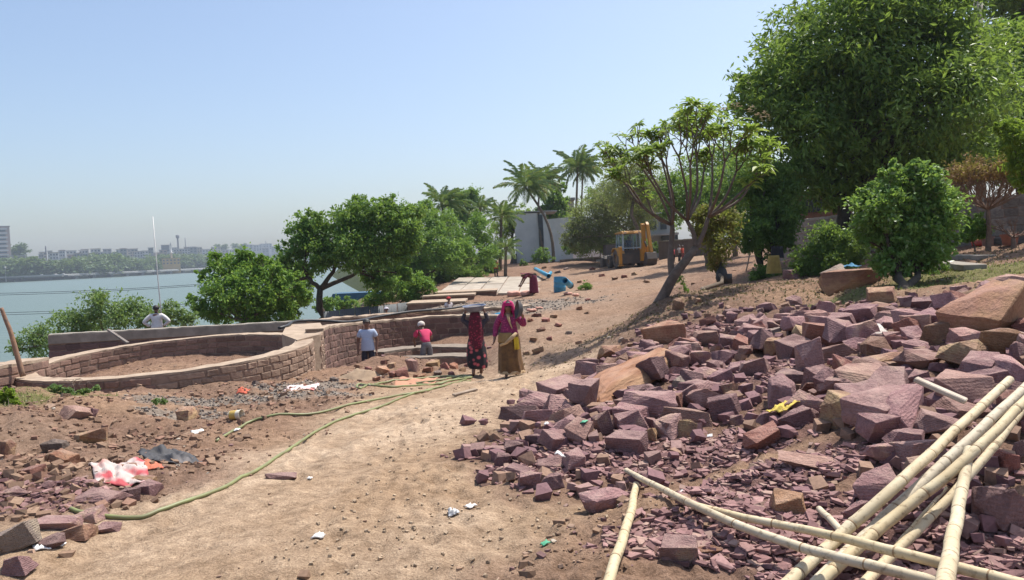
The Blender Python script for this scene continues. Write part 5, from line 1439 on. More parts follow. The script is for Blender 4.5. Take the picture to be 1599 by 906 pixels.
# flag pole, stick, cables
fp = gb(252, 26.4)
m_ = MB(); m_.tube([(fp[0], fp[1], fp[2]-.2), tuple(at(246, 430, 26.4)), tuple(at(238.5, 338, 26.4))], [.02, .018, .013], 8)
tag(m_.build('pole', plain('pale_metal', (.62,.62,.60), None, 3, .5, 0), None, True), 'tall thin pale pole standing right of the man behind the parapet', 'pole')
sp = smooth_path([at(36, 588, 14.9), at(27, 556, 14.9), at(17, 520, 14.9), at(9, 500, 14.9), at(2, 481, 14.9)], 4)
m_ = MB(); m_.tube([tuple(p) for p in sp], list(np.linspace(.055, .035, len(sp))), 8)
tag(m_.build('dead_stem', plain('peeled_wood', (.30,.17,.10), (.17,.11,.08), 7, .9, .5), None, True), 'bent bare brown stem behind the low wall at the left edge', 'stem')
for k, (y0, y1) in enumerate(((456.5, 444), (453.5, 442), (488, 474), (484.5, 471))):
    a, b = at(-160, y0+7, 58), at(425, y1-6, 58)
    m_ = MB(); m_.tube([tuple(a+(b-a)*t-np.array([0, 0, .28*math.sin(math.pi*t)])) for t in np.linspace(0, 1, 14)], .017, 5)
    tag(m_.build('power_cable', M['blackpipe'], None, True), ['upper cable of the higher pair over the lake', 'lower cable of the higher pair over the lake', 'lower cable of the lower pair over the lake', 'upper cable of the lower pair over the lake'][[1, 0, 2, 3][k]], 'cable', 'cables over the lake')

# ------------------------------------------------------------------ bamboo, hose, props
def bamboo_mat():
    m, N, L, b = newmat('bamboo')
    n = noise_node(N, L, 4, 5); n2 = noise_node(N, L, 30, 4)
    oi = N.new('ShaderNodeObjectInfo')
    col = ramp(N, L, n.outputs[0], [(.3, (.46,.35,.19)), (.55, (.55,.45,.27)), (.75, (.60,.52,.36))]).outputs[0]
    st = ramp(N, L, n2.outputs[0], [(.30, (.50,.44,.38)), (.46, (1, 1, 1))]).outputs[0]
    col = mix(N, L, 1.0, col, st, 'MULTIPLY')
    hs = N.new('ShaderNodeHueSaturation'); mr = N.new('ShaderNodeMapRange'); mr.inputs[3].default_value = .62; mr.inputs[4].default_value = 1.0
    L.new(oi.outputs['Random'], mr.inputs[0]); L.new(mr.outputs[0], hs.inputs['Saturation']); L.new(col, hs.inputs['Color'])
    L.new(hs.outputs[0], b.inputs['Base Color']); b.inputs['Roughness'].default_value = .72
    bump(N, L, b, n2.outputs[0], .2, .004)
    return m
M['bamboo'] = bamboo_mat()
M['bamboonode'] = plain('bamboo_node', (.34,.23,.12), (.22,.14,.08), 20, .8, .1)
M['bambooin'] = plain('bamboo_inside', (.42,.32,.19), (.25,.17,.1), 20, .9, .1)
def bamboo(pts, r0, r1, label, node=.34, seed=0):
    """culm with a ridge and a dark scar at every joint, open cut ends"""
    rs = random.Random(seed)
    P = [np.asarray(p) for p in smooth_path(pts, 8)]
    for i in range(1, len(P)-1): P[i] = P[i]+np.array([math.sin(i*.9+seed), math.cos(i*1.3+seed*2), 0])*.0025
    seg = np.concatenate([[0], np.cumsum([np.linalg.norm(P[i+1]-P[i]) for i in range(len(P)-1)])]); Lt = seg[-1]
    stops = []; t = rs.uniform(.08, node)
    while t < Lt-.04: stops.append(t); t += node*rs.uniform(.8, 1.15)
    ts = sorted(set([0, Lt]+[x for x in np.linspace(0, Lt, int(Lt/.12)+2)]+[s+k for s in stops for k in (-.03, -.010, -.004, .004, .012, .03) if 0 < s+k < Lt]))
    A = np.array(P); pts2 = []; rad = []
    for q in ts:
        p = np.array([np.interp(q, seg, A[:, k]) for k in range(3)])
        r = .76*(r0+(r1-r0)*q/Lt)
        dn = min([abs(q-s) for s in stops] or [9])
        if dn < .005: r *= .97
        elif dn < .015: r *= 1.055
        pts2.append(tuple(p)); rad.append(r)
    V, Fs = tube(pts2, rad, 16, False)
    c = V[0]; 
    # wall of the cut ends and the hollow behind it
    n = 16; nb = len(V)
    V = list(V)
    for e, i0 in ((0, 0), (1, len(pts2)-1)):
        ctr = Vector(pts2[i0]); nx = Vector(pts2[1 if e == 0 else -2]); dr = (nx-ctr).normalized()
        b0 = len(V)
        for k in range(n): V.append(ctr+(V[i0*n+k]-ctr)*.72)
        for k in range(n): V.append(ctr+(V[i0*n+k]-ctr)*.68+dr*.07)
        for k in range(n):
            k2 = (k+1) % n
            f1_ = (i0*n+k, i0*n+k2, b0+k2, b0+k); f2_ = (b0+k, b0+k2, b0+n+k2, b0+n+k)
            Fs.append(f1_ if e else f1_[::-1]); Fs.append(f2_ if e else f2_[::-1])
        Fs.append(tuple(range(b0+n, b0+2*n)))
    o = pymesh('bamboo_pole', V, Fs, M['bamboo'], None, True)
    o.data.set_sharp_from_angle(angle=R_(50))
    tag(o, label, 'bamboo pole', 'bamboo poles dropped on the heap')
    for i, s in enumerate(stops):
        p = np.array([np.interp(s, seg, A[:, k]) for k in range(3)]); p2 = np.array([np.interp(s+.004, seg, A[:, k]) for k in range(3)])
        r = .76*(r0+(r1-r0)*s/Lt)
        dr = Vector(p2-p).normalized() if np.linalg.norm(p2-p) > 1e-6 else Vector((1, 0, 0))
        p = Vector(p); V2, F2 = tube([p-dr*.004, p-dr*.0015, p+dr*.0015, p+dr*.004], [r*.99, r*1.035, r*1.035, r*.99], 14, False)
        pymesh('joint_scar', V2, F2, M['bamboonode'], o, True)
    return o
def gg(px, py, h): return np.array(ground(px, py, h))
bamboo([gg(993,757,.05), gg(985,800,.045), gg(966,860,.045), gg(945,925,.045), gg(930,990,.045)], .030, .037, 'short bamboo pole lying apart, leftmost of the poles', .30, 1)
bamboo([gg(978,735,.045), gg(1050,772,.06), gg(1150,819,.10), gg(1262,858,.17), gg(1380,888,.20), gg(1500,918,.20), gg(1640,950,.2)], .025, .034, 'long bamboo pole crossing in front with its end beside the short pole', .36, 2)
bamboo([gg(1082,788,.05), gg(1160,808,.08), gg(1280,832,.20), gg(1400,862,.25), gg(1520,893,.27), gg(1660,930,.27)], .025, .034, 'long bamboo pole lying across the diagonal poles, upper of the two crossing', .36, 3)
bamboo([gg(1577,593,.30), gg(1490,674,.32), gg(1400,758,.26), gg(1310,838,.13), gg(1215,925,.05)], .035, .042, 'upper diagonal bamboo pole, its cut end nearest the dark block', .42, 4)
bamboo([gg(1625,582,.42), gg(1540,662,.34), gg(1440,755,.22), gg(1350,838,.11), gg(1245,940,.04)], .033, .042, 'second diagonal bamboo pole just below the upper diagonal one', .42, 5)
bamboo([gg(1625,600,.50), gg(1560,668,.44), gg(1480,742,.34), gg(1390,812,.20), gg(1290,900,.07), gg(1250,945,.04)], .033, .040, 'third diagonal bamboo pole, split and yellow at its upper end', .42, 6)
bamboo([gg(1596,640,.30), gg(1550,700,.26), gg(1480,780,.18), gg(1400,860,.10), gg(1330,930,.05)], .028, .034, 'weathered thin diagonal bamboo pole, lowest of the diagonals', .38, 7)
bamboo([gg(1514,702,.34), gg(1503,760,.36), gg(1490,830,.40), gg(1474,920,.44)], .035, .041, 'thick bamboo pole lying on top and pointing at the camera', .26, 8)
bamboo([gg(1279,795,.05), gg(1300,815,.06), gg(1322,840,.06)], .024, .025, 'broken bamboo stub sticking out left of the diagonal poles', .3, 9)
bamboo([gg(1478,762,.05), gg(1440,805,.05), gg(1400,850,.04)], .012, .014, 'thin split bamboo cane under the weathered diagonal pole', .3, 10)
# green hose
M['hose'] = plain('green_hose', (.23,.26,.10), (.17,.16,.075), 6, .5, .1, .003)
def hose(pts, label, r=.016):
    p = [gg(x, y, .018)+[0, 0, .0] for x, y in pts]
    q = [np.array(v) for v in smooth_path(p, 8)]
    for v in q: v[2] = max(v[2]-.01, gz(v[0], v[1])+r*.8)
    for _ in range(2):
        for i in range(1, len(q)-1): q[i][2] = max(.25*q[i-1][2]+.5*q[i][2]+.25*q[i+1][2], gz(q[i][0], q[i][1])+r*.7)
    m_ = MB(); m_.tube([tuple(v) for v in q], r, 8)
    tag(m_.build('garden_hose', M['hose'], None, True), label, 'hose', 'green hose on the ground')
hose([(110,793),(135,800),(175,806),(215,807),(250,795),(300,778),(360,755),(420,722),(455,698),(490,675),(530,655),(600,632),(650,613),(700,600),(735,594)], 'long green hose running from the purple stones on the left up the track')
hose([(338,688),(380,665),(430,647),(490,645),(550,630),(620,617),(680,606),(728,592)], 'shorter green hose on the bank between the bucket and the women')
hose([(735,589),(690,588),(640,592),(590,600),(562,606),(560,600),(590,602),(625,603),(680,600),(735,590),(720,586),(690,593),(650,598),(690,599),(728,587)], 'tangled loops of green hose behind the woman with basin', .020)

def crumple(name, px, py, w_, h_, height, mat, label, cat, seed, rz=0, n=22, group=None, up=0.0, parent_z=None):
    """a dropped cloth or sheet: folds and ragged edge"""
    rs = np.random.default_rng(seed)
    g = ground(px, py, up); s = px_at(g)
    W = w_/s; el = math.atan2(CAM_Z-g.z, math.hypot(g.x, g.y)); D = min(h_/s/max(math.sin(el), .12), W*1.2)
    u, v = np.meshgrid(np.linspace(-.5, .5, n), np.linspace(-.5, .5, n))
    x = u*W*(1+.35*fbm(v*3+seed, u*2, seed, 2)); y = v*D*(1+.5*fbm(u*3, v*2+seed, seed+1, 2))
    f = np.abs(fbm(u*4+seed, v*4, seed+2, 3))*2.6+.3*np.abs(fbm(u*11, v*11+seed, seed+3, 2))
    edge = 1-np.clip((np.maximum(np.abs(u), np.abs(v))-.3)/.2, 0, 1)*.75
    c, s_ = math.cos(rz), math.sin(rz)
    X = g.x+x*c-y*s_; Y = g.y+x*s_+y*c
    Z = HF(X, Y)+.012+height*f*edge + (0 if parent_z is None else parent_z)
    i = np.arange(n-1)[:, None]*n; j = np.arange(n-1)[None]
    Fq = np.stack([i+j, i+j+1, i+n+j+1, i+n+j], -1).reshape(-1, 4)
    keep = rs.uniform(size=len(Fq)) > -1
    o = npmesh(name, np.stack([X.ravel(), Y.ravel(), Z.ravel()], 1), Fq[keep], mat, None, True)
    md = o.modifiers.new('s', 'SOLIDIFY'); md.thickness = .006
    return tag(o, label, cat, group)
def clothmat(name, c1, c2, c3, scale=3, rough=.8):
    m, N, L, b = newmat(name)
    n = noise_node(N, L, scale, 2, .4)
    r = ramp(N, L, n.outputs[0], [(.36, c1), (.47, c2), (.56, c2), (.66, c3)])
    L.new(r.outputs[0], b.inputs['Base Color']); b.inputs['Roughness'].default_value = rough
    n2 = noise_node(N, L, 60, 3); bump(N, L, b, n2.outputs[0], .2, .004)
    return m
crumple('torn_cloth', 188, 736, 78, 28, .10, clothmat('torn_cloth_print', (.40,.06,.07), (.46,.39,.36), (.50,.27,.23), 5), 'torn white and red cloth lying by the purple stones on the left', 'cloth', 3, .5, 30)
crumple('plastic_sheet', 264, 714, 74, 24, .10, clothmat('black_plastic_sheet', (.03,.03,.035), (.05,.05,.055), (.12,.11,.11), 4, .75), 'crumpled black plastic sheet right of the torn cloth', 'plastic sheet', 4, .7, 30)
crumple('cloth_scrap', 240, 723, 26, 9, .04, plain('orange_rag', (.55,.17,.09), (.4,.1,.06), 9), 'orange rag on the black plastic sheet', 'rag', 5, .5, 14, up=.03)
crumple('torn_cloth', 470, 605, 48, 10, .04, clothmat('pink_sack', (.62,.20,.18), (.68,.52,.50), (.70,.60,.58), 5), 'pale pink and red sack lying on the grey gravel', 'sack', 6, .1, 18)
crumple('cloth_scrap', 380, 609, 16, 9, .05, plain('red_rag', (.55,.12,.06), (.4,.08,.05), 9), 'orange red rag left of the pink sack on the gravel', 'rag', 7, 0, 12)
crumple('yellow_cloth', 1226, 632, 40, 22, .06, plain('yellow_rag', (.66,.50,.09), (.48,.34,.06), 14), 'crumpled yellow cloth lying on the purple blocks', 'cloth', 8, .4, 18, up=.13, parent_z=.10)
crumple('blue_cloth', 1325, 417, 24, 18, .10, plain('blue_rag', (.05,.20,.33), (.03,.12,.22), 9), 'blue cloth dropped on the large rounded boulder', 'cloth', 9, .2, 14, up=.34, parent_z=.34)
crumple('plastic_bag', 708, 803, 17, 12, .05, clothmat('grey_bag', (.34,.34,.34), (.5,.5,.5), (.7,.7,.7), 20, .3), 'small grey plastic bag on the track near the heap', 'bag', 10, .2, 12)
M['paper'] = plain('paper_scrap', (.75,.73,.70), (.6,.58,.55), 20, .8, 0)
M['greenpaper'] = plain('green_scrap', (.10,.42,.24), None, 20, .6, 0)
k = 0
for (px, py, w_, h_, mt, lab) in ((735,793,14,6,'paper','white paper scrap right of the grey plastic bag'),(497,839,17,6,'paper','white paper scrap low in the middle of the track'),(308,676,16,7,'paper','white scrap by the start of the shorter hose'),(484,749,7,8,'paper','small white scrap right of the flat stone on the track'),
     (851,852,12,5,'greenpaper','green scrap lying near the short bamboo pole'),(874,709,12,6,'paper','white packet on the toe of the purple heap'),(853,662,6,4,'paper','tiny pale packet among the upper toe blocks'),(912,659,9,8,'greenpaper','green and white packet below the orange slab'),(95,852,12,6,'paper','white scrap by the lower left stones'),
     (65,857,22,8,'paper','white strip between the purple stones at lower left'),(370,672,8,4,'paper','tiny white scrap below the bucket'),(1063,772,12,8,'paper','white scrap beside the long crossing bamboo'),(1108,682,8,10,'paper','small white stone flake above the chips')):
    k += 1; crumple('paper_scrap', px, py, w_, h_, .03, M[mt], lab, 'scrap', 20+k, k*.7, 7, 'litter on the ground', up=(.16 if py < 720 and px > 840 else 0), parent_z=(.15 if py < 720 and px > 840 else None))
crumple('lime_spill', 650, 598, 60, 10, .03, plain('orange_brick_dust', (.46,.22,.13), (.36,.19,.12), 8), 'orange brick dust spread under the rubble pile', 'brick dust', 41, 0, 20)
g = ground(560, 592); u, v = np.meshgrid(np.linspace(-1, 1, 40), np.linspace(-1, 1, 40)); X = g.x+u*.72; Y = g.y+.1+v*.6
Z = HF(X, Y)-.06+.22*np.exp(-(u*u+v*v)*3.2)*(1+.5*fbm(u*4, v*4, 3, 3))+.02*fbm(u*14, v*14, 5, 2)
i = np.arange(39)[:, None]*40; j = np.arange(39)[None]
tag(npmesh('sand_pile', np.stack([X.ravel(), Y.ravel(), Z.ravel()], 1), np.stack([i+j, i+j+1, i+41+j, i+40+j], -1).reshape(-1, 4), plain('yellow_sand', (.32,.23,.15), (.25,.175,.115), 8, .95, .5), None, True), 'small heap of yellow sand left of the rubble pile', 'sand heap')
# bucket on its side
def pot(name, label, loc, prof, mat, cat, rot=(0, 0, 0), n=20, rim=None, group=None):
    m_ = MB(); m_.lathe(prof, n=n); o = m_.build(name, mat, None, True); o.location = loc; o.rotation_euler = rot
    o.data.set_sharp_from_angle(angle=R_(40)); tag(o, label, cat, group); return o
g = ground(369, 655); s = 20/px_at(g)
o = pot('bucket', 'small white and yellow paint bucket tipped over on the bank', (g.x, g.y, g.z+s*.36), [(0, -s*.5), (s*.33, -s*.5), (s*.38, s*.5), (s*.40, s*.5), (s*.40, s*.44), (s*.36, s*.44), (s*.36, s*.5), (s*.34, s*.4), (s*.30, -s*.44), (0, -s*.44)], plain('white_plastic', (.72,.68,.58), (.62,.55,.42), 7, .5, 0), 'bucket', (R_(86), 0, R_(75)))
m_ = MB(); m_.lathe([(s*.338, -s*.46), (s*.352, -s*.44), (s*.375, s*.1), (s*.372, s*.12)]); m_.build('paint_band', plain('yellow_paint', (.62,.42,.10), None, 8, .5, 0), o, True)
# planks
for a, b, w_, t_, lab in (((1429,592,.42),(1509,627,.36),.075,.03,'pale weathered plank lying on the blocks above the bamboo tops'),((708,617,.03),(744,608,.03),.08,.03,'short flat plank on the track below the women')):
    m_ = MB(); m_.bar(gg(*a), gg(*b), w_, t_); tag(m_.build('plank', plain('bleached_plank', (.55,.47,.38), (.38,.31,.24), 9, .9, .4) if w_ < .08 else M['wood'], None, bevel=.006), lab, 'plank')
# pots and garden steps
g = ground(1577, 384); s = px_at(g); r = 13/s
TC = plain('terracotta', (.34,.13,.08), (.24,.10,.065), 7, .85, .2, .005)
pot('flower_pot', 'round brown terracotta pot nearest the right edge', (g.x, g.y, g.z), [(0, .01), (r*.7, .01), (r*.95, r*1.15), (r*1.05, r*1.15), (r*1.05, r*1.4), (r*.95, r*1.4), (r*.85, r*1.1), (0, r*1.05)], TC, 'flower pot')
g = ground(1535, 384); s = px_at(g)
m_ = MB(); m_.box((0, 0, 6/s), (25/s, 14/s, 12/s), taper=1.0); m_.box((0, 0, 12.5/s), (28/s, 16/s, 3/s)); o = m_.build('planter', plain('pale_terracotta', (.42,.23,.16), (.32,.17,.12), 7), None); o.location = g
tag(o, 'long pale terracotta planter left of the round pot', 'planter')
g = ground(1525, 386); r = 7/px_at(g)
pot('flower_pot', 'small red pot tipped beside the long planter', (g.x, g.y, g.z+r*.9), [(0, -r), (r*.6, -r), (r, r), (r*.85, r), (r*.5, -r*.8), (0, -r*.8)], plain('red_plastic', (.40,.07,.05), None, 5, .5, 0), 'flower pot', (R_(80), 0, 1))
gs = empty('garden_steps', (0, 0, 0), 0, 'two grey garden step slabs in the grass behind the round bush', 'steps')
for (x0, x1, y) in ((1488, 1548, 401), (1478, 1530, 417)):
    a, b = gg(x0, y+3, .0), gg(x1, y+3, .0); m_ = MB(); z = max(a[2], b[2])
    m_.bar((a[0], a[1]+.15, z+.02), (b[0], b[1]+.15, z+.02), .40, .12); m_.build('slab', M['concrete'], gs, bevel=.01)
# blue drum, pipes, sacks
M['bluepaint'] = plain('blue_plastic', (.05,.28,.45), (.04,.21,.35), 3, .45, 0)
g = ground(874, 455); s = px_at(g); r = 9.5/s; h_ = 24/s
pot('drum', 'open blue plastic drum standing on the rubble', (g.x, g.y, g.z-.05), [(0, 0), (r*.95, 0), (r, h_*.05), (r, h_*.33), (r*1.04, h_*.35), (r, h_*.37), (r, h_*.66), (r*1.04, h_*.68), (r, h_*.7), (r*.98, h_), (r*.92, h_), (r*.9, h_*.1), (0, h_*.1)], M['bluepaint'], 'drum', (.05, .04, 0))
def pipe(a, b, r, label, mouth=True):
    o = bpy.data.objects.new('x', None); bpy.data.objects.remove(o)
    m_ = MB(); m_.tube([a, tuple((np.array(a)+np.array(b))/2), b], r, 12, False); o = m_.build('blue_pipe', M['bluepaint'], None, True)
    md = o.modifiers.new('s', 'SOLIDIFY'); md.thickness = .02
    tag(o, label, 'pipe', 'blue pipes on the site')
    a, b = Vector(a), Vector(b); dr = (b-a).normalized()
    m_ = MB(); m_.tube([b-dr*.12, b+dr*.015], r*1.08, 12, True); m_.build('pipe_end', M['blackpipe'], o, False)
pipe(gg(882,438,.75), gg(891,446,.45), .16, 'blue pipe leaning behind the blue drum')
pipe(gg(857,431,.3), gg(836,420,.35), .15, 'blue pipe lying on the rubble above the bent woman')
pipe(gg(860,426,.2), gg(856,431,.2), .14, 'short blue pipe joint at the end of the pipe on the rubble')
pipe(gg(815,488,.35), gg(768,497,.30), .15, 'blue pipe on the ground behind the two women')
M['sack'] = plain('peach_sack', (.58,.32,.25), (.46,.24,.18), 6, .9, .3, .01)
def sack(px, py, w_, label, rz, flat=.42, k=0):
    g = ground(px, py); L_ = w_/px_at(g)
    bm = bmesh.new(); bmesh.ops.create_cube(bm, size=1); bmesh.ops.subdivide_edges(bm, edges=bm.edges[:], cuts=5, use_grid_fill=True)
    for v in bm.verts:
        x, y, z = v.co; e = max(0, abs(x)-.3)/.2; q = 1-.45*e*e
        yy = y*q; zz = z*q*(1-.55*max(0, abs(y)-.25)/.25)
        v.co = Vector((x*(1-.1*abs(y)), yy*.55, zz*flat))+Vector((0, 0, .03*(math.sin(x*9+k)+math.sin(y*11+k*2))))
    me = bpy.data.meshes.new('sack'); bm.to_mesh(me); bm.free(); me.polygons.foreach_set('use_smooth', np.ones(len(me.polygons), bool)); me.materials.append(M['sack'])
    o = link('cement_sack', me); o.scale = (L_, L_, L_); o.location = (g.x, g.y, g.z+L_*.16); o.rotation_euler = (0, .05, rz); tag(o, label, 'sack', 'peach sacks on the site')
sack(803, 463, 22, 'plump peach sack left of the bent woman', .1); sack(823, 462, 22, 'peach sack lying right beside the plump one', .5, .36, 2)
sack(887, 461, 14, 'flat peach sack at the foot of the blue drum', -.5, .3, 3); sack(899, 463, 14, 'peach sack right of the drum by the weed', .9, .28, 4)
sack(830, 487, 16, 'flattened peach sack behind the woman with the dark pan', .3, .25, 5); sack(842, 483, 12, 'small peach sack on the slope behind the women', -.2, .25, 6); sack(733, 436, 10, 'pale sack at the top edge of the slab ramp', 0, .35, 7)
# things hung in the small trees
g = at(1127, 428, 20.3); m_ = MB(); m_.lathe([(0, -.28), (.12, -.26), (.17, -.1), (.13, .1), (.05, .25), (.02, .34)], tuple(g), 12); m_.box((g[0]+.12, g[1]-.02, g[2]-.13), (.24, .2, .26))
tag(m_.build('bag', M['blackpipe'], None, True), 'black bag hanging on the trunk of the yellowing tree', 'bag')
def drape(px, py, w_, h_, d, mat, name, label, cat, flare=1.5, seed=0):
    c = at(px, py, d); W, Hh = w_*d/FPX, h_*d/FPX; n = 18; V = []; Fs = []
    for j in range(8):
        t = j/7
        for i in range(n):
            a = 2*math.pi*i/n; k = W*.5*(1/flare+(1-1/flare)*t)*(1+.14*math.sin(a*5+seed))
            V.append((c[0]+math.cos(a)*k, c[1]+math.sin(a)*k*.5, c[2]+Hh*(.5-t)))
    for j in range(7):
        for i in range(n): Fs.append((j*n+i, j*n+(i+1) % n, (j+1)*n+(i+1) % n, (j+1)*n+i))
    Fs.append(tuple(range(n)))
    m_ = MB(); m_.add(V, Fs); o = m_.build(name, mat, None, True); return tag(o, label, cat)
drape(1209, 413, 24, 28, 22.2, plain('yellow_fabric', (.42,.30,.08), (.30,.2,.06), 8), 'yellow_cloth', 'yellow cloth hanging under the slim dark shrub tree', 'cloth', 1.5)
drape(1213, 394, 20, 18, 22.3, plain('black_fabric', (.02,.02,.025), None, 8), 'black_cloth', 'black cloth hanging just above the yellow cloth', 'cloth', 1.2, 2)
m_ = MB(); m_.bar(gg(1165, 424, 0), np.array(gg(1165, 424, 0))+[.18, .1, .62], .03); tag(m_.build('stake', M['wood'], None), 'thin pale stake leaning left of the slim dark shrub tree', 'stake')
put_rock(1236, 430, 26, 18, 'D', 'dark stone lump right of the yellow cloth under the shrub tree')

# ------------------------------------------------------------------ backhoe loader
def backhoe():
    g = ground(984, 418)
    e = empty('backhoe_loader', (g.x, g.y, g.z), R_(10), 'yellow backhoe loader seen from behind at the end of the track', 'backhoe')
    Y = plain('yellow_enamel', (.48,.215,.018), (.34,.15,.018), 1.5, .5, .05, .005)
    Dk = plain('dark_steel', (.06,.052,.048), (.10,.07,.05), 3, .7, .2, .01)
    Rb = plain('dusty_rubber', (.07,.06,.052), (.16,.11,.08), 2.5, .9, .2, .01)
    Rm = plain('muddy_rim', (.30,.18,.09), (.2,.12,.07), 3, .8)
    Bl = plain('pale_blue_grey_paint', (.40,.46,.50), None, 2, .5, 0)
    gl, N, L, b = newmat('cab_glass'); b.inputs['Base Color'].default_value = (.7, .8, .82, 1); b.inputs['Roughness'].default_value = .03; b.inputs['Transmission Weight'].default_value = .95; b.inputs['IOR'].default_value = 1.1
    def wheel(x, y, r, wd):
        m_ = MB(); m_.lathe([(r*.55, -wd/2), (r*.92, -wd/2), (r, -wd*.36), (r, wd*.36), (r*.92, wd/2), (r*.55, wd/2), (r*.55, -wd/2)], n=26)
        for k in range(20):
            a = k*math.pi/10; m_.box((r*.99*math.cos(a), r*.99*math.sin(a), (-1)**k*wd*.2), (.06, .08, wd*.5), rz=a)
        w_ = empty('wheel', (x, y, r*.98)); w_.parent = e; w_.rotation_euler = (0, R_(90), 0)
        m_.build('tyre', Rb, w_)
        m_ = MB(); m_.lathe([(0, -wd*.28), (r*.2, -wd*.28), (r*.24, -wd*.12), (r*.5, -wd*.14), (r*.56, -wd*.4), (r*.56, wd*.4), (r*.5, wd*.14), (r*.24, wd*.12), (r*.2, wd*.28), (0, wd*.28)], n=22); m_.build('rim', Rm, w_)
    for sx in (-1, 1): wheel(sx*.93, 0, .72, .46); wheel(sx*.88, 2.2, .48, .34)
    m_ = MB(); m_.box((0, 1.0, .78), (.8, 3.6, .34)); m_.box((0, 0, .72), (1.5, .25, .25)); m_.box((0, 2.2, .5), (1.5, .2, .2)); m_.box((0, -.95, .72), (2.1, .28, .75)); m_.build('chassis', Dk, e)
    m_ = MB(); m_.prism([(1.15, .95), (2.95, .95), (2.95, 1.35), (2.6, 1.55), (1.15, 1.68)], 0, -.45, .45); m_.build('bonnet', Y, e, bevel=.03)
    for sx in (-1, 1):
        m_ = MB()
        pr = [(-.85, .95), (-.62, 1.35), (-.2, 1.55), (.45, 1.55), (.8, 1.3), (.8, 1.2), (.42, 1.46), (-.18, 1.46), (-.56, 1.28), (-.78, .92)]
        m_.prism(pr, 0, sx*.93-.28, sx*.93+.28); m_.build('fender', Y, e)
        m_ = MB(); m_.box((sx*1.08, -1.0, .95), (.22, .24, 1.35)); m_.box((sx*1.08, -1.0, .2), (.36, .36, .08)); m_.build('stabilizer', Y, e, bevel=.015)
        m_ = MB(); m_.prism([(1.0, 1.25), (1.1, 1.45), (2.6, 1.05), (3.35, .55), (3.25, .42), (2.5, .85)], 0, sx*.62-.07, sx*.62+.07); m_.build('loader_arm', Y, e)
    # cab
    m_ = MB()
    for sx in (-1, 1):
        m_.bar((sx*.72, -.62, .95), (sx*.66, -.52, 2.6), .09); m_.bar((sx*.72, .35, .95), (sx*.68, .35, 2.6), .08); m_.bar((sx*.72, 1.12, .95), (sx*.66, .95, 2.6), .09)
        m_.bar((sx*.70, -.6, 1.55), (sx*.70, .35, 1.55), .06)
    m_.bar((-.7, -.6, 1.5), (.7, -.6, 1.5), .08); m_.bar((-.7, 1.1, 1.5), (.7, 1.1, 1.5), .08); m_.build('cab_frame', Bl, e)
    m_ = MB(); m_.box((0, .25, 1.12), (1.4, 1.6, .5)); m_.build('cab_floor', Dk, e)
    m_ = MB(); m_.prism([(-.72, 2.6), (1.1, 2.6), (1.05, 2.74), (-.6, 2.8)], 0, -.8, .8); m_.build('cab_roof', Y, e, bevel=.03)
    for sx in (-1, 1):
        m_ = MB(); m_.prism([(-.52, 1.58), (.3, 1.58), (.3, 2.56), (-.46, 2.56)], 0, sx*.705-.006, sx*.705+.006); m_.build('side_window', gl, e)
        m_ = MB(); m_.prism([(.40, 1.4), (1.02, 1.4), (.9, 2.56), (.40, 2.56)], 0, sx*.705-.006, sx*.705+.006); m_.build('door_window', gl, e)
    m_ = MB(); m_.box((0, -.565, 2.05), (1.26, .012, .98), rx=-.06); m_.build('rear_window', gl, e)
    m_ = MB(); m_.box((0, 1.02, 2.05), (1.26, .012, 1.0), rx=.1); m_.build('windscreen', gl, e)
    m_ = MB(); m_.box((0, .15, 1.5), (.5, .5, .16)); m_.box((0, .38, 1.85), (.5, .12, .62)); m_.build('seat', Dk, e, bevel=.03)
    # loader bucket on the ground in front
    m_ = MB(); sec = [(3.3, .1), (4.15, .02), (4.15, .06), (3.45, .2), (3.4, .62), (3.75, .95), (3.7, 1.0), (3.28, .72)]
    m_.prism(sec, 0, -1.15, 1.15)
    for sx in (-1, 1): m_.prism([(3.3, .1), (4.1, .04), (3.72, .98), (3.28, .72)], 0, sx*1.15-.02+.03*sx, sx*1.15+.02+.03*sx)
    m_.build('loader_bucket', Dk, e)
    # hoe folded upright at the right hand end of the rear frame
    x = .62
    m_ = MB(); m_.box((x, -1.22, .95), (.36, .3, .9)); m_.build('kingpost', Y, e, bevel=.02)
    m_ = MB(); m_.prism([(-1.15, 1.1), (-1.42, 1.0), (-1.72, 2.0), (-1.52, 3.25), (-1.25, 3.3), (-1.42, 2.1)], 0, x-.13, x+.13); m_.build('boom', Y, e, bevel=.015)
    m_ = MB(); m_.prism([(-1.28, 3.2), (-1.5, 3.42), (-1.72, 3.2), (-2.38, 1.15), (-2.2, 1.02), (-2.02, 1.2), (-1.62, 2.9)], 0, x+.18, x+.40); m_.build('dipper', Y, e, bevel=.015)
    m_ = MB(); m_.tube([(x+.02, -1.5, 2.2), (x+.02, -2.0, 1.55)], .06, 8); m_.tube([(x, -1.2, 1.2), (x, -1.45, 2.4)], .06, 8); m_.build('ram', Dk, e, True)
    m_ = MB(); m_.prism([(-2.1, 1.15), (-2.45, 1.1), (-2.65, .65), (-2.4, .2), (-1.75, .12), (-1.62, .3), (-2.2, .4), (-2.4, .7), (-2.25, .98), (-1.95, .95)], 0, x-.15, x+.62)
    m_.prism([(-2.1, 1.12), (-2.45, 1.06), (-2.62, .65), (-2.38, .22), (-1.75, .16)], 0, x-.17, x-.14); m_.prism([(-2.1, 1.12), (-2.45, 1.06), (-2.62, .65), (-2.38, .22), (-1.75, .16)], 0, x+.61, x+.64)
    m_.build('hoe_bucket', Dk, e)
    m_ = MB()
    for sx in (-1, 1): m_.box((sx*.55, -.74, 2.66), (.18, .06, .1)); m_.box((sx*1.0, -.9, 1.3), (.16, .06, .12))
    m_.build('lamp', plain('lamp_glass', (.6,.5,.4), None, 4, .3, 0), e)
    return e
BH = backhoe()

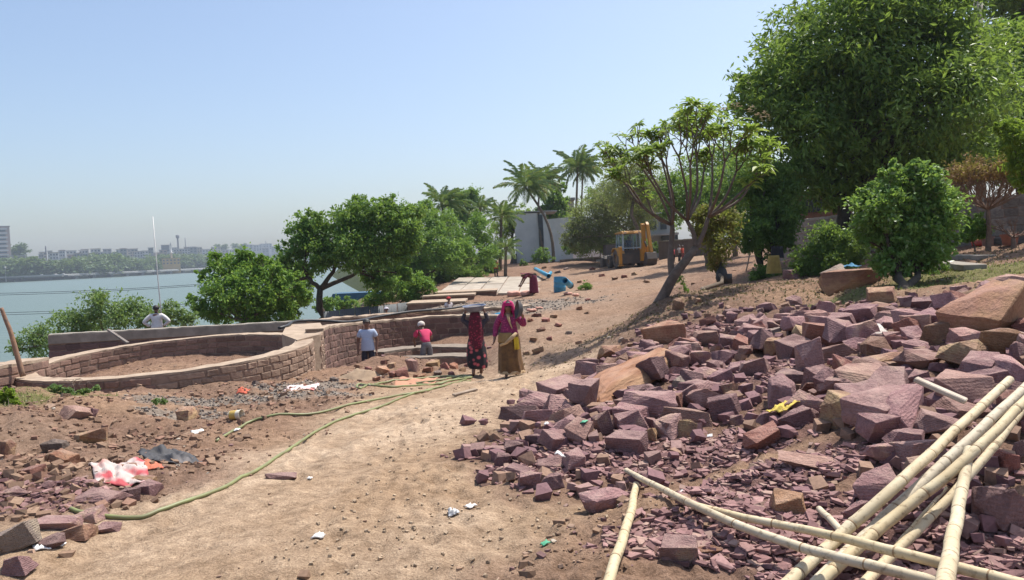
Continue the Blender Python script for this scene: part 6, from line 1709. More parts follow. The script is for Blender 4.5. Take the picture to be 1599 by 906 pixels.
# ------------------------------------------------------------------ people
SKIN = plain('brown_skin', (.20,.105,.07), (.16,.08,.055), 6, .55, 0)
HAIR = plain('black_hair', (.015,.013,.012), None, 20, .6, .2, .004)
def skinned(name, nodes, edges, mat, parent=None, root=0, sub=2):
    names = list(nodes); idx = {n: i for i, n in enumerate(names)}
    me = bpy.data.meshes.new(name)
    me.from_pydata([nodes[n][0] for n in names], [(idx[a], idx[b]) for a, b in edges], [])
    o = link(name, me, parent, mat)
    sk = o.modifiers.new('skin', 'SKIN'); sk.use_smooth_shade = True; sk.branch_smoothing = .3
    ly = me.skin_vertices[0] if len(me.skin_vertices) else None
    if ly is None:
        me.attributes  # layer is made by the modifier
    for i, n in enumerate(names):
        r = nodes[n][1]; r = r if hasattr(r, '__len__') else (r, r)
        ly.data[i].radius = r; ly.data[i].use_root = (n == 'pelvis' or (i == root and 'pelvis' not in idx))
    s = o.modifiers.new('sub', 'SUBSURF'); s.levels = sub; s.render_levels = sub
    return o
def loft(rings, n=28, wave=0, waves=9, seed=0, a0=0, a1=2*math.pi):
    """cloth tube through rings (cx, cy, z, rx, ry)"""
    closed = abs(a1-a0-2*math.pi) < 1e-6
    V = []; Fs = []
    for j, (cx, cy, z, rx, ry) in enumerate(rings):
        t = j/(len(rings)-1)
        for i in range(n):
            a = a0+(a1-a0)*i/(n if closed else n-1)
            k = 1+wave*(.25+.75*t)*(math.sin(a*waves+seed+t*1.4)+.5*math.sin(a*(waves*1.7)+seed*2))
            V.append((cx+rx*math.cos(a)*k, cy+ry*math.sin(a)*k, z))
    m = n if closed else n-1
    for j in range(len(rings)-1):
        for i in range(m): Fs.append((j*n+i, j*n+(i+1) % n, (j+1)*n+(i+1) % n, (j+1)*n+i))
    return V, Fs
def cloth(name, rings, mat, parent, n=28, wave=.04, waves=9, seed=0, a0=0, a1=2*math.pi, thick=.008, sub=1):
    V, Fs = loft(rings, n, wave, waves, seed, a0, a1)
    o = pymesh(name, V, Fs, mat, parent, True)
    s = o.modifiers.new('solid', 'SOLIDIFY'); s.thickness = thick; s.offset = 1
    if sub: s = o.modifiers.new('sub', 'SUBSURF'); s.levels = sub; s.render_levels = sub
    return o
# joints of a figure 1.65 m tall facing +Y; right hand is +X
J0 = dict(pelvis=(0,0,.92), waist=(0,.005,1.06), chest=(0,.01,1.25), neckbase=(0,0,1.385), neck=(0,.012,1.44), jaw=(0,.045,1.50), head=(0,.02,1.565), crown=(0,.005,1.615),
          rshoulder=(.155,0,1.345), relbow=(.205,-.03,1.08), rwrist=(.215,.04,.845), rhand=(.218,.06,.775),
          lshoulder=(-.155,0,1.345), lelbow=(-.205,-.03,1.08), lwrist=(-.215,.04,.845), lhand=(-.218,.06,.775),
          rhip=(.085,0,.88), rknee=(.095,.02,.48), rankle=(.095,-.02,.09), rtoe=(.11,.15,.035),
          lhip=(-.085,0,.88), lknee=(-.095,.02,.48), lankle=(-.095,-.02,.09), ltoe=(-.11,.15,.035))
RAD = dict(pelvis=.125, waist=.115, chest=.125, neckbase=.075, neck=.052, jaw=.062, head=.088, crown=.066,
           rshoulder=.062, relbow=.043, rwrist=.028, rhand=.034, lshoulder=.062, lelbow=.043, lwrist=.028, lhand=.034,
           rhip=.088, rknee=.058, rankle=.038, rtoe=.03, lhip=.088, lknee=.058, lankle=.038, ltoe=.03)
EDG = [('pelvis','waist'),('waist','chest'),('chest','neckbase'),('neckbase','neck'),('neck','jaw'),('jaw','head'),('head','crown'),
       ('chest','rshoulder'),('rshoulder','relbow'),('relbow','rwrist'),('rwrist','rhand'),('chest','lshoulder'),('lshoulder','lelbow'),('lelbow','lwrist'),('lwrist','lhand'),
       ('pelvis','rhip'),('rhip','rknee'),('rknee','rankle'),('rankle','rtoe'),('pelvis','lhip'),('lhip','lknee'),('lknee','lankle'),('lankle','ltoe')]
def fingers(nodes, edges, side, J, curl=.5):
    w_, h_ = Vector(J[side+'wrist']), Vector(J[side+'hand'])
    d = (h_-w_).normalized(); sx = 1 if side == 'r' else -1
    e_ = (w_-Vector(J[side+'elbow'])).normalized()
    across = Vector((0, 1, 0)); across = (across-d*across.dot(d))
    across = across.normalized() if across.length > .05 else Vector((1, 0, 0))
    palm = d.cross(across)*sx
    for i in range(4):
        l = (.036, .042, .039, .030)[i]; b = h_+d*.022+across*(.030-.019*i)
        p1 = b+(d*math.cos(curl*.5)+palm*math.sin(curl*.5))*l; p2 = p1+(d*math.cos(curl*1.4)+palm*math.sin(curl*1.4))*l*.85
        for k, (p, r) in enumerate(((b, .0095), (p1, .0088), (p2, .0072))): nodes[f'{side}f{i}{k}'] = (tuple(p), r)
        edges += [(side+'hand', f'{side}f{i}0'), (f'{side}f{i}0', f'{side}f{i}1'), (f'{side}f{i}1', f'{side}f{i}2')]
    b = h_-d*.012+across*.032; p1 = b+(d*.7+across*.7+palm*.35).normalized()*.032; p2 = p1+(d*.9+across*.25+palm*.5).normalized()*.028
    for k, (p, r) in enumerate(((b, .012), (p1, .0105), (p2, .0085))): nodes[f'{side}t{k}'] = (tuple(p), r)
    edges += [(side+'hand', f'{side}t0'), (f'{side}t0', f'{side}t1'), (f'{side}t1', f'{side}t2')]
def person(label, loc, rz, h, pose=None, curl=.5, face=True, wide=1.05):
    J = dict(J0); J.update(pose or {})
    nodes = {n: (J[n], RAD[n]) for n in J0}; edges = list(EDG)
    hd, jw = Vector(J['head']), Vector(J['jaw']); up = (Vector(J['crown'])-Vector(J['neck'])).normalized()
    fw = (jw-hd); fw = (fw-up*fw.dot(up)); fw = fw.normalized() if fw.length > 1e-4 else Vector((0, 1, 0))
    sd = fw.cross(up)
    nodes['nose'] = (tuple(hd+fw*.088-up*.035), .013); edges.append(('head', 'nose'))
    for s, nm in ((1, 'rear_'), (-1, 'lear_')): nodes[nm] = (tuple(hd+sd*s*.084-up*.02-fw*.01), (.016)); edges.append(('head', nm))
    fingers(nodes, edges, 'r', J, curl); fingers(nodes, edges, 'l', J, curl)
    o = skinned('person', nodes, edges, SKIN)
    s = h/1.66; o.location = loc; o.rotation_euler = (0, 0, rz); o.scale = (s*wide, s*wide, s)
    tag(o, label, 'person')
    if face:
        for k in (1, -1):
            m_ = MB(); m_.lathe([(0, -.009), (.008, -.005), (.010, 0), (.008, .005), (0, .009)], tuple(hd+fw*.079+sd*k*.031-up*.008), 8); m_.build('eye', HAIR, o, True)
        m_ = MB(); m_.tube([tuple(jw+fw*.052+sd*x+up*.008) for x in (-.022, 0, .022)], [.004, .007, .004], 6); m_.build('mouth', plain('lips', (.17,.06,.05), None, 9, .5, 0), o, True)
    return o, J, (hd, up, fw, sd)
def hair(o, fr, mat=None, name='hair', r=.096, low=-.25):
    hd, up, fw, sd = fr
    V = []; Fs = []; n = 18; m = 9
    for j in range(m+1):
        ph = math.pi*.5-(math.pi*.5+.5)*j/m
        for i in range(n):
            a = 2*math.pi*i/n
            back = -math.sin(a)
            p = ph if back > -.2 else max(ph, .22)
            q = hd+up*.008+(sd*math.cos(a)*math.cos(p)+fw*math.sin(a)*math.cos(p)*1.06+up*math.sin(p)*1.02)*r
            V.append(q)
    for j in range(m):
        for i in range(n): Fs.append((j*n+i, j*n+(i+1) % n, (j+1)*n+(i+1) % n, (j+1)*n+i))
    m_ = MB(); m_.add(V, Fs); return m_.build(name, mat or HAIR, o, True)
def shirt(o, J, mat, sleeve='half', name='shirt', grow=1.0, hem=.90, collar=True):
    nodes = {'pelvis': ((J['pelvis'][0], J['pelvis'][1], min(hem+.04, J['waist'][2]-.1)), .138*grow), 'waist': (J['waist'], .135*grow), 'chest': (J['chest'], .145*grow), 'neckbase': (tuple(Vector(J['neckbase'])+Vector((0, 0, -.015))), .082)}
    edges = [('pelvis','waist'),('waist','chest'),('chest','neckbase')]
    if abs(J['chest'][1]) < .05:
        p_, w_ = J['pelvis'], J['waist']
        cloth(name+'_hem', [(w_[0], w_[1], w_[2]+.10, .135*grow, .115*grow), (w_[0], w_[1], w_[2], .15*grow, .125*grow), (p_[0], p_[1], hem+.06, .165*grow, .135*grow), (p_[0], p_[1], hem, .172*grow, .14*grow)], mat, o, 22, .02, 5, 1, thick=.005)
    for s in 'rl':
        a, b, c = Vector(J[s+'shoulder']), Vector(J[s+'elbow']), Vector(J[s+'wrist'])
        nodes[s+'s'] = (tuple(a), .078*grow)
        if sleeve == 'half': nodes[s+'e'] = (tuple(a.lerp(b, .72)), .072*grow); edges += [('chest', s+'s'), (s+'s', s+'e')]
        else: nodes[s+'e'] = (tuple(b), .058*grow); nodes[s+'w'] = (tuple(b.lerp(c, .9)), .043*grow); edges += [('chest', s+'s'), (s+'s', s+'e'), (s+'e', s+'w')]
    return skinned(name, nodes, edges, mat, o)
def trousers(o, J, mat, name='trousers', grow=1.0):
    nodes = {'pelvis': (J['pelvis'], .134*grow)}; edges = []
    nodes['belt'] = (tuple(Vector(J['pelvis']).lerp(Vector(J['waist']), .45)), .126*grow); edges.append(('pelvis', 'belt'))
    for s in 'rl':
        for k, r in (('hip', .098), ('knee', .075), ('ankle', .062)):
            p = Vector(J[s+k])+(Vector((0, 0, .02)) if k == 'ankle' else Vector()); nodes[s+k] = (tuple(p), r*grow)
        edges += [('pelvis', s+'hip'), (s+'hip', s+'knee'), (s+'knee', s+'ankle')]
    return skinned(name, nodes, edges, mat, o)
def shoes(o, J, mat):
    for s in 'rl':
        a, t = Vector(J[s+'ankle']), Vector(J[s+'toe'])
        skinned('shoe', {'a': (tuple(a+Vector((0, -.02, -.03))), .05), 'b': (tuple(a.lerp(t, .6)+Vector((0, 0, -.01))), .047), 'c': (tuple(t), .04)}, [('a','b'),('b','c')], mat, o, sub=1)
def fabric(name, c1, c2=None, scale=18, pattern=None, c3=None):
    if not pattern: return plain(name, c1, c2, scale, .9, .2, .006)
    m, N, L, b = newmat(name)
    tc = N.new('ShaderNodeTexCoord'); v = N.new('ShaderNodeTexVoronoi'); v.inputs['Scale'].default_value = pattern
    L.new(tc.outputs['Object'], v.inputs['Vector'])
    r = ramp(N, L, v.outputs['Distance'], [(.22, c2), (.34, c3 or c2), (.42, c1)])
    L.new(r.outputs[0], b.inputs['Base Color']); b.inputs['Roughness'].default_value = .9
    n2 = noise_node(N, L, 30, 3); bump(N, L, b, n2.outputs[0], .3, .008)
    return m
def facing(loc, off=0): return math.atan2(loc.y, loc.x)+math.pi/2+off          # rotation that turns +Y to the camera

def bowl(name, label, r, h, mat, loc, rot, cat='basin'):
    m_ = MB(); m_.lathe([(0, 0), (r*.55, 0), (r*.78, h*.3), (r*.95, h*.85), (r*1.06, h*.95), (r*1.06, h), (r*.95, h), (r*.88, h*.8), (r*.72, h*.32), (r*.5, h*.12), (0, h*.12)], n=30)
    o = m_.build(name, mat, None, True); o.data.set_sharp_from_angle(angle=R_(50)); o.location = loc; o.rotation_euler = rot; return tag(o, label, cat)

# woman walking towards the camera
g = ground(798, 588); H1 = 117/px_at(g); s1 = H1/1.68
pose = dict(relbow=(.245,-.02,1.10), rwrist=(.275,.05,.87), rhand=(.285,.07,.80), lelbow=(-.285,.07,1.12), lwrist=(-.265,.20,1.34), lhand=(-.255,.235,1.40),
            rknee=(.09,.09,.50), rankle=(.08,.06,.09), rtoe=(.09,.23,.04), lknee=(-.085,.02,.48), lankle=(-.09,-.16,.12), ltoe=(-.1,.0,.03))
o, J, fr = person('woman walking towards the camera in magenta headscarf and brown sari', g, facing(g), H1, pose, .7, wide=1.18)
W1 = o
hair(o, fr)
jack = fabric('magenta_print', (.20,.018,.085), (.42,.06,.16), pattern=38, c3=(.28,.03,.11))
shirt(o, J, jack, 'full', 'jacket', 1.06, .86)
sari = fabric('brown_sari', (.085,.042,.018), (.17,.09,.03), scale=9); cream = fabric('cream_border', (.50,.38,.22), (.36,.22,.12), 14); yel = fabric('yellow_silk', (.60,.42,.02), (.42,.27,.02), 14)
cloth('sari_skirt', [(0,0,.98,.165,.145),(0,0,.90,.185,.16),(0,.01,.75,.20,.18),(.01,.02,.55,.205,.20),(.0,.02,.35,.215,.22),(-.01,.02,.18,.235,.24),(-.02,.02,.09,.245,.245)], sari, o, 44, .075, 8, 1)
cloth('hem_border', [(-.015,.02,.155,.240,.243),(-.02,.02,.12,.246,.249),(-.02,.02,.085,.252,.252)], cream, o, 44, .075, 8, 1.1)
cloth('yellow_pleat', [(-.02,.0,.90,.185,.18),(-.02,.0,.80,.205,.20),(-.02,.01,.68,.215,.212),(-.02,.01,.62,.218,.216)], yel, o, 12, .07, 14, .4, R_(108), R_(142))
cloth('sari_fold', [(.02,.0,1.0,.18,.155),(.03,.01,.9,.205,.18),(.02,.02,.78,.22,.205)], fabric('tan_border', (.30,.19,.07), (.2,.11,.04), 10), o, 20, .05, 9, 2, R_(25), R_(110))
m_ = MB(); m_.tube([(.17,.12,.72), (.06,.20,.78), (-.06,.20,.90), (-.13,.15,.98)], [.03,.035,.04,.03], 8); m_.build('sari_roll', cream, o, True)
scarf = fabric('magenta_scarf', (.50,.015,.13), (.38,.012,.10), 14)
cloth('headscarf', [(0,-.005,1.688,.02,.02),(0,.0,1.675,.07,.075),(0,.0,1.63,.108,.112),(0,-.005,1.56,.118,.122),(0,-.015,1.48,.128,.125),(0,-.03,1.40,.155,.13),(0,-.04,1.30,.20,.15),(0,-.05,1.22,.215,.15)], scarf, o, 30, .02, 8, .5, R_(122), R_(418))
m_ = MB(); V, Fs = loft([(0,.05,1.645,.085,.06),(0,.055,1.60,.088,.062),(0,.06,1.575,.090,.062)], 12, .01, 5, 0, R_(20), R_(160)); m_.add(V, Fs); m_.build('scarf_edge', scarf, o, True)
m_ = MB(); V, Fs = loft([(0.01,.06,1.40,.05,.075),(.0,.07,1.30,.045,.085),(-.03,.07,1.18,.03,.09),(-.06,.07,1.08,.015,.09)], 10, .03, 5, 0, R_(55), R_(125)); m_.add(V, Fs); ob_ = m_.build('scarf_end', cream, o, True); md = ob_.modifiers.new('s', 'SOLIDIFY'); md.thickness = .008
mw = o.matrix_basis if False else (Matrix.Translation(o.location) @ o.rotation_euler.to_matrix().to_4x4() @ Matrix.Scale(s1, 4))
def wpt(M_, p): return M_ @ Vector(p)
bowl('pan', 'dark iron pan held upright at the shoulder by the magenta woman', .20*s1, .12*s1, plain('dark_iron', (.055,.055,.06), (.10,.085,.075), 6, .55, .2), wpt(mw, (-.305,.225,1.50)), (R_(8), R_(82), facing(g)+R_(20)), 'pan')
# woman seen from behind with a basin on her head
g2_ = ground(746, 588); H2 = 102/px_at(g2_); s2 = H2/1.66
pose = dict(relbow=(.275,.02,1.44), rwrist=(.205,.03,1.645), rhand=(.185,.03,1.70), lelbow=(-.275,.02,1.44), lwrist=(-.205,.03,1.645), lhand=(-.185,.03,1.70), rshoulder=(.16,0,1.37), lshoulder=(-.16,0,1.37),
            rknee=(.09,.10,.50), rankle=(.08,.09,.09), rtoe=(.08,.25,.035), lknee=(-.08,-.02,.47), lankle=(-.085,-.17,.12), ltoe=(-.09,-.03,.03))
rz2 = facing(g2_)+math.pi
o, J, fr = person('woman seen from behind carrying a basin on her head in a red veil', g2_, rz2, H2, pose, .4, wide=1.18)
hair(o, fr)
shirt(o, J, fabric('dark_blouse', (.045,.035,.05), (.03,.025,.03), 14), 'full', 'blouse', 1.0, .92)
cloth('long_skirt', [(0,0,1.0,.155,.14),(0,0,.9,.185,.165),(0,0,.72,.205,.19),(0,0,.5,.225,.215),(.01,0,.32,.225,.225),(.02,0,.22,.20,.215)], fabric('black_flower_print', (.018,.015,.02), (.50,.10,.12), pattern=7.5, c3=(.22,.05,.06)), o, 34, .05, 8, 2)
veil = fabric('red_veil', (.085,.006,.018), (.28,.025,.055), pattern=17, c3=(.19,.010,.032))
cloth('veil', [(0,.0,1.672,.05,.05),(0,-.005,1.64,.10,.105),(0,-.01,1.57,.115,.118),(0,-.02,1.47,.125,.125),(0,-.03,1.36,.155,.14),(0,-.03,1.2,.165,.15),(0,-.03,1.05,.16,.16),(.01,-.03,.88,.15,.185),(.02,-.03,.72,.12,.20)], veil, o, 30, .05, 7, .5, R_(165), R_(375))
mw2 = Matrix.Translation(o.location) @ Euler((0, 0, rz2)).to_matrix().to_4x4() @ Matrix.Scale(s2, 4)
bz = bowl('basin', 'blue grey metal basin carried on the head of the veiled woman', .285*s2, .155*s2, plain('worn_steel', (.24,.27,.36), (.17,.19,.26), 5, .45, .1, .004, metal=.4), wpt(mw2, (0, .01, 1.655)), (R_(3), R_(-3), 0))
m_ = MB(); m_.lathe([(0, .15*s2), (.10*s2, .145*s2), (.2*s2, .125*s2)], n=20); m_.build('sand_load', plain('wet_sand', (.2,.17,.14), None, 12), bz, True)

def by_head(px, py, h, dg, feet=None):
    """a standing place near distance dg where a figure of height h shows its head top at the given place"""
    best = None
    for d in np.linspace(dg*.85, dg*1.15, 61):
        p = at(px, py, d); e_ = abs((p[2]-h)-gz(p[0], p[1]))+.02*abs(d-dg)
        if best is None or e_ < best[0]: best = (e_, p)
    p = best[1]; return Vector((p[0], p[1], min(p[2]-h, gz(p[0], p[1])+.0) if feet is None else p[2]-h))
# man in blue shirt facing the camera
p = by_head(572, 497, 1.70, 20.5)
o, J, fr = person('man in pale blue shirt and dark jeans standing before the curved wall', p, facing(p)-.15, 1.70, dict(relbow=(.235,-.03,1.10), rwrist=(.235,.03,.86), rhand=(.235,.05,.79), lelbow=(-.235,-.03,1.10)))
hair(o, fr); sh_ = fabric('pale_blue_stripes', (.44,.52,.66), (.36,.44,.58), 40); shirt(o, J, sh_, 'half', 'shirt', 1.03, .84); trousers(o, J, fabric('dark_jeans', (.03,.035,.055), (.02,.022,.035), 20)); shoes(o, J, M['blackpipe'])
# man in pink shirt, back turned, bending over the curb
p = by_head(664, 503, 1.56, 21.3)
rzp = facing(p)+math.pi+.35
pose = dict(waist=(0,.07,1.04), chest=(0,.16,1.20), neckbase=(0,.24,1.31), neck=(0,.27,1.36), jaw=(0,.34,1.39), head=(0,.335,1.455), crown=(0,.33,1.51), rshoulder=(.155,.22,1.27), lshoulder=(-.155,.22,1.27),
            relbow=(.27,.30,1.06), rwrist=(.24,.45,.90), rhand=(.23,.50,.85), lelbow=(-.25,.32,1.05), lwrist=(-.16,.48,.92), lhand=(-.14,.53,.87), rknee=(.11,.04,.48), lknee=(-.11,.04,.48))
o, J, fr = person('man in bright pink shirt with white head cloth bending over the curb', p, rzp, 1.66, pose)
hair(o, fr); shirt(o, J, fabric('pink_jersey', (.62,.05,.14), (.52,.04,.11), 14), 'half', 'shirt', 1.03, .86); trousers(o, J, fabric('grey_trousers', (.19,.175,.18), (.13,.12,.125), 14)); shoes(o, J, M['blackpipe'])
hair(o, fr, fabric('white_head_cloth', (.62,.58,.54), (.48,.4,.36), 14), 'head_cloth', .106)
# man behind the parapet
p = by_head(243, 477, 1.66, 27, True)
pose = dict(relbow=(.37,-.06,1.14), rwrist=(.17,.03,.99), rhand=(.13,.06,.97), lelbow=(-.36,-.06,1.14), lwrist=(-.17,.03,.99), lhand=(-.13,.06,.97))
o, J, fr = person('man in white shirt with hands on hips behind the long parapet', p, facing(p)+math.pi-.2, 1.66, pose)
hair(o, fr); shirt(o, J, fabric('white_shirt', (.66,.63,.62), (.56,.53,.52), 14), 'full', 'shirt', 1.05, .95); trousers(o, J, fabric('navy_trousers', (.03,.04,.10), None, 14)); shoes(o, J, M['blackpipe'])
# red cap worker by the steps
p = by_head(700, 464, 1.5, 40, True)
o, J, fr = person('worker in red head cloth and white top by the dark steps', p, facing(p)+.6, 1.5, dict(relbow=(.25,.08,1.12), rwrist=(.18,.25,1.0), rhand=(.17,.30,.98)))
hair(o, fr, fabric('red_head_cloth', (.45,.02,.03), None, 9), 'head_cloth', .112); shirt(o, J, fabric('white_top', (.55,.5,.5), (.45,.4,.4), 9), 'half', 'shirt'); trousers(o, J, fabric('brown_trousers', (.12,.08,.06), None, 9))
p = by_head(603, 480, 1.5, 37, True)
o, J, fr = person('worker in white head cloth behind the corrugated fence', p, facing(p), 1.5)
hair(o, fr, fabric('pale_head_cloth', (.6,.56,.6), None, 9), 'head_cloth', .112); shirt(o, J, fabric('mauve_top', (.3,.2,.25), None, 9), 'half'); trousers(o, J, fabric('grey_cotton', (.2,.2,.2), None, 9))
# man in orange vest on the ramp top
g = ground(775, 434); h_ = 29/px_at(g)
o, J, fr = person('man in orange vest and white helmet standing at the far edge of the ramp', g, facing(g)+math.pi, h_)
shirt(o, J, fabric('orange_vest', (.50,.11,.03), (.42,.09,.03), 9), 'half', 'vest', 1.1, .84); trousers(o, J, fabric('dark_trousers', (.05,.045,.05), None, 9)); shoes(o, J, M['blackpipe'])
hair(o, fr, plain('white_helmet', (.75,.73,.70), None, 5, .4, 0), 'helmet', .118)
# woman bent over the rubble
g = ground(834, 461); h_ = 1.6*min(1.1, 38/px_at(g)/1.6)
pose = dict(waist=(0,.10,1.0), chest=(0,.30,1.05), neckbase=(0,.42,1.03), neck=(0,.47,1.02), jaw=(0,.55,.98), head=(0,.56,1.04), crown=(0,.58,1.09), rshoulder=(.15,.38,1.02), lshoulder=(-.15,.38,1.02),
            relbow=(.2,.50,.80), rwrist=(.16,.62,.58), rhand=(.15,.66,.52), lelbow=(-.2,.50,.80), lwrist=(-.16,.62,.58), lhand=(-.15,.66,.52))
o, J, fr = person('woman in dark red sari bent over the rubble by the peach sacks', g, facing(g)-1.3, 1.75, pose)
mar = fabric('maroon_sari', (.13,.015,.04), (.20,.03,.06), pattern=20); shirt(o, J, mar, 'half', 'blouse', 1.05, .9); cloth('sari_skirt', [(0,.02,1.0,.17,.16),(0,.0,.85,.2,.19),(0,0,.5,.21,.21),(0,0,.1,.23,.23)], mar, o, 24, .05, 7)
cloth('veil', [(0,.56,1.15,.05,.05),(0,.54,1.12,.10,.11),(0,.48,1.10,.15,.17),(0,.32,1.12,.18,.22),(0,.1,1.14,.15,.2)], mar, o, 20, .04, 6)
# workers by the backhoe
for px, py, hp, ct, cc, lab in ((1061,409,24,(.55,.50,.48),(.04,.04,.05),'worker in white top right of the backhoe behind the flowering tree trunk'),(1052,408,22,(.50,.07,.08),(.05,.04,.04),'worker in red top nearest the backhoe bucket'),(1066,408,23,(.60,.10,.06),(.2,.05,.06),'worker in orange red top just behind the white topped worker')):
    g = ground(px, py); g = Vector(at(px, py, 55)); g.z = gz(g.x, g.y); o, J, fr = person(lab, g, facing(g)+1.0, hp/px_at(g)*1.15, face=False)
    hair(o, fr); shirt(o, J, fabric('work_top', ct, None, 9), 'half'); trousers(o, J, fabric('work_trousers', cc, None, 9))
# driver
mB = Matrix.Translation(BH.location) @ Euler((0, 0, BH.rotation_euler[2])).to_matrix().to_4x4()
pose = dict(rknee=(.12,.42,.86), rankle=(.12,.48,.45), rtoe=(.12,.62,.42), lknee=(-.12,.42,.86), lankle=(-.12,.48,.45), ltoe=(-.12,.62,.42), relbow=(.22,.1,1.12), rwrist=(.15,.35,1.05), rhand=(.14,.4,1.05), lelbow=(-.22,.1,1.12), lwrist=(-.15,.35,1.05), lhand=(-.14,.4,1.05))
o, J, fr = person('driver in dark blue shirt sitting in the backhoe cab', wpt(mB, (0, .12, .70)), BH.rotation_euler[2], 1.66, pose, face=False)
hair(o, fr); shirt(o, J, fabric('dark_blue_shirt', (.03,.04,.10), None, 9), 'half'); trousers(o, J, fabric('driver_trousers', (.03,.03,.03), None, 9))

# ------------------------------------------------------------------ far shore
def wp(px, py, k=1.0):
    """point of the lake's far side: the line of sight cut by the water level, pushed back by k"""
    r = ray(px, py); d_ = (WATER_Z-CAM_Z)/r[2]; p = CAM+r*d_; return np.array([p[0]*k, p[1]*k, WATER_Z])
SHORE = [(-260,452),(-60,444),(0,441.5),(100,437),(200,431.5),(310,425.5),(400,420),(480,415.5),(540,412.5)]
A = np.array([wp(*q) for q in SHORE])
# the land behind the promenade
V = []; Fs = []
for i, p in enumerate(A):
    for k, z in ((1.0, -1), (1.004, 2.2), (1.05, 3), (1.25, 10), (1.45, 14)): V.append((p[0]*k, p[1]*k, WATER_Z+z))
for i in range(len(A)-1):
    for j in range(4): Fs.append((i*5+j, (i+1)*5+j, (i+1)*5+j+1, i*5+j+1))
o = pymesh('far_shore', V, [f[::-1] for f in Fs], plain('far_ground', (.14,.15,.10), (.10,.11,.07), .05, .95, 0), None); o['kind'] = 'structure'
pr = empty('promenade', (0, 0, 0), 0, 'long lakeside promenade bridge on the far shore', 'bridge')
dk = MB(); pw = MB()
for i in range(len(A)-1):
    a, b = A[i]*1, A[i+1]*1
    dk.bar((a[0], a[1], WATER_Z+3.6), (b[0], b[1], WATER_Z+3.6), 9, 1.1); pw.bar((a[0]*.993, a[1]*.993, WATER_Z+4.75), (b[0]*.993, b[1]*.993, WATER_Z+4.75), .5, 1.1)
dk.build('deck', plain('stained_concrete', (.20,.21,.21), (.13,.14,.14), .2, .95, 0), pr); pw.build('parapet', plain('pale_concrete', (.42,.42,.40), None, .2, .95, 0), pr)
P_, Lg = resample([tuple(a) for a in A], 26)
dkm = plain('dark_concrete', (.10,.11,.11), None, .3, .95, 0)
pm = None
for i, p in enumerate(P_):
    px_ = 799.5+FPX*((p-CAM)@_r)/((p-CAM)@_f)
    if px_ < -40 or px_ > 470: continue
    if pm is None:
        m_ = MB(); m_.box((0, 0, 0), (3.2, 8, 4.2), taper=.9); o = m_.build('pier', dkm, pr); pm = o.data
    else: o = link('pier', pm, pr)
    o.location = (p[0], p[1], WATER_Z+1); o.rotation_euler = (0, 0, math.atan2(A[-1][1]-A[0][1], A[-1][0]-A[0][0]))
# trees over there
FT = []
for k in range(4):
    rs = np.random.default_rng(900+k)
    bl = [(np.array([rs.uniform(-.45, .45), rs.uniform(-.4, .4), rs.uniform(.35, .75)]), rs.uniform(.25, .4)) for _ in range(6)]
    e = empty('x', (0, 0, 0)); crown_mesh('far_tree', bl, 130, 14, .13, .7, LM['far'], e, 900+k, .4, .5)
    o = e.children[0]; me = o.data
    bpy.data.objects.remove(o); bpy.data.objects.remove(e); FT.append(me)
rs = random.Random(4)
def far_place(px, k): 
    ys = np.interp(px, [q[0] for q in SHORE], [q[1] for q in SHORE]); return wp(px, ys, k)
FTL = 'soft grey green tree among the wood along the far shore'
for i in range(84):
    px = -30+i*6.1+rs.uniform(-3, 3); k = rs.choice((1.012, 1.02, 1.03, 1.06, 1.10))
    p = far_place(px, k); d_ = float((p-CAM)@_f)
    if 246 < px < 290 and k < 1.05: k = 1.08
    p = far_place(px, k); d_ = float((p-CAM)@_f)
    top = -2+np.interp(px, [-30, 40, 80, 120, 160, 195, 240, 300, 360, 430, 480], [410, 400, 413, 406, 394, 406, 401, 398, 404, 398, 392])+rs.uniform(-2, 7)
    base = np.interp(px, [q[0] for q in SHORE], [q[1] for q in SHORE])
    h = (base-top)/FPX*d_*(1.0 if k < 1.04 else .97)
    o = bpy.data.objects.new('far_tree', FT[rs.randrange(4)]); COL.objects.link(o); o.location = (p[0], p[1], WATER_Z+2); s = h/1.0
    o.scale = (s*rs.uniform(1.1, 1.6), s*1.2, s*.95); o.rotation_euler = (0, 0, rs.uniform(0, 6.28)); tag(o, FTL, 'tree', 'trees along the far shore')
for (px, top, w_) in ((93/3.33, 383, 26), (1165/3.33, 383, 12), (1260/3.33, 382, 14)):
    p = far_place(px, 1.2); d_ = float((p-CAM)@_f); base = np.interp(px, [q[0] for q in SHORE], [q[1] for q in SHORE])
    o = bpy.data.objects.new('far_tree', FT[0]); COL.objects.link(o); h = (base-top)/FPX*d_; o.location = (p[0], p[1], WATER_Z+h-w_/FPX*d_*.9); s = w_/FPX*d_; o.scale = (s*1.3, s*1.2, s)
    tag(o, 'tree crown rising above the roofs on the far skyline', 'tree', 'trees on the far skyline')
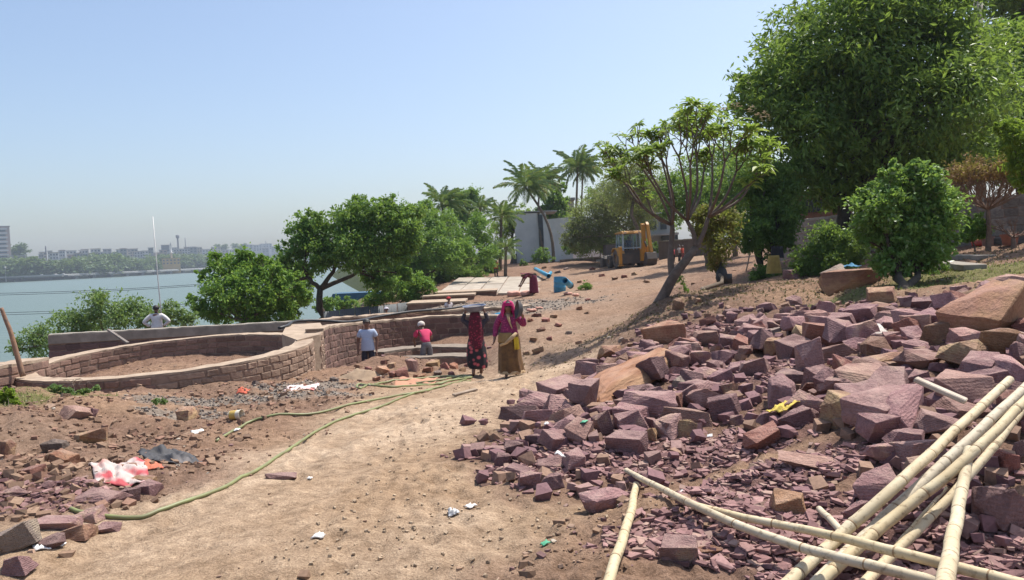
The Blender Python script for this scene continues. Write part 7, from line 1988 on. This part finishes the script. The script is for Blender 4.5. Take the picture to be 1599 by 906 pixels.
# buildings over there
fb = {n: plain('far_'+n, tuple(v*.9 for v in c), None, .08, .9, 0) for n, c in dict(white=(.62,.60,.58), cream=(.55,.47,.38), grey=(.38,.37,.37), pink=(.50,.38,.33), yellow=(.56,.37,.14), dark=(.16,.16,.18), blue=(.30,.36,.44)).items()}
winm = plain('far_window', (.10,.12,.14), None, .3, .4, 0)
WB = bpy.data.meshes.new('window'); _m = MB(); _m.box((0, 0, 0), (1, 1, 1)); WB.from_pydata(_m.V, [], _m.F); WB.materials.append(winm)
def far_building(name, label, px0, px1, ytop, k, col, floors, cols, roof='grey', cat='building', parapet=True):
    pm_ = .5*(px0+px1); p = far_place(pm_, k); d_ = float((p-CAM)@_f); s = d_/FPX
    base = np.interp(pm_, [q[0] for q in SHORE], [q[1] for q in SHORE]); w_ = (px1-px0)*s
    c = at(pm_, ytop, d_); h = c[2]-WATER_Z-1; th = math.atan2(-c[0], c[1])
    e = empty(name, (c[0], c[1], WATER_Z+1), th, label, cat)
    dp = max(w_*.6, 8)
    m_ = MB(); m_.box((0, dp/2, h/2), (w_, dp, h)); m_.build('wall', fb[col], e)
    m_ = MB(); m_.box((0, dp/2, h+.3), (w_+1.2, dp+1.2, .6)); m_.build('roof', fb[roof], e)
    fh = 3.4
    for f in range(floors):
        z = h-1.9-f*fh
        if z < 2: break
        for q in range(cols):
            o = link('window', WB, e); o.location = ((q+.5)/cols*w_-w_/2, 0, z); o.scale = (w_/cols*.5, .4, 1.7)
    return e
T = far_building('tower_block', 'tall orange and white striped tower block at the left edge of the far shore', -14, 12, 354, 1.12, 'pink', 0, 0, 'dark')
p = np.array(T.location); hT = float(T.children[0].data.vertices[4].co.z if False else max(v.co.z for v in T.children[0].data.vertices)); wT = max(v.co.x for v in T.children[0].data.vertices)*2
for f in range(12):
    m_ = MB(); m_.box((-.08*wT, -.3, hT-3-f*4.4), (wT*.86, 1.4, 1.7)); m_.build('balcony_band', fb['white'], T)
    m_ = MB(); m_.box((-.08*wT, -.05, hT-5.0-f*4.4), (wT*.7, .8, 1.6)); m_.build('window', winm, T)
far_building('far_house', 'long white low building beside the tower block', -20, 12, 404, 1.08, 'white', 1, 5, 'white')
far_building('far_house', 'white stepped building right of the tower block', 15, 38, 400, 1.07, 'cream', 2, 4, 'white')
far_building('far_house', 'small white house between trees left of the wood', 22, 32, 388, 1.25, 'white', 2, 2)
names = [(62,72,392,'cream'),(78,90,394,'white'),(92,101,391,'white'),(104,118,388,'white'),(116,128,391,'grey'),(124,136,387,'white'),(134,146,389,'pink'),(142,156,388,'white'),(150,160,393,'blue'),(182,194,386,'white'),(190,203,388,'cream'),(200,214,387,'grey'),(210,222,392,'white'),(222,236,390,'white'),(236,250,388,'pink'),(252,264,379,'dark'),(262,276,389,'white'),(272,300,387,'white'),(288,305,384,'pink'),(300,316,386,'grey'),(316,330,385,'white'),(330,344,384,'cream'),(342,356,387,'white'),(358,372,383,'white'),(374,390,381,'cream'),(392,408,382,'white'),(406,424,379,'white'),(424,440,381,'grey')]
wd_ = ['narrow', 'low', 'broad', 'small', 'boxy', 'plain']; 
for i, (a, b, y, c) in enumerate(names):
    ref = 'left of the pole' if b < 238 else ('between the pole and the yellow building' if a < 262 else 'right of the yellow building')
    far_building('far_house', f'{wd_[i % 6]} {c} flat roofed house on the far skyline {ref}', a, b, y+1+rs.choice((0, 1, 3, 4, 6)), rs.choice((1.14, 1.2, 1.26)), c, 3, max(2, int((b-a)/4)), rs.choice(('grey', 'white', 'cream')))['group'] = 'houses on the far skyline'
for i in range(26):
    a = 60+i*14.5+rs.uniform(-5, 5); b = a+rs.uniform(5, 12); c = rs.choice(('white', 'white', 'cream', 'pink', 'grey', 'blue'))
    far_building('far_house', f'small {c} flat roofed house', a, b, np.interp(a, [60, 200, 430], [394, 391, 384])+rs.uniform(-3, 6), rs.choice((1.10, 1.17, 1.3)), c, 2, 2, rs.choice(('grey', 'white', 'pink')))['group'] = 'houses on the far skyline'
yb = far_building('yellow_building', 'ochre yellow two storey pavilion on the far promenade', 254, 280, 404, 1.006, 'yellow', 2, 5, 'yellow')
p = far_place(267, 1.012); d_ = float((p-CAM)@_f); s = d_/FPX; c = at(268, 404, d_)
m_ = MB(); m_.lathe([(1.6*s, -14*s), (1.4*s, 8*s), (2.8*s, 8.5*s), (2.8*s, 10*s), (1.0*s, 10.5*s), (.8*s, 20*s), (1.4*s, 21*s), (.3*s, 26*s)], tuple(c), 12); tag(m_.build('white_monument', fb['white'], None, True), 'white pillar monument rising behind the yellow pavilion', 'monument')
for px, y, hh, rr, nm, lab in ((277, 367, 28, 1.2, 'water_tower', 'dark thin water tower on the far skyline right of the monument'), (289, 371, 22, .7, 'mast', 'thin lattice mast right of the water tower'), (71, 384, 14, .9, 'chimney', 'thin chimney standing on the far roofs at left'), (415, 376, 14, .6, 'mast', 'thin mast on the far roofs near the dark tree')):
    p = far_place(px, 1.16); d_ = float((p-CAM)@_f); s = d_/FPX; c = at(px, y, d_)
    m_ = MB(); m_.lathe([(rr*s, -hh*s), (rr*s, -6*s), (rr*(2.2 if nm == 'water_tower' else 1)*s, -4*s), (rr*(2.2 if nm == 'water_tower' else .8)*s, -.5*s), (.2*s, 0)], tuple(c), 10); tag(m_.build(nm, fb['dark'] if nm != 'mast' else fb['grey'], None, True), lab, nm.replace('_', ' '))
p = far_place(8, .99); d_ = float((p-CAM)@_f); s = d_/FPX; c = at(8, 418, d_)
m_ = MB(); m_.lathe([(.5*s, -22*s), (.45*s, -1*s), (1.4*s, -.5*s), (1.4*s, 1*s), (.2*s, 1.5*s)], tuple(c), 8); tag(m_.build('lamp_post', fb['white'], None, True), 'white lamp post on the promenade at the left edge', 'lamp post')
# cars on the promenade
for px, c in ((66, 'white'), (88, 'white'), (100, 'grey'), (160, 'white')):
    p = far_place(px, 1.001); m_ = MB(); m_.box((0, 0, .45), (4.2, 1.8, .8)); m_.box((-.2, 0, 1.1), (2.4, 1.6, .7), taper=.8); o = m_.build('far_car', fb[c], None, bevel=.08)
    o.location = (p[0], p[1], WATER_Z+4.5); o.rotation_euler = (0, 0, 1.2); tag(o, f'tiny {c} car on the far promenade, '+{66: 'leftmost of the cars', 88: 'second from the left', 100: 'third from the left', 160: 'farthest right of the cars'}[px], 'car', 'cars on the promenade')

# ------------------------------------------------------------------ labels of the blocks that look alike
def pixel_of(o):
    q = np.array(o.matrix_world.translation if False else o.location)-CAM; dd = q@_f
    return 799.5+FPX*(q@_r)/dd, 453-FPX*(q@_u)/dd
LMK = [('the large orange boulder',1038,522),('the upright brown block',1000,574),('the square brown block',1071,670),('the large lone purple block',947,778),('the reddish lone block',1193,684),('the yellow brown cube',1230,785),
       ('the big tan slab block',1333,641),('the big pink boulder',1352,590),('the long pale pink stone',1294,551),('the upright dark slab',1297,599),('the dark purple cube',1132,637),('the lime splashed rock',1350,525),('the largest yellow boulder',1545,500),
       ('the orange boulder at right',1560,536),('the long brown slab stone',1390,562),('the bamboo tops',1577,600),('the big dark boulder by the bamboo',1562,789),('the flat purple slab',1376,760),('the yellow cloth',1226,632),('the long orange slab',980,610),('the heap toe',800,720),
       ('the round bush trunk',1416,455),('the flowering tree foot',1031,471),('the grey green stone',1205,520),('the crest tan block',1354,489),('the broad purple block',1092,607),('the white packet',874,709),('the brown block by the hose end',127,829),('the torn cloth',188,736),('the grey brown slab at left edge',25,842)]
gen = {}
for o in list(COL.objects):
    if o.parent is None and o.name.startswith('stone_block') and o.get('group') and ('heap' in o['group'] or 'bamboo' in o['group'] or 'hose end' in o['group']):
        px, py = pixel_of(o)
        n_, lx, ly = min(LMK, key=lambda l: (l[1]-px)**2+((l[2]-py)*1.5)**2)
        dx, dy = px-lx, (py-ly)*1.4
        dr = ('right of' if dx > 0 else 'left of') if abs(dx) > abs(dy) else ('below' if dy > 0 else 'above')
        col_ = o['label'].split()[0]
        gen.setdefault((col_, dr, n_), []).append((math.hypot(dx, dy), o))
        o['group'] = col_+' sandstone blocks of the heaps'
ORD = ['nearest', 'second nearest', 'third nearest', 'fourth nearest', 'fifth nearest', 'sixth nearest', 'seventh nearest', 'eighth nearest', 'ninth nearest', 'tenth nearest', 'eleventh nearest', 'twelfth nearest', 'thirteenth nearest', 'fourteenth nearest', 'fifteenth nearest', 'sixteenth nearest', 'seventeenth nearest', 'eighteenth nearest', 'nineteenth nearest', 'twentieth nearest', 'farthest']
for (c_, dr, n_), L_ in gen.items():
    L_.sort(key=lambda t: t[0])
    for i, (_, o) in enumerate(L_): o['label'] = f'{c_} sandstone block {dr} {n_}'+(f', {ORD[min(i, 20)]} to it' if len(L_) > 1 else '')

def number(groups, marks, name_of):
    gen = {}
    for o in list(COL.objects):
        if o.parent is None and o.get('group') in groups:
            px, py = pixel_of(o); n_, lx, ly = min(marks, key=lambda l: (l[1]-px)**2+((l[2]-py)*1.5)**2)
            dx, dy = px-lx, (py-ly)*1.4
            gen.setdefault((name_of(o), ('right of' if dx > 0 else 'left of') if abs(dx) > abs(dy) else ('below' if dy > 0 else 'above'), n_), []).append((math.hypot(dx, dy), o))
    for (c_, dr, n_), L_ in gen.items():
        L_.sort(key=lambda t: t[0])
        for i, (_, o) in enumerate(L_): o['label'] = f'{c_} {dr} {n_}'+(f', {ORD[min(i, 20)]} to it' if len(L_) > 1 else '')
number(('broken stones in the spoil', 'broken stones on the upper track'), [('the man in pale blue shirt', 572, 555), ('the man in pink shirt', 662, 560), ('the woman carrying the basin', 745, 575), ('the woman in magenta headscarf', 798, 560), ('the blue drum', 875, 445), ('the backhoe', 1000, 405), ('the flowering tree foot', 1031, 471), ('the round tank wall', 400, 585), ('the large orange boulder', 1038, 522)],
       lambda o: o['label'].split(' broken')[0]+' broken stone')
FLM = [('the striped tower block', 0), ('the thin left chimney', 71), ('the pale parapet pole', 238), ('the yellow pavilion', 267), ('the bright bushy lakeside tree', 385), ('the tall dark lakeside tree', 470)]
gen = {}
for o in list(COL.objects):
    if o.parent is None and o.get('group') in ('trees along the far shore', 'houses on the far skyline', 'trees on the far skyline'):
        px = pixel_of(o)[0]; n_, lx = min(FLM, key=lambda l: abs(l[1]-px))
        base = 'grey green far shore tree' if 'along' in o['group'] else ('far tree above the roofs' if 'trees' in o['group'] else o['label'].split(' flat roofed')[0].split()[-1]+' far skyline house')
        gen.setdefault((base, 'right of' if px > lx else 'left of', n_), []).append((abs(px-lx), o))
for (c_, dr, n_), L_ in gen.items():
    L_.sort(key=lambda t: t[0])
    for i, (_, o) in enumerate(L_): o['label'] = f'{c_} {dr} {n_}'+(f', {ORD[min(i, 20)]} to it' if len(L_) > 1 else '')

# ------------------------------------------------------------------ haze
m_ = MB(); x0, x1, y0, y1, z0, z1 = -1720, 1720, -1720, 1720, WATER_Z-4.5, 75
m_.box(((x0+x1)/2, (y0+y1)/2, (z0+z1)/2), (x1-x0, y1-y0, z1-z0))
hm = bpy.data.materials.new('haze'); hm.use_nodes = True; N = hm.node_tree.nodes; L = hm.node_tree.links
N.remove(N['Principled BSDF']); pv = N.new('ShaderNodeVolumePrincipled'); pv.inputs['Color'].default_value = (.76, .87, 1.0, 1); pv.inputs['Density'].default_value = .00028; pv.inputs['Anisotropy'].default_value = .2
L.new(pv.outputs[0], N['Material Output'].inputs['Volume'])
tag(m_.build('haze', hm), None, None, None, 'stuff')
